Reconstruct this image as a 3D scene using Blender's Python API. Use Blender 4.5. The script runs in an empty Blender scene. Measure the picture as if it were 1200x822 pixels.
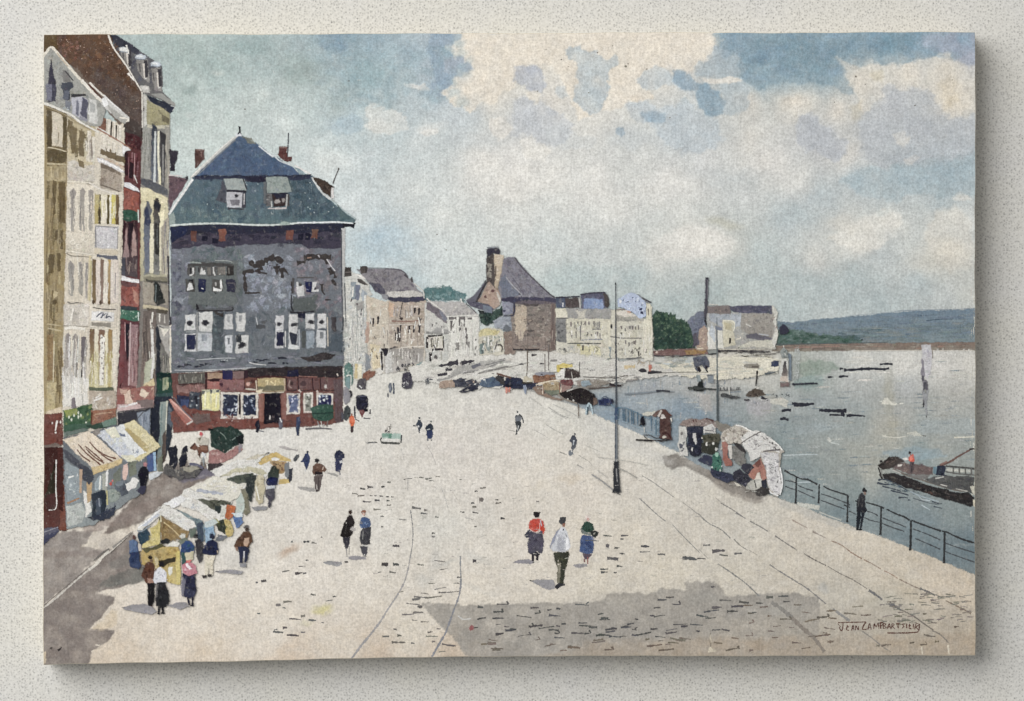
# A small watercolour of a riverside market square, lying on a speckled surface.
# The board is a real slab; every painted thing is its own thin layer of paint on it.
import bpy, math, random
import numpy as np
from mathutils import Vector
from mathutils.geometry import tessellate_polygon

S = 0.0005                      # metres per layout unit (the sheet is about 55 cm wide)
CX, CY = 597.0, 408.5           # sheet centre in layout units
T = 38 * S                      # thickness of the board
STEP = 0.9e-6                     # one coat of paint
rng = random.Random(7)
sc = bpy.context.scene
col = sc.collection

def lin(c):
    c = np.asarray(c, dtype=np.float64) / 255.0
    return np.where(c <= 0.04045, c / 12.92, ((c + 0.055) / 1.055) ** 2.4)

# ---------------------------------------------------------------- sheet outline
def edge_wob(t, s):
    return 0.35 * math.sin(t * 0.021 + s) + 0.25 * math.sin(t * 0.083 + 2 * s)
def x_left(y):  return 52.0 - (y - 41) / 738.0 * 1.0
def x_right(y): return 1142.5
def y_top(x):   return 41.0 - (x - 52) / 1090.0 * 3.0
def y_bot(x):   return 779.0 - min(1, (x - 51) / 500.0) * 10.0 - max(0, (x - 551) / 591.0) * 1.2
def clampxy(x, y):
    yt = y_top(x) + edge_wob(x, 1.0); yb = y_bot(x) + edge_wob(x, 2.2)
    y = min(max(y, yt), yb)
    xl = x_left(y) + edge_wob(y, 3.1); xr = x_right(y) + edge_wob(y, 4.7)
    return min(max(x, xl), xr), y
def clamp_arr(X, Y):
    w = lambda t, s: 0.35 * np.sin(t * 0.021 + s) + 0.25 * np.sin(t * 0.083 + 2 * s)
    yt = 41.0 - (X - 52) / 1090.0 * 3.0 + w(X, 1.0)
    yb = 779.0 - np.minimum(1, (X - 51) / 500.0) * 10.0 - np.maximum(0, (X - 551) / 591.0) * 1.2 + w(X, 2.2)
    Y = np.clip(Y, yt, yb)
    X = np.clip(X, 52.0 - (Y - 41) / 738.0 + w(Y, 3.1), 1142.5 + w(Y, 4.7))
    return X, Y

# ---------------------------------------------------------------- noise
def _lat(seed, n=256):
    return np.random.RandomState(seed).rand(n, n) * 2 - 1
_lats = {}
def vnoise(X, Y, scale, seed):
    k = seed % 64
    if k not in _lats: _lats[k] = _lat(k)
    L = _lats[k]; o = (seed * 7.31) % 211
    x = X / scale + 1000.3 + o; y = Y / scale + 1000.7 + o * 1.7
    xi = np.floor(x).astype(int); yi = np.floor(y).astype(int)
    fx = x - xi; fy = y - yi
    fx = fx * fx * (3 - 2 * fx); fy = fy * fy * (3 - 2 * fy)
    a = L[yi % 256, xi % 256]; b = L[yi % 256, (xi + 1) % 256]
    c = L[(yi + 1) % 256, xi % 256]; d = L[(yi + 1) % 256, (xi + 1) % 256]
    return (a * (1 - fx) + b * fx) * (1 - fy) + (c * (1 - fx) + d * fx) * fy
def fbm(X, Y, scale, seed, octv=4):
    r = 0; a = 1.0; t = 0
    for k in range(octv):
        r = r + a * vnoise(X, Y, scale / 2 ** k, seed + k); t += a; a *= 0.55
    return r / t

# ---------------------------------------------------------------- materials
def new_mat(name):
    m = bpy.data.materials.new(name); m.use_nodes = True
    nt = m.node_tree; nt.nodes.clear()
    return m, nt, nt.nodes, nt.links
def math_node(N, Lk, op, a, b=None, clamp=False):
    n = N.new('ShaderNodeMath'); n.operation = op; n.use_clamp = clamp
    for i, v in enumerate((a, b)):
        if v is None: continue
        if isinstance(v, (int, float)): n.inputs[i].default_value = v
        else: Lk.new(v, n.inputs[i])
    return n.outputs[0]
def noise_node(N, Lk, vec, scale, detail=2.0, rough=0.5, sx=1, sy=1):
    mp = N.new('ShaderNodeMapping'); mp.inputs['Scale'].default_value = (sx, sy, 1)
    Lk.new(vec, mp.inputs['Vector'])
    n = N.new('ShaderNodeTexNoise'); n.inputs['Scale'].default_value = scale
    n.inputs['Detail'].default_value = detail; n.inputs['Roughness'].default_value = rough
    Lk.new(mp.outputs[0], n.inputs['Vector'])
    return n
def remap(N, Lk, v, a, b, c, d, clamp=True):
    n = N.new('ShaderNodeMapRange'); n.clamp = clamp
    n.inputs[1].default_value = a; n.inputs[2].default_value = b
    n.inputs[3].default_value = c; n.inputs[4].default_value = d
    Lk.new(v, n.inputs[0]); return n.outputs[0]

def paint_material(name, see_through, grain=1.0):
    """pigment from the colour attribute, granulating over the weave of the canvas"""
    m, nt, N, Lk = new_mat(name)
    tc = N.new('ShaderNodeTexCoord').outputs['Object']
    at = N.new('ShaderNodeAttribute'); at.attribute_name = 'pigment'
    px = 1.0 / S
    fine = noise_node(N, Lk, tc, px / 2.3, 3, 0.62)            # fibres and granulation
    mott = noise_node(N, Lk, tc, px / 16, 3, 0.6)             # pooled pigment
    wv = noise_node(N, Lk, tc, px / 2.0, 1, 0.5, 1.0, 0.10)   # warp threads
    wh = noise_node(N, Lk, tc, px / 2.0, 1, 0.5, 0.12, 1.0)   # weft threads
    f1 = remap(N, Lk, fine.outputs[0], 0.25, 0.75, 1 - 0.25 * grain, 1 + 0.25 * grain)
    f2 = remap(N, Lk, mott.outputs[0], 0.25, 0.75, 1 - 0.06 * grain, 1 + 0.06 * grain)
    f3 = remap(N, Lk, wv.outputs[0], 0.25, 0.75, 1 - 0.065 * grain, 1 + 0.065 * grain)
    f4 = remap(N, Lk, wh.outputs[0], 0.25, 0.75, 1 - 0.022 * grain, 1 + 0.022 * grain)
    k = math_node(N, Lk, 'MULTIPLY', math_node(N, Lk, 'MULTIPLY', f1, f2), math_node(N, Lk, 'MULTIPLY', f3, f4))
    mul = N.new('ShaderNodeVectorMath'); mul.operation = 'SCALE'
    Lk.new(at.outputs['Color'], mul.inputs[0]); Lk.new(k, mul.inputs['Scale'])
    # slight hue wander
    hn = noise_node(N, Lk, tc, px / 9, 2, 0.6)
    hs = N.new('ShaderNodeHueSaturation')
    Lk.new(remap(N, Lk, hn.outputs[0], 0.25, 0.75, 0.88, 1.12), hs.inputs['Saturation'])
    Lk.new(mul.outputs[0], hs.inputs['Color'])
    fl = noise_node(N, Lk, tc, px / 3.4, 3, 0.65, 1.0, 0.7)  # pale flecks mixed into the colour as highlights on the canvas bumps
    fk = N.new('ShaderNodeMix'); fk.data_type = 'RGBA'
    Lk.new(remap(N, Lk, fl.outputs[0], 0.60, 0.74, 0.0, 0.20), fk.inputs[0])
    Lk.new(hs.outputs[0], fk.inputs[6]); fk.inputs[7].default_value = (*lin((216, 212, 202)), 1)
    bs = N.new('ShaderNodeBsdfPrincipled')
    bs.inputs['Roughness'].default_value = 0.85
    bs.inputs['Specular IOR Level'].default_value = 0.12
    Lk.new(fk.outputs[2], bs.inputs['Base Color'])
    bp = N.new('ShaderNodeBump'); bp.inputs['Strength'].default_value = 0.12; bp.inputs['Distance'].default_value = S * 0.5
    Lk.new(math_node(N, Lk, 'ADD', wv.outputs[0], wh.outputs[0]), bp.inputs['Height'])
    Lk.new(bp.outputs[0], bs.inputs['Normal'])
    out = N.new('ShaderNodeOutputMaterial')
    if see_through:                                            # broken, dry-brush edges
        dn = noise_node(N, Lk, tc, px / 0.85, 2, 0.6)
        th = remap(N, Lk, dn.outputs[0], 0.28, 0.72, 0.02, 0.98)
        d = math_node(N, Lk, 'SUBTRACT', at.outputs['Alpha'], th)
        a = remap(N, Lk, d, -0.10, 0.10, 0, 1)
        tr = N.new('ShaderNodeBsdfTransparent'); mx = N.new('ShaderNodeMixShader')
        Lk.new(a, mx.inputs[0]); Lk.new(tr.outputs[0], mx.inputs[1]); Lk.new(bs.outputs[0], mx.inputs[2])
        Lk.new(mx.outputs[0], out.inputs[0])
    else:
        Lk.new(bs.outputs[0], out.inputs[0])
    return m
M_STROKE = paint_material('brushed_paint', True)
M_WASH = paint_material('wash_paint', True, 1.05)

# ---------------------------------------------------------------- parts of the painting
painting = bpy.data.objects.new('painting', None); col.objects.link(painting)
painting.empty_display_size = 0.05
painting['label'] = 'unframed watercolour of a riverside market square on a pale speckled surface'
painting['category'] = 'painting'

class Part:
    def __init__(s, name, parent=None, label=None, group=None):
        s.name, s.parent, s.label, s.group = name, parent, label, group
        s.v, s.f, s.c, s.field = [], [], [], None
        PARTS.append(s)
PARTS = []; CUR = None; TOP = None
def part(name, label=None, group=None):                        # a painted thing
    global CUR, TOP
    CUR = TOP = Part(name, None, label, group); return CUR
def sub(name, label=None, group=None):                         # a piece of the last painted thing
    global CUR
    CUR = Part(name, TOP, label, group); return CUR
def use(p):
    global CUR, TOP
    CUR = p; TOP = p.parent or p

LV = np.full((860, 1240), 5, dtype=np.int32)
def _boxlev(boxes):
    m = 0
    for x0, y0, x1, y1 in boxes: m = max(m, LV[y0:y1, x0:x1].max())
    m += 1
    for x0, y0, x1, y1 in boxes: LV[y0:y1, x0:x1] = np.maximum(LV[y0:y1, x0:x1], m)
    return m
def _ib(x0, y0, x1, y1):
    x0 = int(min(max(x0 - 1, 0), 1230)); y0 = int(min(max(y0 - 1, 0), 850))
    return (x0, y0, int(min(max(x1 + 2, x0 + 1), 1239)), int(min(max(y1 + 2, y0 + 1), 859)))

def parse(s):
    if not isinstance(s, str): return [tuple(p) for p in s]
    return [tuple(float(q) for q in p.split(',')) for p in s.split()]
def tint(c, v):
    d = rng.uniform(-v, v)
    return tuple(min(250, max(4, x + d + rng.uniform(-v, v) * 0.4)) for x in c)

def resample(pts, d=2.2, closed=True):
    out = []; n = len(pts)
    for i in range(n if closed else n - 1):
        a = pts[i]; b = pts[(i + 1) % n]
        L = math.hypot(b[0] - a[0], b[1] - a[1]); k = max(1, int(L / d))
        for t in range(k): out.append((a[0] + (b[0] - a[0]) * t / k, a[1] + (b[1] - a[1]) * t / k))
    if not closed: out.append(pts[-1])
    return out

def emit(pts, c, a=1.0, f=0.55, c2=None, horiz=False, boxes=None, ribbon=False, fan=None):
    """one patch of paint: filled outline with a thin broken rim"""
    n = len(pts)
    if n < 3: return
    A = 0; per = 0
    for i in range(n):
        x0, y0 = pts[i]; x1, y1 = pts[(i + 1) % n]
        A += x0 * y1 - x1 * y0; per += math.hypot(x1 - x0, y1 - y0)
    A *= 0.5
    if abs(A) < 0.02 or per < 0.3: return
    if A < 0: pts = pts[::-1]; A = -A
    if ribbon: f = min(f, 0.36 * 2 * A / per)
    f = min(f, 0.36 * 2 * A / per)
    xs = [p[0] for p in pts]; ys = [p[1] for p in pts]
    lev = _boxlev(boxes or [_ib(min(xs), min(ys), max(xs), max(ys))])
    z = T + lev * STEP
    P = CUR; b = len(P.v)
    q0, q1 = (min(xs), max(xs)) if horiz else (min(ys), max(ys))
    inn = []; out = []
    if fan is not None:                                       # a dab: rim scaled about its middle
        rm = max(math.hypot(x - fan[0], y - fan[1]) for x, y in pts); k = max(0.45, 1 - 1.3 * f / max(.3, A / (3.14 * rm)))
        inn = [(fan[0] + (x - fan[0]) * k, fan[1] + (y - fan[1]) * k) for x, y in pts]
        out = [(fan[0] + (x - fan[0]) * (1.9 - k * .9), fan[1] + (y - fan[1]) * (1.9 - k * .9)) for x, y in pts]
    else:
      for i in range(n):
        xa, ya = pts[i - 1]; xb, yb = pts[i]; xc, yc = pts[(i + 1) % n]
        tx, ty = xc - xa, yc - ya; l = math.hypot(tx, ty) or 1
        nx, ny = ty / l, -tx / l
        inn.append((xb - nx * f, yb - ny * f)); out.append((xb + nx * f, yb + ny * f))
    for ring, al in ((inn, a), (out, 0.0)):
        for (x, y), p in zip(ring, pts):
            x, y = clampxy(x, y)
            P.v.append(((x - CX) * S, (CY - y) * S, z))
            if c2 is not None:
                t = ((p[0] if horiz else p[1]) - q0) / max(1e-6, q1 - q0)
                cc = [c[k] + (c2[k] - c[k]) * t for k in range(3)]
            else: cc = c
            P.c.append((cc[0], cc[1], cc[2], al))
    if ribbon:                                                # quads across the stroke
        for i in range(n // 2 - 1): P.f.append((b + i, b + n - 1 - i, b + n - 2 - i, b + i + 1))
    elif fan is not None:
        fx, fy = clampxy(*fan); m = len(P.v); P.v.append(((fx - CX) * S, (CY - fy) * S, z)); k = P.c[b + n // 2]
        P.c.append((P.c[b][0] * .5 + k[0] * .5, P.c[b][1] * .5 + k[1] * .5, P.c[b][2] * .5 + k[2] * .5, a))
        for i in range(n): P.f.append((m, b + (i + 1) % n, b + i))
    else:
        x0, y0 = inn[0]
        for t in tessellate_polygon([[Vector((x - x0, y - y0, 0)) for x, y in inn]]):
            (xa, ya), (xb, yb), (xc, yc) = (inn[i] for i in t)
            q = (xb - xa) * (yc - ya) - (xc - xa) * (yb - ya)
            if abs(q) > 1e-9: P.f.append(tuple(b + i for i in (t if q < 0 else t[::-1])))
    for i in range(n):
        j = (i + 1) % n
        P.f.append((b + i, b + j, b + n + j, b + n + i))

def P(c, s, j=0.45, f=0.8, a=1.0, c2=None, horiz=False, d=2.2):
    pts = resample(parse(s), d)
    if j:
        n = len(pts); r = [(rng.gauss(0, j), rng.gauss(0, j)) for _ in range(n)]
        pts = [(p[0] + (r[i][0] * 2 + r[i - 1][0] + r[(i + 1) % n][0]) / 2.6,
                p[1] + (r[i][1] * 2 + r[i - 1][1] + r[(i + 1) % n][1]) / 2.6) for i, p in enumerate(pts)]
    A = abs(sum(pts[i - 1][0] * pts[i][1] - pts[i][0] * pts[i - 1][1] for i in range(len(pts)))) / 2
    if c2 is None and A > 12:                                 # a brushload never dries perfectly even
        e = rng.uniform(-9, 9); c2 = tuple(min(246, max(6, v - e)) for v in c); c = tuple(min(246, max(6, v + e)) for v in c); horiz = rng.random() < .5
    emit(pts, c, a, f * (1.3 if A > 150 else 1), c2, horiz)
    if A > 45 and a > .6 and j < 1:
        m = c if c2 is None else tuple((u + v) / 2 for u, v in zip(c, c2))
        xs = [q[0] for q in pts]; ys = [q[1] for q in pts]
        for _ in range(min(26, int(A / 26))):
            x = rng.uniform(min(xs), max(xs)); y = rng.uniform(min(ys), max(ys))
            if inside(x, y, pts) and inside(x - 2, y, pts) and inside(x + 2, y, pts):
                B(tint(m, 15), x, y, rng.uniform(1, 3.2), rng.uniform(.8, 2.2), rng.uniform(0, 180), .25, rng.uniform(.35, .75), 1.1)
def R(c, x0, y0, x1, y1, j=0.35, **k):
    P(c, [(x0, y0), (x1, y0), (x1, y1), (x0, y1)], j, **k)
def spline(p, d=2.0):
    if len(p) < 3: return resample(p, d, False)
    out = []
    for i in range(len(p) - 1):
        p0 = p[max(i - 1, 0)]; p1 = p[i]; p2 = p[i + 1]; p3 = p[min(i + 2, len(p) - 1)]
        k = max(2, int(math.hypot(p2[0] - p1[0], p2[1] - p1[1]) / d))
        for t in range(k):
            t /= k
            out.append(tuple(0.5 * (2 * p1[m] + (p2[m] - p0[m]) * t + (2 * p0[m] - 5 * p1[m] + 4 * p2[m] - p3[m]) * t * t
                             + (3 * p1[m] - p0[m] - 3 * p2[m] + p3[m]) * t ** 3) for m in (0, 1)))
    out.append(p[-1]); return out
def L(c, s, w=1.0, w2=None, j=0.15, a=1.0, f=0.5, mid=None, d=2.0, straight=False, c2=None):
    """a brush line of changing width"""
    p = parse(s); p = resample(p, d, False) if straight else spline(p, d)
    n = len(p); w2 = w if w2 is None else w2
    le, ri, bx = [], [], []
    for i, (x, y) in enumerate(p):
        xa, ya = p[max(i - 1, 0)]; xb, yb = p[min(i + 1, n - 1)]
        tx, ty = xb - xa, yb - ya; l = math.hypot(tx, ty) or 1
        t = i / max(1, n - 1); ww = w + (w2 - w) * t
        if mid is not None: ww = ww + (mid - ww) * (1 - abs(2 * t - 1))
        ww *= 1 + rng.gauss(0, j)
        ww = max(0.12, ww) / 2
        le.append((x + ty / l * ww, y - tx / l * ww)); ri.append((x - ty / l * ww, y + tx / l * ww))
        bx.append(_ib(x - ww - 1, y - ww - 1, x + ww + 1, y + ww + 1))
    emit(le + ri[::-1], c, a, f, boxes=bx, c2=c2, ribbon=True)
def B(c, x, y, rx, ry=None, rot=0.0, j=0.12, a=1.0, f=0.8, n=None, c2=None):
    """a dab"""
    ry = rx if ry is None else ry
    n = n or max(8, int((rx + ry) * 1.6)); pts = []
    cr, sr = math.cos(math.radians(rot)), math.sin(math.radians(rot))
    for i in range(n):
        t = 2 * math.pi * i / n; k = 1 + rng.gauss(0, j)
        u, v = rx * (1 + (k - 1) * min(1, (ry / rx) ** 2 if rx > ry else 1)) * math.cos(t), ry * (1 + (k - 1) * min(1, (rx / ry) ** 2 if ry > rx else 1)) * math.sin(t)
        pts.append((x + u * cr - v * sr, y + u * sr + v * cr))
    emit(pts, c, a, f, c2=c2, fan=(x, y))
def inside(x, y, poly):
    r = False; n = len(poly)
    for i in range(n):
        x0, y0 = poly[i]; x1, y1 = poly[i - 1]
        if (y0 > y) != (y1 > y) and x < (x1 - x0) * (y - y0) / (y1 - y0) + x0: r = not r
    return r
def dabs(cols, s, n, rx=(1.5, 4), ry=(1, 2.5), rot=(0, 180), a=(0.3, 0.75), v=6, j=0.2):
    """many touches of the brush inside an outline"""
    p = parse(s); xs = [q[0] for q in p]; ys = [q[1] for q in p]; k = 0; tries = 0
    while k < n and tries < n * 20:
        tries += 1
        x = rng.uniform(min(xs), max(xs)); y = rng.uniform(min(ys), max(ys))
        if not inside(x, y, p): continue
        B(tint(rng.choice(cols), v), x, y, rng.uniform(*rx), rng.uniform(*ry), rng.uniform(*rot), j, rng.uniform(*a), 1.1); k += 1
def streaks(cols, s, n, ln=(6, 20), w=(0.8, 2), ang=90, a=(0.5, 0.9), v=6, da=6):
    p = parse(s); xs = [q[0] for q in p]; ys = [q[1] for q in p]; k = 0; tries = 0
    while k < n and tries < n * 20:
        tries += 1
        x = rng.uniform(min(xs), max(xs)); y = rng.uniform(min(ys), max(ys)); l = rng.uniform(*ln) / 2
        t = math.radians(ang + rng.uniform(-da, da)); dx, dy = math.cos(t) * l, math.sin(t) * l
        if not (inside(x - dx, y - dy, p) and inside(x + dx, y + dy, p)): continue
        L(tint(rng.choice(cols), v), [(x - dx, y - dy), (x, y), (x + dx, y + dy)], rng.uniform(*w), rng.uniform(*w), a=rng.uniform(*a)); k += 1

# ---------------------------------------------------------------- washes laid over a large area
class Field:
    def __init__(s, x0, y0, x1, y1, step):
        nx = int(round((x1 - x0) / step)) + 1; ny = int(round((y1 - y0) / step)) + 1
        s.X, s.Y = np.meshgrid(np.linspace(x0, x1, nx), np.linspace(y0, y1, ny))
        s.C = np.zeros((ny, nx, 3)); s.A = np.ones((ny, nx))
    def ground(s, pts, power=2.6, warp=10, ws=40, seed=3):
        """colours known at some spots, flowing into each other"""
        wx = s.X + warp * fbm(s.X, s.Y, ws, seed); wy = s.Y + warp * fbm(s.X, s.Y, ws, seed + 9)
        num = 0; den = 0
        for x, y, c in pts:
            w = 1.0 / (((wx - x) ** 2 + (wy - y) ** 2) + 60.0) ** (power / 2)
            num = num + w[..., None] * np.array(c, float); den = den + w
        s.C = num / den[..., None]
    def sd(s, poly, warp, ws, seed):
        X = s.X + (warp * fbm(s.X, s.Y, ws, seed) if warp else 0); Y = s.Y + (warp * fbm(s.X, s.Y, ws, seed + 31) if warp else 0)
        d2 = np.full(X.shape, 1e12); ins = np.zeros(X.shape, bool); n = len(poly)
        for i in range(n):
            ax, ay = poly[i - 1]; bx, by = poly[i]
            ex, ey = bx - ax, by - ay; l2 = ex * ex + ey * ey + 1e-9
            t = np.clip(((X - ax) * ex + (Y - ay) * ey) / l2, 0, 1)
            d2 = np.minimum(d2, (X - ax - t * ex) ** 2 + (Y - ay - t * ey) ** 2)
            if ay != by:
                ins ^= ((ay > Y) != (by > Y)) & (X < ex * (Y - ay) / (by - ay) + ax)
        d = np.sqrt(d2); return np.where(ins, -d, d)
    def crop(s, x0, y0, x1, y1):
        i0, i1 = np.searchsorted(s.X[0], (x0, x1)); j0, j1 = np.searchsorted(s.Y[:, 0], (y0, y1))
        V = Field.__new__(Field); sl = (slice(max(j0, 0), j1 + 1), slice(max(i0, 0), i1 + 1))
        V.X, V.Y, V.C = s.X[sl], s.Y[sl], s.C[sl]; return V
    def wash(s, c, poly, op=1.0, soft=2.5, warp=4, ws=14, seed=None, rim=0.0):
        seed = rng.randrange(1, 90000) if seed is None else seed
        poly = parse(poly); m = warp + soft + 4
        v = s.crop(min(p[0] for p in poly) - m, min(p[1] for p in poly) - m, max(p[0] for p in poly) + m, max(p[1] for p in poly) + m)
        if v.X.size == 0: return
        d = v.sd(poly, warp, ws, seed)
        d = d + warp * 1.3 * (np.abs(fbm(v.X, v.Y, 13, seed + 11, 3)) - .22) + (warp * .5) * fbm(v.X, v.Y, 5.5, seed + 3) + .8 * fbm(v.X, v.Y, 2.8, seed + 4, 2)
        t = np.clip(0.5 - d / (1.3 * soft), 0, 1); t = t * t * (3 - 2 * t) * op
        t = t * np.clip(1 + 0.5 * fbm(v.X, v.Y, 14, seed + 5), 0, 1.25)
        t = np.clip(t, 0, 1)[..., None]
        C = v.C * (1 - t) + np.array(c, float) * t
        if rim:                                               # pigment gathered at the drying edge
            r = np.exp(-((d + 1.5) / 1.6) ** 2) * rim
            C = C * (1 - r[..., None])
        v.C[...] = C
    def blob(s, c, x, y, rx, ry, op=1.0, rot=0, warp=6, ws=20, seed=None, hard=0.5):
        seed = rng.randrange(1, 90000) if seed is None else seed
        m = max(rx, ry) + warp + 1; v = s.crop(x - m, y - m, x + m, y + m)
        if v.X.size == 0: return
        X = v.X + warp * fbm(v.X, v.Y, ws, seed) - x; Y = v.Y + warp * fbm(v.X, v.Y, ws, seed + 31) - y
        cr, sr = math.cos(math.radians(rot)), math.sin(math.radians(rot))
        r = np.sqrt(((X * cr + Y * sr) / rx) ** 2 + ((-X * sr + Y * cr) / ry) ** 2)
        t = np.clip((1 - r) / (1 - hard + 1e-6), 0, 1); t = (t * t * (3 - 2 * t) * op)[..., None]
        v.C[...] = v.C * (1 - t) + np.array(c, float) * t
    def mottle(s, amp, scale, seed, tintc=(1, 1, 1)):
        n = fbm(s.X, s.Y, scale, seed)[..., None] * amp
        s.C = s.C + n * np.array(tintc, float)
    def cut(s, poly, soft=1.0, warp=1.0, ws=6, seed=77):
        d = s.sd(parse(poly), warp, ws, seed); s.A = np.clip(0.5 - d / (2 * soft), 0, 1); s.D = d

LAYER = [1]; Field.calm, Field.lift, Field.con = 0.8, 3.0, 1.0
def lay(p, fld):
    p.field = fld; p.lev = LAYER[0]; LAYER[0] += 1

def mute(c):
    """pigments thinned with water: strong warm colours go greyest"""
    c = np.asarray(c, float); q = c[:, :3]; mx = q.max(1, keepdims=True); ch = mx - q.min(1, keepdims=True)
    warm = (q[:, :1] > q[:, 2:3])
    k = np.where(warm, np.interp(ch, [0, 30, 100, 118, 150], [.78, .77, .6, .66, .78]), np.where(q[:, 1:2] > q[:, 2:3], 0.74, 0.93) - 0.22 * np.clip((ch - 40) / 60, 0, 1))
    q = (mx - (mx - q) * k) * np.interp(mx, [0, 130, 215], [.94, .95, 1.0]) + 4.0 * (mx / 255) ** 2
    return np.concatenate([lin(np.clip(q, 0, 255)), c[:, 3:4]], axis=1)
def make_mesh(name, v, faces, colr, mat):
    me = bpy.data.meshes.new(name); me.from_pydata(v, [], faces)
    at = me.attributes.new('pigment', 'FLOAT_COLOR', 'POINT')
    cc = mute(colr)
    at.data.foreach_set('color', cc.astype(np.float32).ravel())
    me.materials.append(mat); me.update(); return me
def field_mesh(p):
    F = p.field; ny, nx = F.X.shape
    X, Y = clamp_arr(F.X, F.Y)
    v = np.stack([(X - CX) * S, (CY - Y) * S, np.full(X.shape, T + p.lev * STEP)], -1).reshape(-1, 3)
    idx = np.arange(nx * ny).reshape(ny, nx)
    q = np.stack([idx[1:, :-1], idx[1:, 1:], idx[:-1, 1:], idx[:-1, :-1]], -1).reshape(-1, 4)
    if hasattr(F, 'D'):
        near = F.D.ravel() < 3.0
        q = q[near[q].any(axis=1)]
    used = np.unique(q); mp = np.full(nx * ny, -1); mp[used] = np.arange(len(used))
    v = v[used]; q = mp[q]
    me = bpy.data.meshes.new(p.name)
    me.vertices.add(len(v)); me.vertices.foreach_set('co', v.astype(np.float32).ravel())
    me.loops.add(len(q) * 4); me.loops.foreach_set('vertex_index', q.astype(np.int32).ravel())
    me.polygons.add(len(q)); me.polygons.foreach_set('loop_start', np.arange(0, len(q) * 4, 4, dtype=np.int32))
    me.update(calc_edges=True)
    at = me.attributes.new('pigment', 'FLOAT_COLOR', 'POINT')
    C = F.C.reshape(-1, 3)[used]; C = C.mean(0) + (C - C.mean(0)) * F.con; g = C.mean(1, keepdims=True)
    C = lin(np.clip(g + (C - g) * F.calm + F.lift, 0, 255)); A = F.A.reshape(-1, 1)[used]
    at.data.foreach_set('color', np.concatenate([C, A], 1).astype(np.float32).ravel())
    me.materials.append(M_WASH); return me
# ================================================================ sky
part('sky', 'grey blue sky with cream clouds')
F = Field(50, 36, 1145, 445, 1.4); F.lift = 7; F.con = 1.12; F.calm = .85
F.ground([
 (215,60,(172,187,184)),(260,70,(174,190,188)),(300,55,(172,188,188)),(330,90,(184,197,196)),(215,120,(178,193,190)),
 (250,130,(196,207,204)),(300,120,(190,201,199)),(235,165,(200,211,208)),(330,150,(205,214,212)),(370,70,(170,186,188)),
 (395,52,(140,163,178)),(380,100,(176,190,190)),(400,120,(178,192,192)),(430,90,(158,181,186)),(440,55,(158,179,190)),
 (480,60,(164,184,194)),(470,90,(180,194,198)),(500,70,(182,195,203)),(520,60,(158,176,192)),(515,105,(158,178,194)),
 (450,120,(184,197,199)),(490,130,(190,202,206)),(405,140,(184,200,206)),(360,120,(186,199,198)),(440,150,(198,209,210)),
 (500,160,(206,213,213)),(540,140,(200,208,211)),(380,180,(206,215,214)),(430,190,(204,213,214)),(370,215,(206,215,215)),
 (480,220,(212,217,215)),(420,240,(208,216,217)),(450,275,(194,208,214)),(430,300,(190,205,210)),(500,300,(203,212,213)),
 (480,330,(190,204,207)),(530,250,(214,218,215)),(560,300,(210,216,214)),(545,330,(205,213,211)),(600,250,(214,217,214)),
 (560,70,(228,219,205)),(600,60,(228,220,206)),(640,60,(228,221,207)),(700,50,(228,220,207)),(760,60,(228,220,207)),
 (810,50,(226,218,207)),(580,110,(226,220,208)),(650,120,(220,216,208)),(740,90,(224,218,206)),(700,140,(218,217,211)),
 (620,150,(201,204,205)),(600,180,(214,214,211)),(560,190,(220,219,214)),(650,190,(213,215,212)),(720,170,(214,216,213)),
 (600,220,(221,220,214)),(700,210,(219,219,215)),(780,200,(216,217,214)),(830,190,(213,215,214)),(880,160,(218,216,209)),
 (800,150,(200,207,210)),(860,220,(206,210,209)),(900,190,(219,217,212)),(930,170,(206,208,207)),(880,120,(219,214,204)),
 (640,290,(207,213,211)),(700,260,(213,216,213)),(660,330,(188,200,199)),(720,300,(203,208,206)),(740,330,(184,196,196)),
 (690,360,(182,195,195)),(780,340,(192,200,198)),(810,280,(219,219,213)),(770,300,(213,214,209)),(860,290,(203,206,200)),
 (860,320,(192,199,196)),(840,350,(186,196,194)),(780,370,(184,195,194)),(600,330,(199,208,206)),(900,330,(190,199,198)),
 (880,70,(142,168,182)),(920,60,(136,164,178)),(960,80,(140,167,180)),(900,90,(156,178,188)),(1030,48,(126,158,178)),
 (1080,50,(140,164,182)),(1000,60,(138,165,180)),(1125,50,(166,176,194)),(1140,60,(176,184,196)),(860,50,(142,166,186)),
 (930,120,(224,217,204)),(980,130,(222,216,205)),(1010,90,(218,212,200)),(1060,85,(222,217,206)),(1110,85,(218,212,198)),
 (1115,120,(216,207,190)),(1050,120,(200,202,204)),(1080,150,(194,198,201)),(1130,150,(196,200,202)),(1020,160,(192,197,201)),
 (960,165,(198,200,203)),(990,180,(214,212,206)),(940,200,(212,213,209)),(1000,210,(182,195,201)),(1060,205,(172,187,194)),
 (1110,200,(166,182,190)),(1140,190,(170,184,191)),(960,230,(190,200,203)),(1040,230,(186,195,197)),(1100,235,(178,191,195)),
 (920,260,(194,203,205)),(900,300,(192,203,203)),(1000,270,(217,216,208)),(1050,265,(212,214,209)),(1100,260,(206,209,205)),
 (1120,300,(213,211,201)),(1090,310,(210,210,202)),(1040,300,(196,203,203)),(960,300,(210,211,206)),(1000,330,(184,195,196)),
 (1080,335,(184,195,197)),(950,345,(185,195,195)),(920,365,(182,194,195)),(1030,355,(182,193,194)),(1110,350,(194,200,199)),
 (1140,340,(200,203,198)),(1140,260,(204,208,206)),(70,60,(170,185,184)),(150,60,(172,187,186)),(300,300,(190,204,206)),(480,420,(190,200,200)),
], warp=13, ws=34, seed=11)
bl = (142,166,186)
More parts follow.
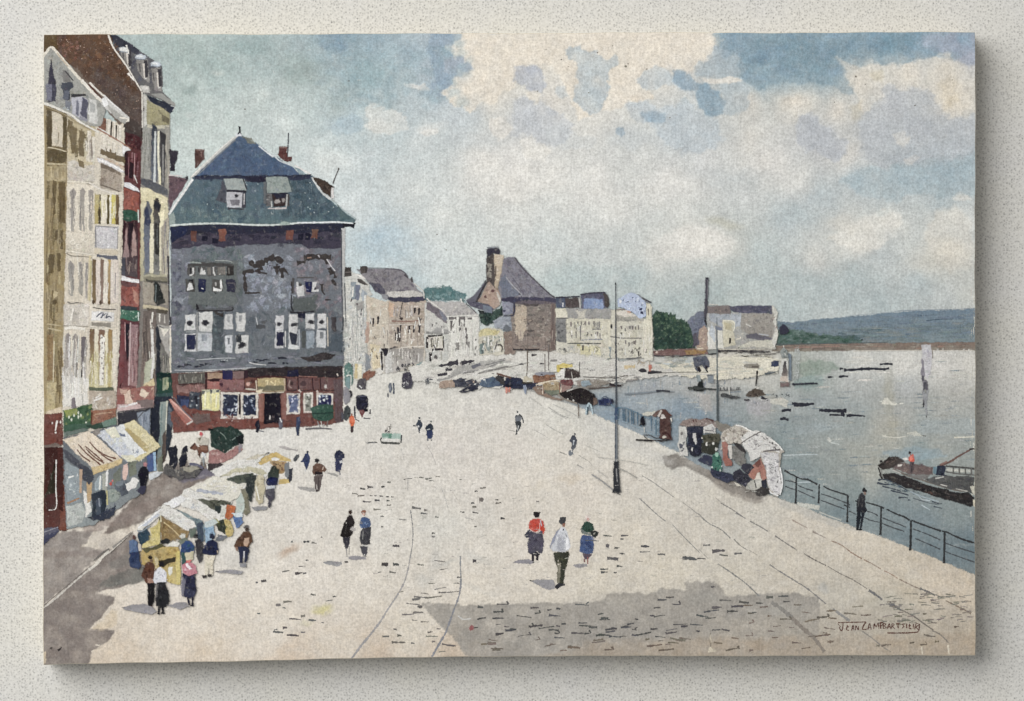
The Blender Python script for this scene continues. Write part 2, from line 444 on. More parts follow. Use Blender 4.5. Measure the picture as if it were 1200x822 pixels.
# hard-edged passages in the upper sky
F.wash((150,170,188), '505,38 533,38 526,52 540,64 553,80 545,86 534,84 530,96 522,108 514,112 506,104 508,86 500,60', .75, 3, 5, 12)
F.wash((172,182,194), '520,66 535,64 548,72 555,81 548,85 538,82 527,88 520,80', .7, 1.5, 3, 8)
F.wash((229,221,207), '523,52 536,46 540,36 838,36 845,48 835,66 812,84 790,80 765,76 750,90 745,100 770,118 765,122 735,118 720,132 700,130 680,140 670,120 660,95 650,80 636,76 620,78 606,88 604,104 590,108 578,124 566,120 552,130 540,126 524,116 516,108 530,98 532,88 545,86 556,82 552,76 540,66', .85, 3, 6, 14)
F.wash((214,216,213), '474,99 480,97 491,100 497,98 505,106 497,108 489,105 480,104', .9, 1.2, 2, 6)
F.wash((205,208,205), '390,64 405,66 415,64 412,78 402,84 392,74', .55, 2.5, 3, 8)
F.wash((156,180,188), '410,70 440,66 450,80 446,100 430,108 414,98 406,84', .6, 3, 5, 10)
F.wash((136,160,178), '372,40 412,40 408,54 392,62 378,54', .55, 4, 6, 12)
F.wash((182,188,198), '605,78 622,76 636,84 640,104 634,112 620,106 612,98 604,94', .8, 3, 4, 10)
F.wash((196,201,206), '600,118 612,112 628,120 640,118 650,130 668,140 674,156 662,168 640,172 625,168 612,156 600,158', .8, 4, 6, 14)
F.wash((226,220,208), '615,110 626,106 634,112 630,120 620,118', .8, 1.5, 3, 8)
F.wash((192,202,206), '664,58 682,52 690,60 706,62 712,70 720,62 726,72 720,80 712,84 715,100 708,114 706,126 694,134 682,126 674,116 670,104 678,94 676,82 680,74 668,70', .82, 2, 4, 9, rim=.03)
F.wash((198,205,207), '652,102 662,102 666,112 658,116 650,110', .7, 2, 2, 8)
F.wash((194,203,207), '746,92 760,80 776,78 788,84 800,90 806,100 820,108 812,112 795,104 780,100 765,106 752,104', .75, 2, 4, 9)
F.wash((152,173,188), '785,84 797,82 806,88 812,96 820,100 824,108 812,110 800,104 792,96', .8, 2.5, 4, 8)
F.wash((176,188,194), '810,78 818,70 828,72 838,66 850,70 858,62 868,70 875,80 866,88 850,90 838,88 826,92 816,92', .8, 2.5, 4, 9)
F.wash((150,172,186), '815,98 830,98 842,108 850,122 848,136 838,140 826,136 820,124 814,112', .9, 3, 4, 9)
F.wash((182,194,200), '842,98 868,96 878,108 880,124 870,132 858,138 848,134 850,118', .65, 4, 5, 10)
F.wash((222,219,211), '824,92 840,94 858,90 872,94 860,98 840,98 826,96', .9, 1.5, 2, 7)
F.wash((192,202,208), '735,122 756,120 772,126 800,120 820,130 840,142 846,160 838,172 818,178 800,180 784,172 770,160 768,150 760,144 742,138', .72, 4, 6, 14)
F.wash((154,176,192), '750,132 764,128 778,134 780,142 770,146 758,142', .75, 3, 3, 8)
F.wash((162,181,194), '722,150 730,150 733,157 728,160 721,156', .85, 1.2, 1, 6)
F.wash((186,196,200), '796,116 804,114 808,120 800,122', .8, 1.5, 1, 6)
F.wash((144,168,181), '838,34 1148,34 1148,62 1130,66 1120,72 1108,66 1092,68 1076,70 1060,76 1046,74 1030,76 1020,70 1004,66 986,70 982,76 990,88 1000,102 1001,112 992,110 978,100 960,98 950,92 944,96 930,94 915,96 903,98 890,104 876,98 868,80 864,66 850,60 840,50', .58, 3, 5, 12, rim=.02)
F.wash((130,157,171), '880,48 960,44 990,52 975,70 960,88 925,86 900,76', .35, 12, 8, 18)
F.wash((122,154,171), '1015,38 1075,38 1070,56 1040,66 1020,58', .5, 8, 6, 14)
F.wash((172,180,198), '1078,40 1148,36 1148,80 1130,74 1116,62 1096,62 1080,56', .5, 8, 6, 14)
F.wash((226,220,208), '980,68 990,76 1000,80 1020,76 1050,78 1072,74 1074,68 1084,72 1096,66 1112,64 1122,72 1134,78 1146,80 1146,130 1130,134 1112,142 1100,132 1090,120 1076,108 1060,104 1044,106 1030,120 1020,130 1008,138 1002,116 1002,106 992,90', .55, 3, 5, 12)
F.wash((186,192,198), '1036,108 1050,100 1072,104 1090,110 1104,126 1112,140 1130,136 1146,134 1146,176 1120,186 1100,190 1090,184 1070,196 1050,190 1030,196 1014,184 1008,160 1010,140 1022,130 1034,126', .55, 4, 7, 16)
F.wash((190,195,200), '936,138 948,132 958,138 962,148 976,152 980,166 996,166 990,180 978,190 966,184 956,176 946,178 936,166', .65, 3, 5, 10)
F.wash((214,212,206), '1048,158 1060,154 1066,164 1060,172 1050,168', .7, 2.5, 3, 8)
F.wash((214,212,208), '1058,188 1072,180 1078,186 1066,196', .6, 2, 3, 8)
F.wash((200,186,158), '1098,96 1114,90 1124,104 1118,124 1108,130', .28, 8, 5, 12)
F.wash((196,182,150), '998,124 1012,120 1010,138 1000,142', .28, 6, 4, 10)
F.wash((198,186,156), '1020,84 1034,84 1032,96 1022,94', .3, 5, 4, 10)
# softer clouds lower down
F.blob((224,223,216), 820, 285, 60, 24, .7, -8, 10, 24, hard=.1)
F.blob((184,180,156), 850, 262, 34, 9, .38, 14, 5, 16, hard=.1)
F.blob((222,220,212), 1010, 280, 44, 26, .7, -30, 9, 20, hard=.15)
F.blob((218,216,208), 985, 262, 22, 14, .6, 0, 7, 14, hard=.2)
F.blob((222,216,200), 1110, 296, 34, 34, .6, 0, 9, 22, hard=.1)
F.blob((166,184,194), 1090, 206, 70, 22, .45, -6, 9, 22, hard=.1)
F.blob((168,186,190), 1035, 250, 10, 5, .5, 0, 3, 9)
F.wash((220,220,214), '1116,232 1120,226 1126,224 1134,229 1138,235 1128,236 1118,235', .85, 1.2, 1.5, 6)
F.wash((170,192,204), '385,150 395,138 412,134 426,140 424,152 412,156 396,158', .42, 3, 4, 10)
F.blob((214,218,214), 445, 148, 26, 18, .55, 0, 6, 14, hard=.1)
F.blob((178,200,212), 455, 276, 46, 18, .35, 0, 8, 20, hard=.1)
F.blob((222,221,216), 600, 210, 70, 34, .45, 0, 14, 30, hard=.1)
F.blob((140,156,154), 222, 106, 16, 10, .6, 0, 4, 9, hard=.1)
F.blob((148,164,160), 350, 85, 34, 26, .5, 0, 9, 14, hard=.1)
F.blob((212,216,210), 255, 86, 12, 5, .5, 0, 3, 7, hard=.1)
F.blob((208,216,213), 222, 134, 10, 6, .6, 0, 3, 7, hard=.1)
F.blob((208,216,213), 310, 110, 10, 7, .55, 0, 3, 7, hard=.1)
F.blob((148,168,168), 290, 54, 50, 16, .5, 0, 9, 16, hard=.1)
for x, y, a, b, o in ((620,205,95,40,.55),(700,235,90,40,.45),(560,225,40,34,.4),(790,225,60,34,.4),(900,185,40,26,.4),(820,290,70,26,.5),(930,215,44,22,.35),(390,190,40,26,.3),(505,150,24,12,.4)):
    F.blob((229,227,221), x, y, a, b, o, rng.uniform(-12, 12), 12, 24, hard=.1)
for x, y, a, b, o, c in ((430,85,60,44,.35,(158,180,184)),(500,72,40,30,.22,(152,174,186)),(330,75,60,34,.4,(156,174,174)),(240,70,44,26,.4,(158,174,172)),(400,110,24,16,.4,(150,166,166)),(560,165,50,16,.3,(194,202,206)),(690,325,90,24,.35,(176,192,194)),(860,335,110,26,.35,(176,190,192)),(640,285,60,20,.25,(196,206,208)),(960,330,90,24,.35,(176,190,192)),(930,255,50,22,.4,(180,194,198)),(450,290,60,26,.35,(176,198,210)),(740,160,60,22,.35,(190,200,206)),(860,205,60,14,.3,(196,204,206)),(720,372,260,34,.4,(172,187,188)),(1000,352,150,22,.35,(174,186,188)),(560,350,60,24,.3,(186,202,204))):
    F.blob(c, x, y, a, b, o, rng.uniform(-12, 12), 14, 22, hard=.1)
for c, q, o, sf in (((224,223,217), '430,128 447,122 452,130 470,132 480,150 466,158 440,156 428,146', .6, 2), ((226,224,218), '495,154 512,150 514,160 498,162', .7, 1.5), ((226,222,214), '575,140 590,136 598,150 592,166 578,158', .7, 2),
    ((228,226,219), '612,168 624,158 634,168 648,176 640,190 616,188', .7, 2), ((187,192,198), '936,138 948,132 958,138 962,148 976,152 980,166 996,166 990,180 978,190 966,184 956,176 946,178 936,166', .7, 2),
    ((170,189,197), '985,214 1000,202 1020,194 1040,198 1060,192 1090,198 1140,180 1148,228 1110,232 1080,224 1050,238 1010,232', .5, 4), ((224,222,214), '1012,254 1030,246 1052,250 1056,262 1040,284 1012,298 990,290 972,280 990,268', .6, 4),
    ((218,214,204), '1096,250 1120,240 1140,262 1140,310 1112,322 1094,300 1080,280', .45, 5), ((226,224,218), '770,280 800,266 840,268 864,284 850,300 800,304 772,298', .5, 5), ((200,206,208), '640,150 668,146 676,160 700,166 690,176 660,174 640,166', .4, 2.5)):
    F.wash(c, q, o, sf, 5, 12)
for k in range(60):
    x = rng.uniform(850, 1140); y = rng.uniform(38, 92); d = rng.uniform(-14, 16)
    F.blob((136 + d, 162 + d, 180 + d), x, y, rng.uniform(6, 22), rng.uniform(4, 10), .5 * (1 if y < 66 or 870 < x < 985 else 0), rng.uniform(-30, 30), 5, 9, hard=.2)
for k in range(70):
    x = rng.uniform(370, 545); y = rng.uniform(42, 125); d = rng.uniform(-12, 14)
    F.blob((160 + d, 182 + d, 190 + d), x, y, rng.uniform(6, 20), rng.uniform(4, 12), .35, rng.uniform(-30, 30), 5, 9, hard=.3)
F.mottle(5, 4, 501); F.mottle(7, 12, 520, (1, 1, .9)); F.mottle(7, 34, 540, (1.1, .95, .8))
SKY = CUR; lay(CUR, F)
for x, y, r in ((733,78,1.6),(718,54,.8),(658,70,.9),(640,58,.7),(630,107,.8),(736,75,.8),(512,275,.9),(523,293,.9),(1072,124,1.0),(1003,90,1.3),
                (1014,99,.8),(1116,94,.9),(287,128,.9),(666,78,.8),(700,62,.8),(978,120,.7),(690,109,.8),(785,138,.8),(758,81,.8),(409,95,1.1)):
    B(tint((128,122,108), 14), x, y, r, r * .85, a=.85)
streaks([(220,226,224),(216,222,220)], '205,45 520,45 520,150 300,150 205,170', 26, (2, 6), (.5, .9), 60, (.4, .7), 4, 80)
streaks([(214,220,220)], '560,260 1130,240 1130,350 620,350', 26, (2, 7), (.4, .8), 60, (.4, .7), 4, 80)

# ================================================================ far hills
part('hills', 'blue grey hills beyond the river')
P((120,140,158), '911,377 930,378 960,374 990,372 1020,369 1048,366 1080,364 1110,364 1148,362 1148,404 911,408', .5, c2=(136,150,154))
dabs([(124,142,160),(130,146,164),(136,150,162),(126,144,154),(140,154,160)], '914,380 1000,374 1060,368 1146,366 1146,396 914,398', 150, (5, 16), (.8, 2.2), (-6, 4), (.35, .75), 4)
dabs([(132,148,150),(124,142,148),(142,152,152)], '1000,385 1146,376 1146,402 1000,404', 70, (5, 14), (.8, 2), (-4, 4), (.4, .8))
L((150,162,172), '1048,365 1080,363.5 1112,363 1142,361.5', 1.1, .8)
L((84,102,118), '1085,376 1100,374.5 1118,374', 1.2, .5); L((172,184,190), '990,371 1048,365.5', 1, .6)
for x, y, w in ((915,388,10),(935,381,9),(952,380,6),(1060,392,18),(1110,385,16),(1030,381,14),(1075,370,20)):
    L(tint((108,128,146), 8), [(x, y), (x + w, y - .8)], 1.6, .6, a=.6)
P((172,176,176), '1120,363 1148,361 1148,400 1134,400', .6, a=.25)

# ================================================================ river
part('river', 'pale grey green river with cream reflections')
F = Field(470, 402, 1146, 690, 1.5); F.con = 1.15; F.lift = -3; F.calm = .7
F.ground([
 (500,440,(205,203,196)),(600,430,(214,211,203)),(560,440,(204,202,196)),(650,420,(216,212,203)),(700,420,(214,211,202)),(760,425,(206,206,200)),(780,418,(208,208,200)),
 (800,426,(200,204,200)),(700,440,(190,190,184)),(730,445,(186,188,184)),(760,455,(178,184,188)),(790,450,(190,192,190)),
 (740,470,(176,190,200)),(720,485,(158,178,194)),(700,482,(166,184,198)),(770,475,(186,198,204)),(800,480,(156,176,192)),(780,490,(150,172,190)),(820,490,(150,172,190)),
 (810,460,(190,192,190)),(830,465,(188,190,186)),(850,425,(222,216,202)),(880,440,(214,211,200)),(900,425,(216,212,200)),(905,440,(206,207,200)),
 (850,450,(200,200,194)),(860,475,(178,186,188)),(890,480,(182,186,186)),(900,465,(200,200,192)),(925,470,(188,196,196)),(940,430,(184,190,180)),
 (960,420,(190,194,188)),(950,445,(168,184,180)),(980,440,(190,196,192)),(1010,425,(214,214,208)),(1060,425,(218,217,210)),(1100,425,(216,214,208)),(1135,430,(212,210,202)),
 (1000,450,(196,200,198)),(1060,455,(198,202,202)),(1120,455,(204,204,198)),(960,475,(182,192,194)),(1000,480,(184,194,194)),(1050,480,(196,199,195)),(1110,475,(198,200,194)),
 (920,500,(168,182,184)),(960,500,(172,184,185)),(1000,500,(178,188,187)),(1040,500,(196,196,186)),(1090,500,(182,191,190)),(1130,500,(188,194,190)),
 (910,520,(160,176,178)),(960,520,(178,186,183)),(1000,530,(186,190,182)),(1040,510,(198,198,186)),(1100,520,(190,194,188)),(1130,530,(180,188,184)),
 (930,545,(160,176,178)),(980,550,(176,185,182)),(1020,545,(190,192,182)),(1080,535,(162,180,182)),(1130,550,(178,186,182)),(950,570,(156,173,176)),
 (1000,580,(164,178,178)),(940,590,(158,174,177)),(990,600,(150,168,174)),(1040,600,(156,172,176)),(1080,620,(150,167,174)),(1120,600,(164,177,178)),(1135,640,(140,158,166)),
 (1100,650,(142,160,168)),(1060,630,(146,164,171)),(1140,680,(146,160,164)),(850,500,(154,172,182)),(870,490,(170,182,184)),(820,520,(160,176,186)),(640,460,(190,190,186)),
], warp=5, ws=20, seed=23, power=3)
F.C -= 13 * np.clip((F.Y - 438) / 25, 0, 1)[..., None]
F.wash((196,198,196), '560,424 640,418 760,424 780,436 640,446 560,452', .4, 4, 3, 10)
for k in range(150):                                           # flat ripples
    x = rng.uniform(700, 1140); y = rng.uniform(450, 640); l = rng.uniform(8, 34)
    d = rng.choice((-9, -7, 7, 10)) * rng.uniform(.6, 1.3)
    c = (162 + d, 172 + d, 174 + d * .8)
    F.blob(c, x, y, l, rng.uniform(1.2, 2.6), rng.uniform(.25, .5), rng.uniform(-3, 3), 2.5, 8, hard=.2)
F.blob((176,172,150), 1042, 462, 11, 44, .42, 0, 5, 9, hard=.1)
F.blob((180,176,156), 1046, 500, 9, 22, .4, 0, 5, 9, hard=.1)
F.blob((208,206,194), 1022, 560, 16, 36, .35, 0, 8, 12, hard=.1)
F.wash((172,184,186), '1068,498 1090,492 1130,490 1146,494 1146,510 1110,508 1074,508', .55, 2, 3, 8)
F.wash((154,176,186), '1034,530 1062,524 1100,528 1110,534 1080,540 1050,540', .6, 2, 3, 8)
F.wash((170,184,190), '930,500 965,494 985,500 960,508 935,508', .35, 3, 3, 9)
F.wash((140,160,146), '932,428 952,422 974,424 984,432 966,440 940,442', .6, 2, 3, 7)
F.wash((148,172,170), '928,444 962,440 964,452 950,456 932,454', .5, 2, 3, 7)
F.wash((166,174,174), '900,466 920,462 935,470 925,480 905,480', .2, 3, 3, 7)
F.wash((182,178,184), '874,468 904,468 902,484 888,489 876,484', .55, 1.5, 2, 6)
F.wash((188,182,178), '815,462 832,462 834,482 826,482 820,476', .6, 1.5, 2, 6)
F.mottle(3.2, 4.5, 611); F.mottle(3.4, 12, 630); F.mottle(3, 30, 650)
lay(CUR, F); RIVER = CUR
streaks([(150,160,170),(206,206,202),(160,172,184),(190,186,182),(136,150,164)], '690,448 830,440 870,446 860,478 800,500 740,490', 90, (3, 11), (.8, 2), 90, (.3, .7), 8)
dabs([(190,196,194),(206,206,198),(146,158,164),(136,150,158),(182,182,174)], '700,446 900,440 1140,420 1140,560 940,570 800,500', 230, (3, 10), (.5, 1.2), (-3, 3), (.3, .75), 6)
dabs([(226,224,216),(214,212,204)], '985,414 1140,412 1140,445 1000,448', 50, (4, 12), (.7, 1.6), (-2, 2), (.4, .8))

# ================================================================ quay and market square
part('market_square', 'sunlit cream paving of the market square and quay')
F = Field(48, 412, 1146, 783, 1.5); F.calm = .95; F.lift = 9
F.ground([
 (420,445,(214,211,204)),(470,450,(216,214,206)),(520,450,(212,210,203)),(560,455,(210,208,202)),(430,480,(214,212,205)),(500,480,(213,210,203)),(560,480,(212,208,201)),(620,480,(214,211,204)),
 (660,490,(213,211,203)),(700,500,(212,210,203)),(740,520,(212,209,201)),(790,545,(208,206,198)),(240,510,(222,218,209)),(320,515,(216,214,209)),(380,515,(216,213,207)),(440,520,(215,211,204)),
 (520,520,(216,210,203)),(600,520,(215,209,201)),(660,530,(216,210,200)),(420,560,(218,212,204)),(500,560,(217,212,204)),(560,570,(217,211,203)),(620,570,(219,212,201)),
 (680,575,(216,208,197)),(740,560,(216,209,198)),(780,580,(212,206,195)),(840,590,(206,200,189)),(900,600,(204,199,189)),(360,600,(219,214,206)),(440,620,(217,213,205)),(520,620,(214,211,203)),
 (560,640,(217,211,201)),(620,640,(217,209,198)),(680,620,(217,209,196)),(740,630,(213,205,191)),(800,620,(210,203,191)),(860,630,(206,200,189)),(930,620,(210,202,189)),
 (300,680,(222,215,204)),(360,680,(221,214,204)),(420,680,(219,212,201)),(500,680,(217,210,199)),(560,690,(218,210,197)),(640,690,(216,208,195)),(700,680,(213,205,190)),(780,670,(211,203,188)),
 (860,670,(206,199,185)),(930,670,(203,195,181)),(1000,640,(210,201,186)),(1040,660,(208,198,182)),(1100,690,(207,195,178)),(1140,700,(203,190,172)),(980,700,(192,186,174)),(1040,710,(188,182,168)),
 (240,730,(220,211,198)),(180,740,(214,204,190)),(200,700,(221,213,203)),(140,770,(208,194,176)),(240,765,(210,196,178)),(320,740,(219,211,199)),(340,768,(206,190,172)),(400,750,(214,204,190)),
 (440,768,(202,186,168)),(480,740,(212,204,190)),(530,766,(200,184,166)),(960,740,(182,174,160)),(1060,750,(184,174,156)),(1130,750,(180,166,146)),(1120,720,(194,182,164)),(900,740,(180,172,160)),
 (800,730,(184,178,168)),(700,730,(176,172,166)),(280,600,(218,213,205)),(270,640,(217,213,206)),(800,560,(208,204,196)),(760,540,(212,208,199)),
], warp=9, ws=26, seed=37)
# shade thrown by houses out of sight, lower right
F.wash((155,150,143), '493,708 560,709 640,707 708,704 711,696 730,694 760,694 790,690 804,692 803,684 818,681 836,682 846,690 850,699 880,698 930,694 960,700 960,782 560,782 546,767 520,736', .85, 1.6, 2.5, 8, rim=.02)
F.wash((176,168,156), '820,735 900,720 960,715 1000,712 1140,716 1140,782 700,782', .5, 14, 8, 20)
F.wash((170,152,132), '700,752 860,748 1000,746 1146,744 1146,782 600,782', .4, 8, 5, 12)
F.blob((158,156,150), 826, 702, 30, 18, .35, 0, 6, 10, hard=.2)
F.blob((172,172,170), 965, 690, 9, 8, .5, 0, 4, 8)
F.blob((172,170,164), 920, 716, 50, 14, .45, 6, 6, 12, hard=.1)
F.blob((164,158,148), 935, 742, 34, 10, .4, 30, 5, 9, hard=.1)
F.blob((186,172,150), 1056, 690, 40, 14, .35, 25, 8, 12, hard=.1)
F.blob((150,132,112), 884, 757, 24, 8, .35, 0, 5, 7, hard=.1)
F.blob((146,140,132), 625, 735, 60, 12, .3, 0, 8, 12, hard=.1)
# quay in the shade left of the stalls
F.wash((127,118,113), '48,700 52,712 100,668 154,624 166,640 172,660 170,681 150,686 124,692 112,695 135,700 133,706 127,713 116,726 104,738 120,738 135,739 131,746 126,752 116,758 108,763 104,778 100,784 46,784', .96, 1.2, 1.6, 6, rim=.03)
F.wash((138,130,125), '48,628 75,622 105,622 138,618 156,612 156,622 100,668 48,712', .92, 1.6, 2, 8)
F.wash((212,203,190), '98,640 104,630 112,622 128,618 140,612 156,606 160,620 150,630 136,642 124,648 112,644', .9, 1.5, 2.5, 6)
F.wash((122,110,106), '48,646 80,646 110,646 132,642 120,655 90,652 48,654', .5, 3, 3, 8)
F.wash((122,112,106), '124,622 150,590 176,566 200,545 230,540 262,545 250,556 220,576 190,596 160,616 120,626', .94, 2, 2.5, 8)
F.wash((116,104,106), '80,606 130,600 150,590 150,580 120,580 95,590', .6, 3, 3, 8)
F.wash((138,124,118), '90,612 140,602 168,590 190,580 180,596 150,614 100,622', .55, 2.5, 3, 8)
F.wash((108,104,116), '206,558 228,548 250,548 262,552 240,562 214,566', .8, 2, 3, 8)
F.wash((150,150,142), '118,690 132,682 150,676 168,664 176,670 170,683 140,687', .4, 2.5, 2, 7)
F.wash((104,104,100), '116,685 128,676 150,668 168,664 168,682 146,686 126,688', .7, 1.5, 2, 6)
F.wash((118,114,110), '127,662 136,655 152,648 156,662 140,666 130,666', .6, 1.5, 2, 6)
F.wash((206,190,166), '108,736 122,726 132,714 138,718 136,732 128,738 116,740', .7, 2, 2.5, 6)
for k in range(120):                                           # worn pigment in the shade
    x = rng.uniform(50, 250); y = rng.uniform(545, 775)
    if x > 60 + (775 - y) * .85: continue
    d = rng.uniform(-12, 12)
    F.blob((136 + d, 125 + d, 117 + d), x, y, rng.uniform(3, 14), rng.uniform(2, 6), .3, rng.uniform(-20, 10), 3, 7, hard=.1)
# shade along the parapet and under the booths
F.wash((126,120,114), '776,534 792,532 800,536 822,538 850,556 872,570 890,578 896,584 888,586 870,582 850,574 832,562 812,552 800,546 788,550 778,545', .85, 1.2, 1.8, 6, rim=.03)
F.wash((150,142,134), '826,548 850,568 880,582 898,587 884,590 858,582 836,568', .7, 2, 2, 6)
F.wash((184,182,176), '915,580 940,588 966,602 1000,618 1010,622 990,620 960,612 930,600 912,592', .55, 2, 2, 6)
F.wash((198,196,192), '690,490 730,508 770,530 800,545 780,545 740,528 700,506', .4, 5, 4, 10)
F.blob((196,194,190), 285, 660, 34, 26, .35, 0, 9, 12, hard=.1)
F.blob((190,166,146), 338, 646, 20, 8, .8, -25, 4, 7, hard=.1)
F.blob((206,198,140), 378, 714, 18, 8, .75, 0, 4, 7, hard=.2)
F.blob((206,202,168), 358, 731, 12, 5, .45, 0, 4, 7, hard=.1)
F.blob((204,186,160), 668, 560, 24, 10, .32, 0, 6, 10, hard=.1)
F.blob((200,190,170), 640, 570, 30, 8, .22, 0, 6, 10, hard=.1)
for x, y, a, b, o in ((510,655,10,26,.4),(498,680,18,12,.42),(522,660,26,6,.45),(560,655,30,8,.35),(560,690,46,5,.3),(497,610,14,20,.25),(590,672,10,3,.4),(570,610,26,30,.2)):
    F.blob((188,188,184), x, y, a, b, o, rng.uniform(-20, 20), 5, 9, hard=.1)
for k in range(420):                                           # faint unevenness of the dry wash
    x = rng.uniform(180, 1100); y = rng.uniform(470, 766); d = rng.choice((-9, -7, 6, 7)) * rng.uniform(.5, 1.2)
    F.blob((212 + d, 206 + d, 196 + d * .9), x, y, rng.uniform(4, 20), rng.uniform(1.5, 5), .28 if y < 690 or x < 480 else .12, rng.uniform(-12, 12), 3, 7, hard=.1)
F.mottle(4.5, 4, 711); F.mottle(5, 12, 730, (1, 1, .9)); F.mottle(4.5, 34, 750)
F.cut('48,412 470,412 470,436 500,438 520,448 545,452 575,453 598,454 620,458 640,466 668,474 690,482 712,493 740,504 762,515 790,528 815,544 850,560 884,574 915,585 940,593 966,605 985,612 1012,622 1040,632 1062,641 1090,652 1118,664 1150,677 1150,790 48,790', 1.0, 1.2, 5)
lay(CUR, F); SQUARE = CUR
# ================================================================ the row of tall houses on the left
# ---- slate-roofed yellow house (farthest of the row), painted first
tall = part('house','tall grey and yellow house with slate mansard roof, beside the slate fronted house','houses of the left terrace')
P((150,148,142),'163,108 172,112 200,128 199,200 198,330 199,470 190,540 183,545 160,520 160,300',.4, c2=(128,118,112))
P((168,160,118),'171,117 199,131 199,147 170,147',.4); dabs([(186,176,132),(140,130,100),(176,166,118)],'172,119 198,132 198,146 171,146',22,(2,5),(1,2.5))
P((118,110,86),'189,134 198,139 198,146 191,143',.4)
P((166,165,158),'165,146 176,148 176,212 165,208',.3); streaks([(186,184,176),(146,146,140),(120,120,118)],'165,146 177,148 177,212 165,210',10,(14,40),(.8,2))
P((196,190,168),'172,146 198,147 198,152 172,150',.4)
P((160,156,146),'193,148 199,150 199,232 193,226',.3); streaks([(184,176,160),(130,126,122)],'193,150 199,150 199,230 193,226',6,(14,40),(.8,1.6))
P((86,88,96),'165,209 178,212 196,222 197,229 184,226 170,219 164,214',.4, c2=(106,108,112))
P((224,212,168),'163,220 172,221 186,227 197,233 197,248 196,325 163,330',.4, c2=(176,170,142))
dabs([(236,226,186),(212,198,150),(226,216,176)],'164,221 196,233 196,245 164,240',26,(2,4),(1,2))
P((176,166,150),'188,262 198,255 198,322 190,322',.3); streaks([(150,150,160),(196,186,160),(132,130,136),(210,202,180)],'189,255 199,255 199,325 189,325',16,(16,50),(.7,1.6))
P((166,156,140),'167,330 182,332 182,358 168,356',.4); P((156,148,134),'188,332 198,334 197,358 190,358',.4)
P((140,134,112),'168,324 196,326 197,331 170,331',.4); P((88,86,78),'170,327 196,330 196,332.5 171,330',.3)
P((196,182,148),'168,357 180,358 197,362 197,365 168,362',.4); P((92,84,72),'172,361 197,364 196,368 174,366',.3)
P((118,106,100),'168,364 183,364 181,470 164,470',.4, c2=(140,118,108)); streaks([(98,88,84),(150,136,124),(86,78,76)],'168,366 182,366 180,450 165,450',16,(14,40),(1,2.4))
streaks([(214,208,196),(198,194,184)],'175,366 183,368 182,440 172,440',10,(8,30),(1,2)); L((222,218,208),'179,366 178,378',2.2,1.4); L((222,218,208),'187,368 187,378',2.4,1.6); L((206,200,190),'193,370 193,379',1.6)
L((218,216,212),'178,386 179,420 177,444',2.6,4); P((184,186,162),'170,425 178,420 176,452 168,454',.5); P((210,186,132),'168,451 180,444 182,452 178,456 169,458',.4)
P((42,46,56),'183,380 188,384 191,440 190,470 183,470',.4)
P((126,124,118),'188,402 198,418 200,436 188,440',.4); streaks([(176,170,158),(70,70,70),(150,146,136)],'188,405 200,418 200,438 189,438',9,(10,24),(.8,1.6)); L((216,208,184),'199,420 200,434',2,1.6)
P((60,56,62),'200,372 203,372 201,382 198,382',.3); L((70,66,70),'197,300 199,376',2,1.2)
sub('roof','grey slate mansard roof with three dormers'); ROOF_T = CUR
P((92,92,100),'127,40 134,40.5 150,50 166,61 178,70 190,78 191,108 205,122 205,125 176,113 167,110 157,94 148,78 134,57',.4, c2=(116,114,114))
dabs([(78,80,92),(112,112,116),(90,92,104),(130,128,124)],'136,46 165,64 186,80 188,106 168,104 150,78',46,(2,5),(1,3))
P((62,64,76),'128,41 136,42 152,52 164,60 160,64 146,56 138,56',.4)
P((48,52,66),'171,112 178,113 192,119 205,125 203,131 200,133 190,127 176,120',.35); P((156,156,152),'177,110 190,110 205,121.5 205,125 192,119',.4)
L((196,200,198),'200,124 205,126 202,130',1.2,.6)
L((228,222,212),'127,41 133,56 148,77 158,94 166,108',1.4,1.2); P((230,222,214),'152,89 158,90 157,94 153,93',.3)
P((196,194,188),'164,101 174,101 175,109 167,109',.4); B((214,210,204),170,103.5,5,2.4)
P((206,204,196),'167,110 172,112 172,146 167,150',.3); L((228,224,214),'168,111 168,148',2,1.6)
for pts, cap, crx in (('140,57 151,60 154,84 147,78',(145.5,58.4),5.6),('159,70 172,69 176,97 168,93 162,84',(165,67),6.6),('177,80 188,80 189,107 180,106',(182.5,75.6),6)):
    sub('dormer',None,'dormers of the mansard roof')
    P((150,146,142), pts, .4); p = parse(pts); mx_ = sum(q[0] for q in p) / len(p); my_ = sum(q[1] for q in p) / len(p)
    L((66,64,70),[(mx_ + 3, my_ - 12),(mx_ + 4.5, my_ + 8)],4.2,3.4); L((214,206,196),[(mx_ + .8, my_ - 8),(mx_ + 2, my_ + 9)],2.2,1.4)
    L((96,92,94),[(mx_ - 4, my_ - 8),(mx_ - 3, my_ + 2)],2,1); L((216,214,210),[(mx_ + 2, my_ + 10),(mx_ + 4.6, my_ + 9.4)],1.6,1)
    B((196,204,214), cap[0], cap[1], crx, 3.4,4); B((222,226,228), cap[0] - 1, cap[1] - .8, crx * .7,1.5,4); L((120,128,140),[(cap[0] - crx, cap[1] + 2.5),(cap[0] + crx, cap[1] + 3)],1,.6)
use(tall)
P((228,228,226),'140,56 150,56 151,61 140,60',.3); L((228,226,220),'148,53 151,64',2,1.2)
sub('window','tall narrow window with pale curtains')
P((54,58,70),'178,145 184,150 185,214 177,210',.4, c2=(118,124,134)); L((202,206,206),'182,154 181,214',2.2,3); L((228,224,200),'186,154 185.5,180 187,216',2.4,1.8)
P((58,56,60),'188,153 194,158 193,218 187.5,216',.4, c2=(92,92,94)); L((150,148,146),'191,170 191,214',1.6); L((224,216,176),'187.5,196 188,217',1.6)
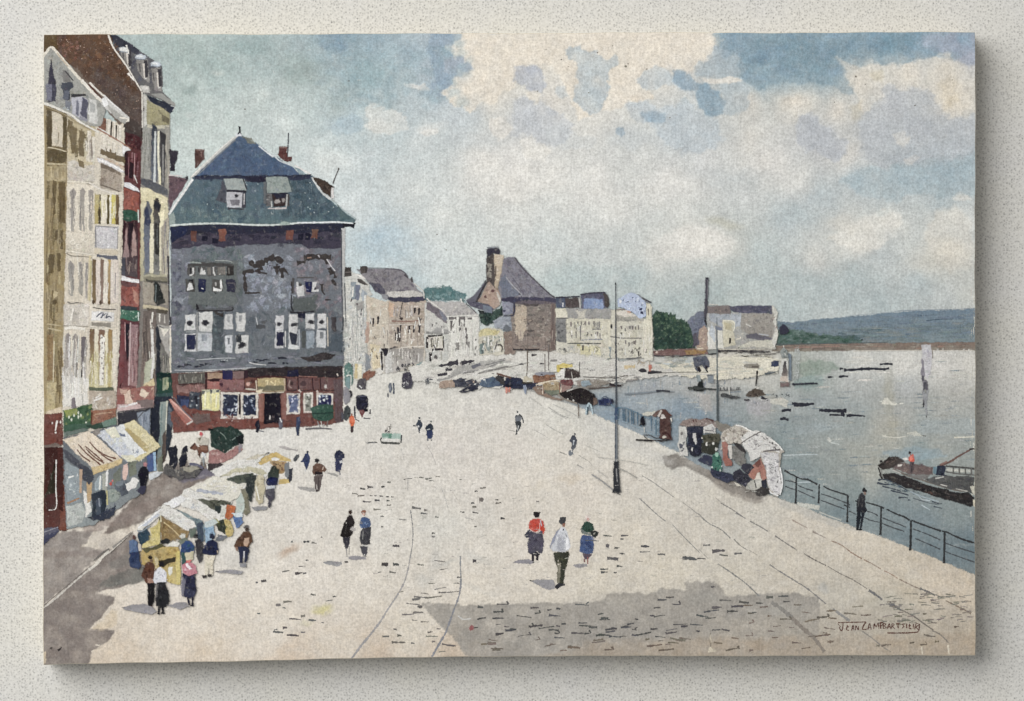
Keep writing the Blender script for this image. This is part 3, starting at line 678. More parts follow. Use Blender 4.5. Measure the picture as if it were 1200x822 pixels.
for xs, top, bot in (((169,177),236,322),((180,188.5),232,322)):
    sub('window','arched window')
    a, b_ = xs
    P((104,108,118) if a < 175 else (72,66,64),[(a, top + 10),(a + 2.5, top),(b_ - 2.5, top + .5),(b_, top + 10),(b_ - 1, bot),(a, bot)],.5, c2=(142,142,138))
    if a < 175: P((62,68,92),'169.5,246 172,242 177,262 172,268 169.5,262',.4); P((112,118,132),'169,262 176,266 175,318 169,320',.6)
    else: P((44,46,56),'180,234 189,240 186,248 182,246',.5); P((54,52,52),'181,262 187,262 187,300 181.5,296',.5); streaks([(110,112,112)],'180,262 188,262 188,318 180,318',4,(14,30),(.7,1.3))
use(tall)
L((224,216,186),'178,262 177.5,320',4,4.6); L((214,206,178),'188,262 188,318',2.2,2.6); P((236,226,186),'186,250 194,244 192,262 188,268',.5); L((196,186,140),'164,240 164,322',2)
sub('shop_opening','dark half open doorway')
P((42,46,46),'180.5,330 187,334 192,352 184,358 180.5,355',.5); L((110,120,120),'183,334 182,354',1.4); P((60,62,60),'182,354 193,350 194,355 184,359',.3)
sub('blind','cream hanging blind')
P((176,172,166),'184.5,380.5 199.5,383 198,418 193,410 189,398',.4); P((224,214,198),'199,382 202,379.5 208,397 213.5,414 212,417.5 199,420',.4)
dabs([(236,226,212),(208,196,180),(226,214,192)],'200,384 203,384 211,414 201,417',16,(1.5,3),(1,2)); P((222,216,202),'188,384 198,385 192,396',.4); L((90,92,96),'186,382 192,385',1,.6)
sub('shop_box','dark green box over the shop')
P((34,72,60),'184,437 207,436 207,462 183,466',.4); P((150,160,130),'190,440 197,438 197,454 190,458',.5); streaks([(196,196,150),(90,120,90)],'189,440 198,438 198,458 190,458',6,(6,12),(.8,1.6)); P((22,44,44),'184,437 206,438 206,441 184,444',.4); P((60,84,84),'183,462 208,460 208,464 183,468',.4)
sub('shop_front','dark shop front with blue grey doors')
P((44,52,64),'176,466 200,464 206,470 200,520 190,545 176,520',.4, c2=(50,56,66)); P((38,42,54),'176,470 187,468 187,522 180,520 176,506',.4)
P((152,166,160),'187,472 196,469 192,530 190,548 184,540 187,510',.4, c2=(120,134,134)); L((206,206,188),'196,470 194,508 192,526',1.8,1.4); L((120,140,140),'190,474 187,530',1.2)
P((96,108,120),'197,474 206,486 202,500 196,496',.5); dabs([(140,152,166),(70,80,92)],'197,476 205,486 200,498',8,(1,2.5),(.8,2)); P((90,76,70),'190,512 195,505 194,540 190,542',.5)
# ---- chimney and red roof behind it
part('chimney_stack','dark chimney against the sky behind the terrace')
P((54,50,60),'199,174 202,177 208.6,177.5 208,188 206,194 205,201 199,201',.5)
part('house','maroon tiled roof seen between the terrace and the slate house')
P((112,84,92),'198,206 213,208 220,209 214,222 206,234 198,247',.4, c2=(104,84,96)); dabs([(132,96,100),(92,70,84),(126,100,108)],'199,208 216,210 199,240',22,(1.5,3),(1,2.5),(60,120)); L((214,206,204),'198,205.5 214,206.5',1.4,1)
B((60,56,64),219,209,2,2.6)

# ---- narrow red house
red = part('house','narrow dark red house with green and white awnings','houses of the left terrace')
P((92,42,44),'143,148 167,148 165,200 164,330 163,400 160,470 134,478 138,400 141,300 145,210',.4, c2=(112,56,58))
P((86,78,74),'143,142 152,138 167,150 166,166 154,160 143,152',.5, c2=(70,58,58)); P((70,30,36),'143,153 164,162 165,176 144,168',.6); dabs([(110,50,50),(66,28,34),(96,44,46)],'144,154 164,164 163,176 145,170',16,(2,4),(1,2))
streaks([(116,56,62),(70,26,32),(150,100,106)],'146,178 163,178 162,212 145,212',18,(10,30),(1,2.2)); P((44,24,32),'152,190 156,192 156,210 151,208',.4); P((54,26,34),'146,178 150,180 150,206 146,204',.4); L((176,130,132),'158,180 157,212',1,.8)
L((206,200,196),'157,205 161,215',1.6,.8)
sub('ledge'); P((222,222,226),'144,214 152,214.5 162,221 164,225 157,224 144,218',.35); L((236,236,236),'146,215.5 160,222',1.6)
sub('panel','brick red panel'); P((150,60,44),'144,220 152,222 163,226 163,249 143,247',.4); dabs([(170,74,54),(128,50,40),(156,70,56)],'145,223 162,227 162,246 144,245',24,(2,5),(1,2.5))
sub('awning','dark green awning'); P((46,84,68),'143,246 152,246 162,249 162,259 156,258 150,261 143,258',.45); dabs([(60,104,84),(36,68,58)],'144,248 161,250 160,257 145,257',12,(2,4),(1,1.6)); L((208,218,210),'162,246 162.5,261',1.4)
sub('window','dark window with pink curtains')
P((66,34,42),'142,259 162,260 161,326 141,322',.4, c2=(88,78,82)); P((40,28,38),'151,262 156,262 153,290 150,300',.4); P((56,28,36),'143,262 147,262 145,290 142,300',.4)
P((186,144,140),'148.5,259 149.5,276 151,300 148,302 144,304 146,286',.5, c2=(150,124,124)); P((190,146,140),'157.5,259 160,286 161,300 157,300 154,302 155,284',.5, c2=(160,130,124))
streaks([(112,100,102),(140,120,116),(76,66,72),(170,150,140)],'142,300 161,298 161,325 142,321',18,(6,18),(.8,2)); P((80,80,90),'141,302 147,302 147,324 140,321',.5)
sub('ledge'); P((224,222,224),'141,323 150,325 158,327.5 163,328 163,332 155,331 141,329',.4); L((240,240,240),'142,326.5 160,330',1.4)
sub('panel','brick red panel'); P((146,58,48),'141,330 163,333 163,360 140,360',.4, c2=(156,66,54)); dabs([(166,76,60),(126,48,42),(150,66,58),(112,60,60)],'142,333 162,335 162,357 141,357',30,(2,5),(1,2.5)); P((110,70,72),'141,330 160,333 160,337 141,335',.5); P((176,104,82),'156,340 162,344 163,358 157,352',.5)
sub('awning','bright green awning with pale specks'); P((58,116,92),'139.5,361 152,363 163,364 163,376 156,377 148,375 139.5,374',.5); dabs([(80,146,116),(44,92,76),(170,200,180)],'141,363 162,365 162,374 141,373',18,(1,3),(.7,1.5)); P((60,70,74),'141,359 160,360 160,364 141,363',.4); L((200,214,206),'162,366 162.5,376',1.6)
sub('window','maroon lower window')
P((96,46,54),'139,376 163,377 160,458 136,458',.4, c2=(120,66,68)); P((54,26,38),'139,378 142,377 141,410 137,450 135,458 137,410',.4); P((38,32,42),'147,380 152,380 151,416 149,424 147,405',.4); P((122,52,56),'142,380 146,380 146,440 141,456 140,420',.5)
P((156,118,122),'152,380 162,380 161,455 150,450 151,420',.6, c2=(160,120,118)); streaks([(190,160,160),(128,86,92),(176,140,140)],'151,382 162,382 161,452 151,446',14,(14,36),(.8,1.8)); L((196,170,170),'153,378 151,452',1.4); L((190,140,140),'146.5,378 147,412',1)
sub('brick_plinth','brick lower wall with cream patches')
P((156,88,78),'136,456 181,452 181,474 160,478 135,480',.5, c2=(160,96,86)); dabs([(182,126,110),(140,70,62),(210,176,150),(172,110,98)],'138,458 180,455 180,472 138,478',44,(2,4.5),(1,3)); P((216,186,164),'145,462 152,456 155,474 147,474',.7); P((222,200,176),'166,456 173,460 170,466 164,464',.6); P((196,150,128),'140,456 150,456 148,462 142,462',.5)
P((150,70,62),'137,463 145,463 146,475 138,478',.5); P((198,170,168),'138,474 160,474 180,470 180,478 160,480 138,483',.5); P((130,112,110),'160,470 180,468 180,478 165,478',.5); L((226,222,220),'150,475 161,472.5',2.2,2.6); L((214,208,206),'140,477 150,476',2.2,1.6); L((110,100,104),'138,483 175,478',1.2)

# ---- cream house with the long brown roof
big = part('house','cream and ochre townhouse under a long brown roof','houses of the left terrace')
P((216,204,182),'50,118 112,148 145,140 145,210 143,300 140,400 136,470 136,500 50,520',.4, c2=(214,204,188))
# ochre edge column
ochre = [(132,112,72),(160,138,92),(178,158,112),(118,98,62),(150,130,88)]
P((158,136,92),'50,118 79,130 79,200 78,260 76,330 74,400 73,488 50,490',.4, c2=(168,144,94))
streaks(ochre,'54,178 78,178 76,330 72,486 54,486',130,(10,40),(1,3))
P((128,108,70),'54,124 64,128 78,134 80,170 78,178 55,176',.5); streaks([(112,92,58),(146,124,82)],'54,128 78,136 78,174 54,174',12,(8,24),(1.4,3))
P((208,196,174),'61,131 66,131 74,137 73.5,173 61,171',.4); L((150,134,108),'69,155 68,168',.8); P((92,78,54),'55,130 60,131 60,172 55,172',.4); P((96,82,56),'74,138 78,138 78,176 74,176',.4)
P((100,84,54),'55,177 62,176 79,178 78,190 68,192 56,190',.5); L((206,192,160),'56,173 66,174.5 78,178',1.2); dabs([(116,98,64),(84,70,46)],'56,178 78,180 77,190 57,190',10,(2,5),(1,2)); L((196,180,142),'55,192 78,193',1.6)
P((176,156,112),'54,194 78,194 78,212 55,212',.5); streaks([(192,172,126),(160,140,98)],'55,195 78,195 78,212 55,212',12,(6,14),(1.2,2.6))
for q in ('62,212 66,214 65,250 62,252','69,214 76,213 76,262 69,260'): P((110,90,56), q, .5); streaks([(94,76,46),(132,110,72)], q, 4,(8,24),(.8,1.6))
for q in ('65,269 68,269 68,281 65,282','71,270 74,270 74.5,292 71,292','57,298 64,298 63,320 57,322','67,297 71,297 71,318 67,318'): P((106,88,56), q, .4)
B((96,78,48),64.5,354,2.6,3); B((192,172,126),65,345,3,4); L((120,100,62),'62,340 60,372 66,376',1.6); L((190,172,130),'56,385 72,388',2); L((186,168,126),'55,380 72,382',1.4)
P((150,116,70),'56,392 63,392 63,446 56,446',.5); streaks([(170,130,74),(140,104,60)],'56,394 64,394 64,446 56,446',8,(10,30),(1,2)); L((206,192,156),'63.5,400 62,470',1.6,1); P((190,170,118),'55,448 66,448 64,484 54,484',.5)
P((210,190,160),'54,483 72,476 72,487 54,490',.4)
# cream bay, upper part
P((190,172,130),'79,136 112,150 120,165 118,196 79,190',.5, c2=(206,190,154)); streaks([(132,114,76),(150,130,90),(206,192,160),(118,100,66)],'80,142 108,155 106,188 80,186',30,(10,34),(1.4,4))
for q in ('84,148 90,150 89,180 84,178','93,152 99,154 98,184 92,182','80,140 86,143 84,156 79,154'): P((124,106,74), q, .5)
P((222,212,194),'103,153 107,154 106,190 101,190',.4); P((220,212,198),'108,160 112,162 112,190 107,190',.4); streaks([(196,186,176),(150,140,130),(226,218,202)],'101,154 122,160 118,196 101,190',20,(8,26),(1,2.6))
P((206,198,186),'80,190 88,188 96,196 118,192 117,214 80,212',.6); dabs([(190,182,172),(220,212,198),(200,188,170)],'81,192 116,196 116,212 81,210',36,(2,5),(1,2.6)); P((130,112,80),'92,188 98,190 98,198 93,196',.5); P((160,148,128),'100,212 114,215 112,219 102,217',.4)
L((226,218,200),'79,213 100,214 117,217',1.6); P((224,214,196),'79,215 116,217 114,274 78,272',.4)
wins = [((82.5,88),(93.5,99.5),(104,110),220,271,(160,152,146)),((80.5,86.5),(92,97.5),(100,104),305,349,(156,150,146)),((76,82.5),(85.5,91.5),(96,101.5),390,442,(150,142,140))]
for a, b_, c_, y0, y1, cc in wins:
    for k, (x0, x1) in enumerate((a, b_, c_)):
        sub('window',None,'grey windows of the cream bay')
        yb = y1 + rng.uniform(-3,3)
        P(cc, [(x0, y0 + 4),((x0 + x1) / 2, y0 + k * 1.2),(x1, y0 + 5),(x1 - .4, yb),(x0, yb - 2)],.6, c2=tint((172,166,158),6))
        streaks([(138,132,128),(182,174,164)],[(x0, y0 + 3),(x1, y0 + 3),(x1, yb),(x0, yb)],6,(8,24),(.7,1.5))
use(big)
streaks([(232,224,208),(206,196,180),(226,214,196)],'78,216 116,218 108,480 73,480',60,(10,30),(.8,1.8),90)
P((214,204,186),'78,272 111,275 108,298 77,296',.6); dabs([(226,218,200),(200,190,172),(216,206,190)],'79,274 110,277 107,296 78,294',40,(1.5,4),(1,2.4))
for cx_, cy_ in ((85,284),(100,281),(92,289)): B((230,222,206), cx_, cy_, 3.4,3); B((204,194,176), cx_ + .6, cy_, 1.8,1.6)
L((150,140,124),'78,297 84,300 100,301 110,303',1.2,.8); L((228,220,204),'78,294 96,297 110,299',1.4)
L((130,124,116),'79,354 84,356 90,355 98,356',1.6,1); P((210,202,190),'75,357 105,357 104,384 75,383',.5); dabs([(226,220,210),(196,188,178),(230,222,210)],'76,358 104,358 103,382 76,382',26,(2,4),(1,3)); P((190,182,172),'84,366 94,366 93,380 85,380',.6); L((234,228,216),'86,361 83,376',2.4); L((234,228,216),'97,362 101,372',2.4)
L((168,158,142),'75,382 104,383',1.2); L((230,224,212),'76,386 84,384 100,386',3.4)
P((224,220,212),'73,440 104,444 102,474 73,478',.8); streaks([(232,230,226),(206,202,196),(216,210,200),(190,184,178)],'74,392 104,392 101,476 73,476',46,(10,34),(1,3)); P((120,112,116),'96,395 101,396 98,420 96,442 95,420',.5); P((134,124,130),'84,468 88,466 90,478 84,478',.4)
L((206,190,150),'105.5,300 104,352',2.6); L((196,182,120),'107,306 106,354',2)
# yellow bay
P((216,206,188),'112,150 146,150 144,260 141,300 140,400 136,464 104,464 108,300',.4)
P((118,98,70),'118,168 124,172 146,184 146,192 130,186 118,180',.5); P((136,78,54),'117,138 124,140 124,154 116,152',.5); dabs([(150,90,60),(110,66,48)],'117,140 124,142 124,152 117,152',8,(1,2.5),(1,3))
for q in ('125,139 130,140 129,160 124.5,158','132.5,142 136,143 135.5,164 132,162','138,146 143,147 142,168 137.5,166','119,158 125,160 124,178 118.5,174','125,162 130,164 129,178 124.5,176','131.5,166 136,167 135,180 131,179','138,170 146,173 144,184 137,182'):
    sub('shutter',None,'white shutters under the eaves'); P((224,216,202), q, .4); p = parse(q); L((196,186,170),[(p[0][0] + 1, p[0][1] + 2),(p[3][0] + 1, p[3][1] - 1)],1,.8)
use(big)
L((60,48,42),'131,143 130,160',1.6); L((58,48,44),'136.5,147 136,164',1.4); L((158,96,70),'114,151 128,159 142,167 154,175',1.8,1.2); L((226,222,218),'115,150 128,157',1)
P((224,222,222),'143,170 150,173 154,176 147,178 144,184',.3)
P((196,176,156),'114,184 128,186 146,196 146,200 130,194 116,190',.5); dabs([(206,170,140),(180,140,110),(222,210,196)],'116,184 144,194 144,198 117,190',14,(2,4),(1,2))
sub('ledge','white ledge'); P((218,216,218),'114,185 120,186 132,192 145,199 146,202 142,202 130,197 115,190',.35); L((238,236,234),'116,187.5 130,193 144,200.5',1.8)
use(big)
P((168,152,136),'118,192 130,196 143,204 142,225 118,221',.5, c2=(178,164,148)); P((124,108,92),'118,192 130,196 142,203 142,206 130,201 118,197',.4); dabs([(184,170,154),(150,134,118)],'119,200 142,206 141,222 119,219',22,(2,5),(1,2.6)); L((110,96,84),'118,217 128,220 140,225',1.4,1); L((222,214,202),'104,214 118,222 140,230',2)
def bay_windows(strips, y0, y1):
    for x0, x1, c, c2 in strips:
        P(c, [(x0, y0),(x1, y0 + (x1 - x0) * .15),(x1 - .4, y1),(x0 - .4, y1)],.35, c2=c2)
sub('window','window with bright yellow shutters','windows of the yellow bay')
bay_windows([(111,116.4,(192,172,104),(180,156,76)),(116,119,(92,78,52),(70,58,36)),(118.6,126,(228,220,196),(226,216,196)),(125.6,129,(104,88,44),(80,66,28)),(128.6,131,(230,224,206), None),(131,136,(206,190,84),(204,184,60)),(136,139.6,(120,92,50),(96,70,36))],228,263)
streaks([(240,232,212),(210,196,120)],'112,230 138,232 138,262 112,261',12,(6,20),(.6,1.4))
sub('balcony','white balcony with grey scrollwork','balconies of the yellow bay')
P((206,204,206),'112,265 138.5,266 138,292 111.5,291',.4); dabs([(226,226,228),(180,178,184),(216,214,216),(196,194,200)],'113,266 137,267 137,290 113,290',50,(1,3.2),(.7,2)); L((146,144,148),'112,266 112.5,290',1.6); L((156,154,156),'112,265 138,267',1.4); L((164,160,160),'138,268 137.5,292',1.2)
P((206,192,168),'111,292 138,294 138,299 110,297',.4); P((104,106,118),'113,298 126,300 138,300 138,305 134,306 124,303 113,301',.4)  # the blue grey strip is the shadow below the balcony, in paint
sub('window','window with brown openings and cream shutters','windows of the yellow bay')
bay_windows([(108.6,113,(110,86,58),(140,112,70)),(113,118,(222,208,196), None),(118,122.4,(134,104,86),(150,128,116)),(122,127,(228,220,204), None),(126.8,130.4,(186,148,78),(150,112,60)),(130,139.6,(216,204,192),(218,206,194))],304,356)
streaks([(190,176,168),(232,226,214)],'112,308 138,308 137,354 112,354',10,(10,26),(.6,1.4)); L((170,162,160),'135.5,320 135,350',1.2); B((86,66,48),109.5,354,1.6,3); B((90,72,60),118,355,1.6,3); B((110,80,40),128,355,1.6,2.6)
sub('balcony','white panel with dark scrawl','balconies of the yellow bay')
P((214,204,188),'106,358 138,358 137,384 105,384',.5); P((222,220,218),'108,365 134,366 133,377 107,376',.4); L((110,104,96),'109,360.5 121,362.5 136,363',1.2); P((150,142,130),'107,377.5 131,379 130,384 107,382',.4)  # tan strip at the foot paints the shadow under the panel
for q in ('113,372 117,368 121,367 119,373','118,373 122,369 126,368 124,372','124,373 128,371 131,373'): L((84,90,106), q, 1.4,1)
sub('window','tall yellow lower window','windows of the yellow bay')
bay_windows([(105.5,111.4,(116,78,52),(200,190,126)),(111,116,(224,214,194),(212,202,150)),(116,123.4,(128,88,66),(206,196,150)),(123,127,(226,218,198),(220,210,160)),(126.8,132.4,(156,116,58),(196,172,96)),(132,137.4,(222,214,198),(216,206,186))],386,456)
streaks([(204,194,126),(226,218,180),(186,172,100),(232,226,210)],'105,410 136,410 134,454 104,454',34,(8,30),(.8,2)); P((232,228,218),'117.5,392 123,396 121,452 117,452',.4)
for k in range(9): B((150,140,140),120.4 + rng.uniform(-1,1),396 + k * 6,.9,1.2)
sub('sill','dark green line above the beige panel')
P((96,104,84),'104,454 120,455 133,454 133,459 118,458 104,458',.4); P((182,166,148),'104,459 136,458 136,480 122,482 106,480',.5, c2=(192,176,156)); dabs([(206,196,180),(164,148,130),(222,216,206)],'106,461 135,460 135,478 108,478',24,(2,4.5),(1,2.4)); L((230,226,220),'110,470 120,466',2.6,1.6); L((222,218,212),'112,467 118,463',1.6)
# brown roof and gable
sub('roof','long brown tiled roof')
P((120,104,92),'80,70 100,84 130,110 152,138 140,146 120,124 96,100',.3)
P((104,70,48),'50,36 128,36 134,56 148,77 158,95 166.4,109 166.4,150 152,141 140,130 122,113 106,99 92,82 78,74 68,62 60,55 50,66',.3, c2=(98,82,76))
brw = [(116,76,48),(96,62,46),(88,66,58),(104,82,74),(124,80,50),(84,58,46)]
dabs(brw[:4] + [(130,84,54)],'54,42 126,42 150,82 120,108 92,80 66,58',150,(2,7),(1.5,4), a=(.3,.7)); dabs([(104,88,82),(92,76,74),(112,96,90)],'108,80 150,100 165,118 164,148 140,128 116,104',130,(2,7),(1.5,4), a=(.3,.7))
dabs([(108,68,40),(92,58,40)],'118,50 136,66 162,106 158,112 140,90 120,62',44,(2,5),(1.5,3)); P((100,76,44),'52,41 66,41 68,60 60,55 52,62',.5); dabs([(136,78,60),(146,92,76)],'68,50 90,50 92,70 78,70',16,(2,4),(1,3))
dabs([(178,140,116),(186,150,130)],'60,44 125,44 164,112 160,140 120,106',40,(.5,.8),(.4,.7), a=(.7,1)); P((76,64,60),'143,142 150,138 166,148 166,160 150,152',.5)
L((228,222,212),'127,41 133,56 148,77 158,94 166,107',2,1.6); L((236,230,222),'150,86 157,94 158,93',2.6,1.6); L((220,214,204),'166.6,108 167,150',1.6)
sub('gable','grey gable with arched window')
P((168,168,162),'50,66 60,56 68,64 80,77 96,95 110,109 120,121 124,130 118,148 108,149 92,142 75,131 50,121',.4)
dabs([(182,184,178),(156,156,150),(176,172,160),(150,152,152)],'54,66 61,58 80,78 110,110 118,126 108,146 92,138 54,118',70,(2,5),(1.5,3.4)); P((206,206,202),'104,116 113,118 116,146 104,144',.6); P((176,178,176),'106,120 111,122 110,132 106,131',.4)
for q in ('57.5,84 60,70 62,76 65,92 66.5,108 65,119 56,119 57,96',): P((66,64,78), q, .5); P((126,126,142),'54,98 62,100 62,118 54,118',.6); P((74,74,90),'61,98 66,100 65,118 61,118',.4)
P((132,130,128),'73,82 80,86 84,97 73,96',.5); L((74,72,76),'76,83 82,90 86,95',1.2); P((78,82,92),'72,97 85,97 86,103 82,106 82,117 75,116 74,105 72,104',.5); P((104,108,122),'75,106 81,107 80,117 75,116',.4)
P((128,132,142),'77,118 84,119 83,130 76,126',.5); dabs([(196,206,214)],'72,124 82,126 80,130 74,129',6,(1,2),(.7,1.2))
P((186,186,196),'84,114 96,113 103,118 102,141 95,139 84,133',.4); P((92,92,108),'97,115 103,118 102,141 95,137',.5); P((120,122,136),'89,118 92,118 92,136 89,134',.4); P((64,62,66),'83,111 100,110 101,113 84,114.5',.3); P((150,150,160),'95,136 103,140 101,143 93,140',.4)
sub('fascia','white sloping eaves board')
L((222,214,198),'50,67 55,61 60,55.5 67,62 78,75 92,91 106,106 116,116 126,124',3,3.6); L((198,178,150),'67,62 72,69 80,78',1.4); L((230,224,214),'96,94 110,110 120,118',3,2.4)
P((206,204,200),'118,120 126,115 136,124 151,138 151,142 144,144 136,138 124,128',.4); L((232,230,228),'122,112 130,120 142,130',2.2,1.6); P((232,232,232),'118,116 125,115 127,124 122,126',.4); L((224,218,208),'105,97 113,105 122,113',2.4,1.8); L((92,46,36),'104,99 112,108 120,116',1.8,1); P((174,172,166),'126,124 150,141 146,146 134,138',.4); L((236,228,214),'140,138 151,140 148,143',1.6)
sub('cornice','thin white cornice'); L((226,222,212),'50,121 62,125 75,131 84,135 92,142 104,149 116,155',3,2); L((168,150,114),'54,125 75,134 92,145 106,152',1.2)

# ---- shops at street level
sub('shop_door','dark brown shop door with red piers')
P((114,52,42),'50,486 73,484 74,522 50,524',.4); dabs([(132,62,50),(98,42,36)],'54,488 73,487 73,520 54,520',22,(2,4),(1,3)); L((226,220,214),'67,493 65,505',2.4,1.4); B((226,220,214),65.5,507,1.3,1.3); B((216,206,200),61.5,496,1,1.6); B((222,214,206),71,495,.9,2)
P((126,110,102),'50,521 66,520 73,523 60,527 50,526',.4)
P((62,30,28),'50,525 75,524 78,545 78,622 50,622',.4, c2=(94,46,36)); P((52,46,34),'54,578 64,542 65,590 54,592',.5); P((78,44,42),'54,580 64,578 66,600 54,602',.5); P((116,50,34),'69,540 77,540 79,621 70,621',.4, c2=(124,56,38)); P((72,30,26),'67,525 75,525 74,600 69,598',.4); L((226,222,218),'66,539 65.5,570 66,595 57,598',1.4,1.2); P((96,48,42),'52,600 70,598 70,620 52,622',.5)
P((98,98,116),'50,620 68,617 69,622 50,634',.4); P((70,72,96),'50,630 62,624 70,622 58,632 50,640',.4); L((150,150,160),'51,624 68,618',1.2)
sub('shop_sign','green painted shop sign')
P((66,104,66),'74,482 90,478 108,473 108,500 92,504 75,508',.4, c2=(60,98,74)); P((142,156,62),'75,482 90,479 90,486 78,490',.5); dabs([(84,124,78),(50,86,58),(120,146,72)],'76,483 107,476 107,498 77,505',36,(2,4),(1,2.4))
for x, y in ((81,489),(84,492),(87,487),(92,484),(95,487),(101,496),(92,489)): B((210,216,196), x, y, 1.1,2)
P((66,100,80),'75,500 108,495 108,501 75,507',.5); P((112,128,120),'75,507 100,502 104,504 75,513',.4); P((52,80,66),'100,500 120,494 134,490 136,500 112,503',.5); P((110,140,126),'118,494 136,489 136,499 122,500',.4)
sub('shop_sign','brown shop sign')
P((150,86,58),'107,481 124,480 136,478 136,489 120,495 108,498',.4); dabs([(168,104,74),(126,70,50),(180,130,100)],'109,482 135,480 135,488 110,495',24,(2,4),(1,2)); L((96,48,34),'108,483 107,497',1.6); L((182,136,104),'111,486 132,483',2,1.4)
sub('shop_interior','grey blue goods under the awnings')
P((96,100,108),'74,513 110,506 137,498 176,478 176,540 170,575 148,590 110,615 78,620 75,560',.5, c2=(150,158,160))
P((58,58,66),'137,484 160,481 176,479 172,482 158,494 138,499',.5); P((140,150,164),'160,484 176,481 176,516 166,505',.5); streaks([(176,184,194),(116,124,140)],'162,485 176,484 175,514 166,504',6,(8,20),(1,2)); L((90,90,94),'160,492 168,483',1)
P((80,82,92),'75,526 86,534 100,546 108,551 110,560 104,566 97,562 91,548 76,537',.6); dabs([(98,100,110),(66,68,78)],'77,530 106,552 103,562 92,552',18,(2,4),(1,2.6))
P((150,160,166),'76,540 92,550 96,570 94,588 78,592',.5); dabs([(196,204,206),(170,178,182),(220,224,222),(128,136,146)],'78,550 94,556 93,586 79,588',22,(1.5,3.4),(1,2.4)); L((232,232,228),'80,560 87,558',1.8); L((168,108,66),'79,590 93,584',2.4,1.6); L((186,150,120),'95,550 94.5,578',3.4,2.8)
P((184,190,186),'78,594 96,588 100,600 96,612 80,618',.5); dabs([(204,208,202),(166,172,170)],'79,596 96,590 98,608 81,615',16,(2,4),(1.5,3)); P((226,224,218),'98,575 104,580 108,600 100,606 99,590',.5)
P((190,150,96),'102,563 108,566 107,588 102,590',.4); P((70,74,84),'98,546 108,552 110,562 104,568 98,562',.5)
P((160,172,178),'110,566 118,556 120,572 112,576',.5); L((226,228,224),'118,558 117,574',2); P((176,178,168),'120,556 126,552 126,580 120,582',.5); L((226,226,224),'126,550 125,570',2.6); P((120,126,114),'133,556 142,548 141,568 134,570',.5); P((214,176,164),'144,545 150,543 149,562 144,566',.5); P((124,130,114),'150,540 161,536 160,556 152,560',.5); P((104,110,100),'152,534 160,532 161,540 150,545',.4)
L((190,180,110),'125,575 126,592',2.2); P((152,164,156),'127,575 138,570 142,580 136,588 128,590',.5); dabs([(176,184,172),(130,142,136)],'128,576 140,572 139,584 129,588',10,(1.5,3),(1,2)); B((196,64,56),130,567,1.6,2.4); B((214,90,80),132,563.5,1,1.4)
sub('barrel','dark barrel on the pavement'); B((104,112,122),143,570,9,7,-20); B((126,134,142),140,567,5,3.4,-20); P((88,94,104),'140,572 150,566 151,578 143,582',.5)
sub('chest','dark blue chest on the pavement'); P((48,56,68),'108,580 116,576 124,574 124,592 122,610 108,608',.5); P((78,88,102),'112,586 119,584 119,606 112,606',.5); L((140,148,160),'116,584 117,594',1.6); P((54,60,76),'102,607 112,604 128,596 136,592 134,604 126,609 110,611',.6); dabs([(70,76,94),(96,100,116)],'124,594 136,590 134,602 122,606',10,(1.5,3.4),(1,2))  # the low dark patch is a shadow painted on the ground
use(CUR.parent)
P((224,222,218),'146,568 158,560 164,562 160,572 150,576',.7); P((72,92,142),'172,535 180,530 181,552 173,554',.4); L((150,180,206),'181,530 182,552',3); P((206,210,214),'174,556 184,552 191,554 184,560 175,563',.5); P((120,124,106),'184,540 191,532 191,552 185,553',.5)
sub('awning','cream awning with brown stripes','awnings of the shops')
P((222,206,184),'73,515 90,511 105,505.5 110,509 118,516 130,527 143,538 126,544 108,549 92,534',.4); dabs([(230,216,196),(208,190,166),(224,206,180)],'75,516 104,508 138,536 110,546 92,532',60,(2,5),(1,2.4)); P((206,172,104),'108,548 126,544 143,537 143.5,542.5 128,550 110,556',.4); dabs([(190,152,84),(220,192,128)],'110,549 142,540 142,543 111,554',16,(1.5,3),(1,1.8))
for q in ('90.5,527 96,534 106,541','92,521 100,530 108,537 118,545','101,526 110,535 122,543','105,518 112,526 122,535 132,541','100,523 112,533 121,541','112,526 124,534 136,537.5'): L((110,62,44), q, 1.1,1.7)
sub('awning','white and blue awning','awnings of the shops')
P((206,210,218),'112,508 124,503 137,501 150,514 170,537 160,540 150,542 142,536 128,522',.45); dabs([(226,228,232),(180,188,208),(196,204,220),(222,222,210)],'116,507 136,503 164,536 150,540 130,520',60,(2,5),(1,2.6)); P((224,222,200),'122,503 136,502 142,512 132,514',.6); P((222,218,192),'142,534 166,534 160,540 150,542',.5); P((150,142,136),'108,506 116,502 118,508 112,511',.4)
sub('awning','yellow and white awning','awnings of the shops')
P((226,228,228),'136,500 145,497 152,508 172,530 166,540 158,536 144,516',.4); P((216,202,148),'145,497 158,493 164,498 176,510 189,523 176,532 163,541 157,538 172,530 154,512',.4); P((184,158,88),'147,503 151,502 162,512 175,524 174,530 170,529 156,516',.4); dabs([(224,212,164),(204,188,126),(232,222,184)],'158,496 186,522 172,532 168,520',30,(2,4.5),(1,2.2)); dabs([(96,102,122),(140,150,176)],'154,524 166,528 162,534 156,532',9,(1,2.4),(.7,1.4)); P((112,122,146),'140,507 147,509 148,512 141,511',.4)
use(red)
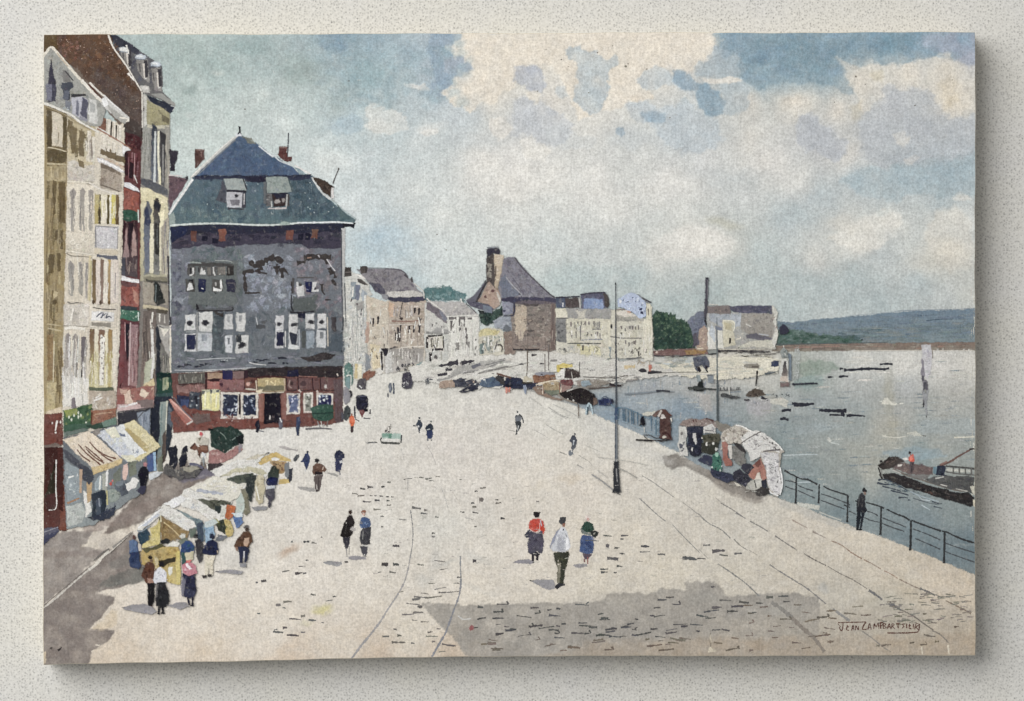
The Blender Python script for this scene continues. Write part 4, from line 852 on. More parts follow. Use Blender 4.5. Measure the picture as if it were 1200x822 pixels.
# ================================================================ the slate-fronted house
slate = part('house','large slate fronted house with a blue hipped roof and red shop storey')
P((122,126,136),'200,264 401,262 402,330 404,400 403,431 370,433 300,432 201,438',.35, c2=(114,120,126))
lav = [(136,134,154),(150,150,166),(126,126,144),(112,116,128)]
dabs([(136,138,152),(122,124,138),(146,148,160)],'203,292 222,292 224,430 204,430',60,(3,7),(1.5,4), a=(.4,.8))
dabs([(162,168,182),(154,160,174),(170,174,184),(146,154,168)],'286,300 340,300 345,364 290,364',150,(3,8),(1.5,4), a=(.35,.8))
dabs([(136,126,132),(150,142,150),(124,116,124),(158,152,162)],'345,292 400,292 401,376 350,376',110,(3,7),(1.5,4), a=(.35,.8))
dabs([(108,122,124),(116,128,130),(100,114,118)],'226,292 282,292 286,312 228,312',50,(3,8),(1.5,3.5), a=(.4,.8))
dabs([(112,120,120),(120,126,126),(104,112,114)],'222,306 284,306 284,362 222,362',90,(3,7),(1.5,4), a=(.35,.8))
dabs([(106,115,121),(116,124,130),(94,106,112),(128,136,142),(92,100,108)],'204,362 400,362 401,418 206,424',240,(3,9),(1.5,4), a=(.3,.75))
dabs([(130,134,146),(118,122,134),(140,142,152)],'206,418 400,412 400,430 206,434',90,(4,10),(1.2,3),(-8,8), a=(.35,.8))
dabs([(78,80,96),(98,98,116)],'202,306 212,306 212,368 203,368',26,(1,3),(1.5,4)); P((84,92,98),'247,372 262,368 262,412 248,412',.8); dabs([(84,94,100),(98,108,114),(120,128,132)],'248,368 262,368 263,414 248,414',22,(2,4),(2,4), a=(.4,.7))
P((86,96,106),'388,392 402,388 402,412 386,412',1.0, a=.8)
streaks([(160,162,172),(96,100,108),(176,178,184)],'204,292 400,292 400,428 204,428',60,(3,9),(.5,.9),90,(.5,.8),8,60)
# shade under the eaves
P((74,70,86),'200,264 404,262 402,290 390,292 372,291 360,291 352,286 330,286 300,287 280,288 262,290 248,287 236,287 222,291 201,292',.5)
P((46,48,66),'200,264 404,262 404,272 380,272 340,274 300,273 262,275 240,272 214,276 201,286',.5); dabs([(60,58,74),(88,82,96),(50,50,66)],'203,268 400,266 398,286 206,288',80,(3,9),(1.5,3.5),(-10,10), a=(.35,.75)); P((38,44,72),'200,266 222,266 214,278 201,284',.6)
for x0, y0, x1, y1, c in ((224,271,230,283,(104,58,50)),(256,269,264.5,283,(142,70,50)),(335,270,343.5,281,(128,68,54)),(365,269,372.5,280,(116,76,58))):
    R(c, x0, y0, x1, y1,.5, c2=tint((120,64,54),6))
for x0, y0, x1, y1 in ((236.5,277,243.5,283),(248.5,279,256,285),(349,274.5,356,281),(358,273.5,364,281)): R((32,32,50), x0, y0, x1, y1,.5)
P((34,34,44),'401,262 417,261 415,268 410,266 402,267',.35); P((196,196,196),'400,268 405,267 404,330 405,400 402,400 401,330',.3, c2=(176,176,172)); L((90,92,100),'400,270 400.5,330 402,384',1.6,1.2)
# bare patches and cracks in the slate
dk = (66,60,60)
for q, w_, w2_ in (('293,306 297,311 303,312 309,307',5,4),('285,319 292,318 300,318 308,314',4,3.4),('286,318 287,330 288,342',3.6,4.4),('287,343.6 305,343.6',2.4,1.2),('300,310 308,308 314,304 322,302',6,7),('318,302 326,304 331,308',7,5),
                  ('324,312 325,322',6,3),('330,314 331,326',5,3),('333,316 338,322',3,1.4),('302,319 313,321',3,1.4),('356,303 368,301 388,302',5,6.6),('348,308.5 358,307',4.4,3),('382,304 384,310',4,3),('386,314 389,322',5,4),('391,318 393,326',3.6,3),('389,328 394,335',4,2.2),('377,333 378,342 381,345.5',3.2,1.6),('381,351.5 388,351.5',2.2,1.6),('342,330 343,344',2.6,2),('300,343.5 305,343',1.8,1)):
    L(dk, q, w_, w2_, j=.28); 
dabs([(84,76,74),(54,50,52)],'300,303 330,303 332,316 300,314',18,(1,2.4),(.8,1.8)); dabs([(84,76,74),(54,50,52)],'356,299 390,299 390,306 356,305',14,(1,2.4),(.8,1.6)); L((150,112,92),'360,302.5 365,302',1.4); L((190,186,190),'373,299 374.5,302',1.4,1); L((206,204,206),'383,304 388,312 393,318',1.2)
P((74,70,74),'388,372 394,371 394,388 392,390 389,386',.6); P((60,66,74),'401,372 403,372 403,388 401,388',.4); P((92,94,98),'305,378 312,374 313,376 309,380',.5); P((84,86,90),'301,381 311,382 310,385 301,385',.5)
P((62,56,58),'352,420 362,418 372,415 380,413 393,415 388,421 376,423 362,424',.5); dabs([(80,72,72),(52,48,52)],'356,420 390,414 386,421 360,423',14,(2,4),(.8,1.6))
for x, y, w_ in ((304,423,6),(308,422,8),(314,426,10),(331,426,7),(370,424,6),(326,420,10),(258,424,6),(240,427,8),(300,422,4),(216,428,9),(228,430,9),(208,430,8),(234,428,5),(297,425,5)):
    L((48,50,62),[(x, y),(x + w_ * .5, y - .4),(x + w_, y + .3)],2.2,1.2, j=.3)
L((208,208,208),'292,425 300,427 312,428',1.2,.8); L((196,200,204),'230,422 260,420 276,420',.8); L((186,188,192),'205,434 240,434 300,431',1.2); dabs([(200,204,208)],'258,418 278,418 278,424 258,424',6,(1,2),(.5,.9))
sub('hipped_roof','blue upper roof'); 
P((82,102,130),'280,158.5 284,159 303,170 321,184 331,190 345,197 352,204 353,206.5 226,206.5 240,194 260,176',.35, c2=(80,100,132))
dabs([(96,114,140),(72,92,124),(88,108,136),(80,96,126),(106,124,146)],'280,162 318,184 346,200 346,205 232,205 262,178',150,(3,8),(1.5,3.5), a=(.3,.7)); P((150,168,176),'345,196 354,200 362,206 352,206',.4); P((128,130,118),'284,160 295,162 300,170 290,168',.5, a=.7)
L((196,196,192),'224,209 236,197 256,179 274,163 280,158',3.6,2.2); L((228,226,220),'224,207.5 240,192 258,175 274,161',1.6,1.2); L((140,146,150),'232,205 252,186 276,164',1)
L((216,220,224),'303,171 312,178 320,184',1.5,2); L((206,212,218),'321,182 328,189 340,193.5',1.4); L((228,226,224),'345,194 356,200 364,204.5',2.2,2); P((214,216,222),'277,156 282,156 283,160 276,160',.4)
sub('finial','small dark finial'); P((34,34,42),'279,148.6 282,149 281.6,153 282.6,158 281,156 280,158 278.4,158 279.4,153',.3)
sub('mansard_roof','grey green lower roof with a white gutter')
P((92,110,124),'226,208 366,206 372,218 379,227 392,238 405,249 417,257.5 414,262 350,262 300,263 260,262 199,264 198,254 210,236',.35, c2=(98,120,126))
dabs([(108,126,138),(86,104,118),(98,116,128),(80,98,114),(116,134,142)],'228,212 362,210 376,228 404,252 402,259 204,260 212,238',260,(3,9),(1.5,4), a=(.3,.7)); dabs([(76,94,108),(84,102,114),(68,88,102)],'340,214 366,212 378,230 404,253 390,258 330,258',90,(3,8),(1.5,4), a=(.35,.7))
dabs([(116,136,140),(126,144,146)],'204,246 280,244 300,260 204,261',50,(3,8),(1,3), a=(.35,.7)); dabs([(172,186,188),(186,196,198)],'230,212 390,214 396,250 210,252',34,(.5,1.1),(.5,1), a=(.7,1)); streaks([(90,106,118),(128,144,150)],'226,214 364,212 390,256 206,256',50,(6,16),(.6,1.2),90,(.4,.7))
P((54,58,78),'228,205.6 300,206 365,204.8 364,209.6 352,212 338,211.5 300,214 288,212 262,211 228,210.5',.4); P((44,44,62),'286,207 312,208 311,214 290,213',.4)
L((222,224,224),'226,210 218,222 208,236 198,252',3.2,2.6); L((238,238,236),'225,211 208,236 199,250',1.4); P((152,168,164),'198,252 204,248 206,262 199,264',.5)
L((206,216,212),'199,264.6 230,262.6 262,262.2 300,264 326,263.6 348,261.8',2.4,1.8); L((222,226,228),'348,261.4 372,261 396,260.6 414,262',2,1.6); P((160,180,172),'326,262 330,259.5 338,260 342,263 330,264',.4)
L((206,210,210),'366,208 372,218 380,228 388,234',3.2,2.6); L((232,234,232),'367,210 373,219',1.4); L((176,190,192),'388,234 400,245 417,257',2,1.4); P((88,108,112),'395,240 402,248 412,257 400,258',.5)
sub('chimney','red brick chimney on the left slope'); P((94,60,56),'228,175 239.6,175.5 239.6,186 232,196 229,198',.4); dabs([(120,82,76),(74,46,46)],'229,177 239,177 238,186 230,194',9,(1,2.2),(1,2)); L((150,126,120),'230,175.6 238.5,176',1.6); L((140,100,92),'236,178 236,184',1.6)
sub('chimney','red brick chimney with an aerial on the right slope'); P((96,48,46),'327,172 336.4,172 337.4,184 342,183.4 341,189.6 337,190 329,186 326,182',.4); L((140,110,104),'328,173 336,173',2); dabs([(116,62,58),(72,36,38)],'328,175 336,175 340,187 329,185',9,(1,2),(1,2)); L((78,80,88),'338,156 337.6,170 337,183',1.3,1.1)
sub('gable_end','dark brown end of a roof with a leaning pole'); P((72,58,50),'366,208.5 372,208.6 380,212 391.4,219 388.5,221 387,231.5 382,228 376,221',.4); P((58,44,38),'384,215 392,219.6 387,221',.3); dabs([(90,74,62),(52,42,40)],'370,210 386,217 385,228 377,220',10,(1.5,3),(.8,1.6)); P((220,216,214),'388,220 391,220.5 391.5,232 388,233',.35); P((176,184,182),'389,232 394,238 390,236',.3); L((92,86,84),'390,215.6 393.5,206 397,198',1.2,1); B((88,80,78),396.8,198,1,1.3)
sub('dormer','dormer with a pale front'); P((86,88,98),'261,212 266,222 265.5,239 261,238 254,235.5 258,222',.4); P((162,172,170),'262,209.5 286,209.5 289.5,223.5 278,224 266,222.5',.35); dabs([(176,186,182),(148,160,160)],'264,211 285,211 287,221 267,221',12,(2,4),(.8,1.6)); P((192,192,198),'265.5,223.5 284.5,224.5 284.5,243.5 265.5,243',.35); P((52,50,60),'266,222 288.6,223.6 288.6,226 266,225',.3); B((40,40,48),277,230,2.4,2.4); P((128,126,134),'269,235 281,235 280,240 270,240.5',.5); P((72,70,80),'284.5,226 288,226 288,243 283,243.5',.4); L((206,204,206),'286.2,227 286,240',1); L((66,62,70),'267,244.6 286,245.4',1.5,1); L((58,58,66),'285,210 289,222',1.4); L((70,70,80),'258,234 261,234',2.6)
sub('dormer','dormer with an open window'); P((152,164,160),'311.5,207.5 336,207 342.5,224.5 330,227 312.5,226',.35); dabs([(166,176,170),(138,150,148)],'313,210 336,209 340,223 314,223',14,(2,4),(.8,1.6)); L((84,100,104),'338,210 344,225',1.6); P((104,108,112),'309,213 313,213 313,240 309,239',.4); P((112,110,112),'312.6,227 319.5,227 320,242 312,242.5',.4); dabs([(150,150,150),(76,74,78)],'313,228 319,228 319,241 313,241',8,(.8,1.4),(1,2.4)); P((60,46,46),'319,227 337.5,226.5 336.5,242 321,242',.4); P((44,44,60),'319,226.6 337,226.4 336,232 324,233',.4); B((170,164,162),325,236.6,3.8,2.6); B((156,148,146),332,235,2.4,2.6); L((180,180,178),'336.5,228 335.5,243',2,1.6); L((196,190,190),'314,244.5 326,244.5 336,244',1.8); L((188,192,190),'318,236 318.6,243',1.6); L((80,74,74),'338.5,228 338,242',1.6)

def win(x0, y0, x1, y1, frame, inner, k, label=None):
    sub('window',label,'small paned windows of the slate house')
    P(frame, [(x0, y0),(x1, y0 + rng.uniform(-.8,.4)),(x1 + rng.uniform(-.5,.5), y1),(x0 + rng.uniform(-.5,.5), y1 + rng.uniform(-.4,.8))],.45)
    cx_, cy_ = (x0 + x1) / 2,(y0 + y1) / 2; w_, h_ = x1 - x0, y1 - y0
    if k == 'spot': B(inner, cx_ + rng.uniform(-1,1), cy_ + 1, w_ * .24, h_ * .22,80,.2); L((206,206,206),[(x0 + 1.4, y0 + 2),(x0 + 1.4, y1 - 2)],1,.8)
    elif k == 'dark': R(inner, x0 + w_ * .14, y0 + h_ * .06, x1 - w_ * .06, y1 - h_ * .12,.5)
    elif k == 'half': P(inner, [(x0 + 1, y0 + 1),(x1 - 1, y0 + 1),(x1 - 1, y1 - 3),(cx_, y1 - 3),(x0 + 2, cy_)],.5)
    elif k == 'grey': P(inner, [(x0 + w_ * .3, y0 + h_ * .12),(x1 - w_ * .3, y0 + h_ * .12),(x1 - w_ * .35, cy_),(x0 + w_ * .35, cy_)],.5); dabs([inner],[(x0 + 1, y0 + 1),(x1 - 1, y0 + 1),(x1 - 1, y1 - 1),(x0 + 1, y1 - 1)],3,(.6,1.4),(.6,1.2))
sub('window_surround','greenish panel round the upper left windows')
P((112,118,118),'222,308 280,306 278,358 221,358',1.2, a=.75); P((80,78,78),'220,308.5 250,308 274,310 274,312.5 246,312 220,312',.5); L((156,166,162),'222,307.5 236,308.5',1.4); L((160,168,164),'252,305.6 268,306 272,308',1.2)
W_ = (206,206,204); NV = (44,48,76); DK = (48,48,56)
for x0, y0, x1, y1, k in ((220,313,229,324,0),(232.5,312,241,323,1),(242,312,248,323,2),(248,312,253.5,324,3),(254,312,264,323,2),(265.5,312,274,323,4)):
    sub('window',None,'small paned windows of the slate house')
    R((96,94,94) if k != 4 else (58,54,54), x0, y0, x1, y1,.5)
    if k == 0: L(W_,'226,314 226.5,321 222,323',2.2,1.6); L((44,44,48),'223.5,314 223.5,321',1.6)
    if k == 1: P(W_,'234,322 235.5,314 238,318 240,316 240.4,322.6',.5); L((48,48,54),'233,314 233,319',1.2)
    if k == 2: R((128,124,118), x0 + 1, y0 + 1, x1 - 1, y1 - 1,.4)
    if k == 3: L(W_,'250,313 250.6,320 252.5,323',1.8,2.2)
    if k == 4: L((120,116,112),'268,314 268.5,321',1.4)
L((190,190,184),'257,322 258.6,321',1.4); L((150,140,132),'263.5,313 263.5,322',1.2)
for x0, y0, x1, y1, k in ((218,327,228,342,0),(233,327,241,341,1),(248,328,261,342,2),(265,327.5,276,342,3)):
    sub('window',None,'small paned windows of the slate house')
    R((86,84,82) if k in (0,2) else ((38,42,72) if k == 1 else (54,54,72)), x0, y0, x1, y1,.5)
    if k == 0: P((212,212,212),'220,334 222,331.5 225,333 226.5,339 220,341',.5); P((40,40,44),'218.5,328 226,327.5 227.5,338 225,331',.4)
    if k == 1: L((214,214,214),'236,338 238.6,339',1.6,1)
    if k == 2: P((222,222,220),'249,336 251,338 258,339 261,336 260,341 250,342',.5); L((226,226,224),'258.6,328 259.4,338',2,2.2); L((170,168,166),'252.6,331 253,335',1.8); P((52,50,52),'250,341.5 254,344.5 252,344.8',.3)
    if k == 3: L((110,106,110),'266,332 275,332',1)
use(slate)
P((96,98,102),'231,357 234,357 238,362 268,360 272,358 272.5,365 250,365 230,364',.6, a=.85); P((44,42,48),'230,356 232,358 234,363 230,364',.3); L((54,52,56),'232,364.4 250,364.6 272,364 272,360',2,1.4); P((64,60,60),'250,366 262,366 262,371 254,370',.6)
for x0, y0, x1, y1, fr, inn, k in ((217,369,229,387,(210,210,210),DK,'spot'),(233,366,249,389,(208,208,206),DK,'spot'),(263,368,272.5,386,(200,200,200),(170,172,174),'grey'),(276.5,367,287.5,388,(204,204,202),(150,152,154),'grey'),
        (217,391,229.5,412.5,(214,214,216),NV,'dark'),(230.5,390,248,411,(190,194,198),(150,156,164),'grey'),(264,393.5,272.5,414.5,(204,206,210),(120,124,130),'grey'),(276,393,291,414,(204,204,202),DK,'spot'),
        (323,370,332.5,388,(204,204,206),(60,60,68),'spot'),(339,368.5,349,391,(206,206,206),(60,60,66),'spot'),(358.5,368,368.4,385,(204,204,204),(54,54,60),'spot'),(372,368,382,385,(206,206,206),(56,56,62),'spot'),
        (322.5,388,333,408,(200,200,202),(42,44,66),'dark'),(338,390,349,409,(196,198,200),(54,58,70),'half'),(359,388,368,408,(150,160,170),(166,174,182),'grey'),(371,387,382,408,(200,202,204),(130,134,138),'grey')):
    win(x0, y0, x1, y1, fr, inn, k)
use(slate)
L((160,160,158),'231,366 231,412',1.4); L((150,154,156),'218,389 248,390',1.8); P((212,214,214),'339,404 350,405 352,409 338,409',.4); L((206,206,204),'334.5,388 334.5,407',1.4); L((180,184,188),'350.5,386 351,408',1.6); L((196,186,170),'383.6,372 384.4,406',1.4); P((40,42,62),'349,367 358,366.5 358,373 350,372.6',.4); P((56,60,66),'276.5,393 283,393 283,402 277,401',.5); L((196,198,202),'300,372 302,381',1); P((88,92,92),'353,388 358,388 358,408 353,408',.5)
P((206,206,206),'347,331 349,330 350,336 356,334 357,347.6 349,348 347.6,342',.5); B((70,68,68),352,334,1.8,2.2)
sub('window','deep blue open window between white shutters'); R((34,38,76),358,330,365.6,342.6,.4); L((120,124,150),'359,339 362,340',1.2,.8)
use(slate); P((208,208,208),'366,331.5 371,331 371,336 368,340 374,339 374,342 366,342',.5); B((60,60,64),369.4,338.6,1.4,1.2); L((96,92,94),'348,325.6 368,325.4',1.6); L((90,88,90),'343.6,326 344,344',2.6,1.8)
P((98,104,104),'343,346 356,350 372,346 371,366 342,366',1.2, a=.8); L((46,46,52),'341.6,346 341.4,360 344,365',1.4,1.8); L((48,48,56),'340,366 352,366.6 368,365',2.4,1.6)

sub('shop_storey','dark red shop storey under a dark band')
P((110,66,62),'201,438 300,433 401,430 402,494 385,498 345,501 300,503 262,504 205,506',.35, c2=(120,60,50))
dabs([(128,74,66),(98,58,58),(120,64,54),(138,84,74),(106,64,62)],'206,452 400,446 400,492 300,500 208,503',220,(2,6),(1,3), a=(.35,.75))
P((52,44,48),'223,440 262,436 300,431.5 370,429.5 401,429 401.5,441 394,443.5 370,442 340,441.5 300,443 270,440 240,444 224,444',.4); dabs([(64,54,56),(44,38,44),(74,60,60)],'230,440 300,434 398,432 396,440 300,440',60,(3,8),(1,2.4),(-4,4)); P((34,34,60),'336,434 349,433 350,441 337,441',.6)
P((102,98,92),'209,438 240,437 241,450 209,452',.5); streaks([(132,130,120),(76,74,72),(150,148,136)],'209,438 240,438 240,450 209,450',16,(4,10),(.8,1.8)); L((70,40,42),'209,451 228,450 236,449',1.6); P((146,104,98),'207,452 240,450 241,460 208,462',.6); dabs([(166,124,116),(120,84,84),(84,54,56)],'208,452 240,451 240,460 209,461',16,(1.4,3),(1,2)); L((64,34,36),'241.5,436 241.5,456',2.2)
sub('fascia_panels','row of small coloured panels over the windows')
R((170,132,102),243,437,260.5,444.5,.4); R((46,44,82),261,434,272.5,446,.4); R((132,104,102),273,435.5,286,444,.4); R((58,36,46),286,434,290.5,456,.4); P((52,28,34),'243,445 250,443.6 260,445.6 259,447 244,448',.3)
R((166,84,74),242.6,447,257.5,456,.5); P((142,92,92),'257,446 286,445 286,457.5 270,458 258,458',.5); dabs([(120,80,90),(162,112,108),(104,70,82)],'258,447 285,446 285,457 259,457',14,(1.5,3),(1,2)); B((74,44,58),259.5,450.5,2.2,2.4)
R((116,62,50),287.5,443.5,301,455,.5); B((206,150,134),291,450.5,2.6,2.6); B((84,44,40),296,447.5,2.6,2.4); L((206,196,180),'288,456 300,457',2,1.4)
for x0, x1 in ((336,348),(349.5,365),(366.5,374),(375.5,394)): R((112,78,78), x0,443.6, x1,456,.5); L((54,36,42),[(x0 - .4,443),(x0,450),(x0 + .6,457)],1.4); L((60,40,44),[(x0,457),((x0 + x1) / 2,458.4),(x1,457)],1.2)
L((160,130,122),'340,446 338.5,452 342,455',1.6); B((66,46,48),342,449.4,2,2.4); B((84,60,64),355.6,450,3.4,3); B((210,206,200),381.6,453,1.6,2.6); L((206,192,180),'395,438 396,441',1.6); L((150,96,86),'350,441 372,442',1)
sub('shop_sign','pale gold name board over the door'); R((184,160,106),301.5,443.5,334,459,.35); P((122,116,92),'303,453 333,452 333,458.6 303,458.6',.5); L((222,200,136),'311,447 314,446 313,451',1.8); L((216,194,130),'317,447 321,450',1.8); L((214,192,130),'323,446 322,452',1.6); L((206,184,124),'326,447 329,449',1.4); L((70,34,34),'300,443 316,441 335,443',1.4); L((206,196,174),'303,460 320,460.6 333,459.6',1.6); L((206,190,164),'300,446 301,458',1.4); P((222,206,176),'300,457 308,457 305,461 301,461',.4); L((196,170,140),'333,444 334,458',1.2)
sub('door','black open doorway'); P((26,24,36),'309.6,461 328.6,461 329.6,496 309,497',.4); P((150,90,76),'303,461 309.5,461 309,495 303.5,494',.4); P((142,86,76),'330,461 336,460 336,494 330,494',.4); dabs([(64,56,60),(96,86,86)],'311,484 328,480 329,496 311,496',10,(1.4,3),(1.5,3.4)); L((206,200,196),'316.6,487 316,492',1.4)
def shopwin(x0, y0, x1, y1, glass, n, hi, label=None, m=3):
    sub('window',label,'white framed shop windows of the slate house')
    R((216,208,198), x0, y0, x1, y1,.4); R(glass, x0 + m, y0 + m, x1 - m, y1 - m, .4)
    dabs(hi, [(x0 + m, y0 + m),(x1 - m, y0 + m),(x1 - m, y1 - m),(x0 + m, y1 - m)], n, (.8,2.6),(.6,2), a=(.6,.95))
sub('window','dim blue window at the corner'); R((48,52,76),207,464,222,481,.5); P((66,78,116),'211,469 221,468 220,480 213,479',.6); R((70,76,88),222,460,234,484,.5); dabs([(206,210,212),(110,120,134),(44,48,60),(160,168,176)],'223,461 233,461 232,482 223,482',16,(1,3),(.8,2.2)); P((40,40,52),'227,465 231,464 232,474 229,474',.5); R((70,62,62),234,459,237,482,.4)
sub('window','window with drawn yellow blinds'); R((206,204,170),236.6,456.6,258,481,.4); P((226,218,140),'237,464 246,460 247,480 237,480',.5); P((228,218,132),'248,462 257,460 257,481.6 248,482',.5); P((84,86,92),'246,457 249,458 248,462 246.6,461',.3); P((96,98,104),'253,457 257,457 256,460 253,459',.3); P((110,112,110),'237,458 241,458 239,463 237,462',.3); L((236,232,196),'241,459 240,478',1.8); L((238,234,200),'254,462 253,478',1.6)
shopwin(258.6,460,281,490.6,(48,54,76),22,[(206,212,222),(120,130,150),(150,160,178),(36,40,58)])
shopwin(282,460.5,302.6,490,(44,50,72),22,[(206,212,222),(116,126,148),(140,150,170),(34,38,56)])
shopwin(336,461,351.6,485.4,(96,106,140),16,[(196,202,220),(130,140,170),(44,46,66),(222,224,230)], None, 2.2)
shopwin(355.6,460.5,366.6,483.6,(150,152,142),12,[(206,206,196),(96,100,92),(70,72,72)], None, 2)
shopwin(371,461,390,478,(40,44,84),10,[(222,226,232),(160,170,190),(60,66,110)], None, 2)
use(slate); L((46,36,40),'280.6,462 281,486',2); L((222,214,206),'258,490.4 280,490.8 302,490',2); L((206,186,176),'371,458 374,463',3,2); L((206,190,180),'350,457 353,460',2.6,2)
sub('brick_plinth','brick red wall under the shop windows'); P((124,58,48),'200,484 214,476 236,482 258,482 259,491 303,491 305,500 262,504 204,507',.6); dabs([(142,72,60),(108,48,44),(112,84,82),(132,66,54)],'204,486 258,484 300,493 300,499 206,504',70,(2,6),(1,2.6)); P((114,94,90),'225,486 245,484 248,492 232,498 224,496',.8, a=.8); dabs([(206,196,190)],'250,489 280,490 280,496 250,496',5,(.7,1.2),(.6,1)); P((120,66,58),'336,486 366,486 366,500 336,501',.6, a=.8); dabs([(138,84,70),(104,60,58),(150,96,80)],'332,487 400,480 400,494 334,500',40,(2,5),(1,2.6)); P((104,84,88),'391,446 402,444 402,494 393,496',.8, a=.7)
sub('blind','pink slanting shop blind'); P((196,122,106),'197.5,468.5 201,468 213,480 226,492 227,495 220,498.4 213,492 204,480',.4, c2=(160,70,56)); P((164,72,58),'206,482 214,489 222,496 219,498.6 212,492',.4); L((214,150,134),'201,470 214,482 225,492',2,2.4); L((206,196,190),'219,497.6 226,493.6',2); L((120,118,124),'204,466 214,480 226,492',1.2)
# ================================================================ houses along the far side of the square
part('tree','blue green treetops behind the far roofs')
for x, y, rx, ry in ((505,341,9,4.5),(514,343,9,6),(524,342,8,7),(534,347,8,6),(541,347,6,4),(520,348,14,5),(500,347,8,6)): B((98,132,134), x, y, rx, ry)
dabs([(78,114,118),(112,146,148),(90,126,128),(130,158,160)],'498,338 520,336 532,342 544,346 546,354 500,354',60,(1.5,4.5),(1,3), a=(.4,.85)); dabs([(150,172,176)],'498,350 546,352 546,358 500,358',14,(2,5),(1,1.6), a=(.4,.7))
part('tree','dark green trees between the tower and the factory')
for x, y, rx, ry in ((772,384,9,18),(784,384,14,16),(796,388,12,14),(806,393,8,14),(770,372,5,8)): B((58,88,72), x, y, rx, ry)
P((54,82,70),'765,375 776,366 790,374 804,380 812,392 816,410 766,410',.8); dabs([(46,74,64),(70,102,78),(38,62,58),(84,112,86),(58,90,76)],'766,368 776,365 800,378 812,392 814,409 766,409',150,(1.5,4.5),(1,3.4), a=(.45,.9)); dabs([(104,134,104),(90,118,96)],'768,372 800,386 806,398 770,396',40,(1,2.6),(.8,1.8)); dabs([(40,66,60),(48,76,70)],'766,388 800,388 806,408 766,408',40,(2,5),(1.5,3.5), a=(.4,.8)); dabs([(92,120,92)],'770,368 792,376 800,384 774,380',16,(1,2.4),(.8,1.6))
part('tree','green riverside trees under the hills')
P((92,120,112),'908,388 920,386 936,387 950,390 962,393 980,394 996,393 1010,398 1010,407 908,409',.8); dabs([(74,108,94),(96,124,114),(60,94,82),(110,136,130),(84,114,110)],'910,389 940,389 962,394 1004,395 1004,405 910,407',110,(2,6),(1,2.8),(-15,15), a=(.45,.9)); dabs([(116,134,140),(96,118,126)],'970,388 1030,386 1030,398 980,398',24,(3,7),(.8,1.8),(-5,5))
part('river_bank','thin reddish brown far bank')
P((140,118,106),'905,405 940,403.5 1000,402.5 1060,402 1110,401.5 1148,401 1148,411 1090,411 1000,411 930,412 905,412',.4, c2=(150,140,126)); dabs([(156,122,106),(128,112,104),(146,136,124),(170,160,146)],'910,404 1140,402 1140,410 910,410',110,(3,9),(.6,1.4),(-3,3)); L((166,128,116),'930,407.6 985,406',1.2,.7); L((96,104,106),'908,404 980,402.6 1040,401.6',1.4,.7); L((204,198,186),'1000,411.6 1060,411 1142,411',1.2); dabs([(222,220,212)],'1096,409 1140,409 1140,412 1096,412',12,(1,2),(.7,1))

# ---- white tall house nearest the slate house
part('house','narrow white house beside the slate house','houses across the square')
P((206,206,200),'404,322 412,318 422,322 432,332 436,346 430,352 430,442 404,444',.5, c2=(206,204,196))
dabs([(218,218,212),(192,194,190),(184,186,184),(226,224,216),(200,204,204)],'405,326 430,340 429,440 405,440',150,(1,3),(2,5),(70,110), a=(.4,.85))
P((70,64,62),'404,314 412,314 411.5,324 404,325',.4); L((120,112,108),'404,319.5 411,319',1,.8); P((150,160,168),'412,332 417,330 417,350 412,352',.5); P((118,124,142),'416,334 421.6,334 421,352 416.4,351',.5); P((170,178,186),'424,338 430,344 430,354 424,354',.6); P((84,80,78),'419,327 424,328 431,334.6 426,334 420,331',.4); P((224,220,214),'418,322 426,322 432,327 424,327',.5)
L((226,224,216),'414,336 413,348',1.8); L((228,226,218),'428,346 427,372',2.4,1.8); L((96,100,104),'404,332 405,364 405.6,384',1.4,.8); P((168,164,160),'416,356 427,353 427,362 418,364',.6); B((110,106,106),423,368,1.6,1.8); streaks([(228,226,220),(176,178,178)],'406,352 429,356 428,430 406,430',26,(8,26),(.7,1.5)); B((150,148,148),423.5,393,.9,1.2); P((222,216,200),'416,428 424,426 424,446 416,446',.5)
P((96,136,128),'403.6,428 408,424 413,428 414,444 412,452 405,452 403.6,440',.5); dabs([(120,160,150),(76,112,108),(180,200,190)],'404,428 413,428 413,444 405,444',12,(1,2.4),(1,2.6)); L((214,214,206),'406,441 411,440 411,452',1.6,1.2); P((130,156,158),'405,442 410,441 410,456 405,456',.5); P((206,182,122),'416,427 419.5,427 419,444 416,444',.4); P((232,224,196),'420,428 424,428 424,444 420,444',.4)
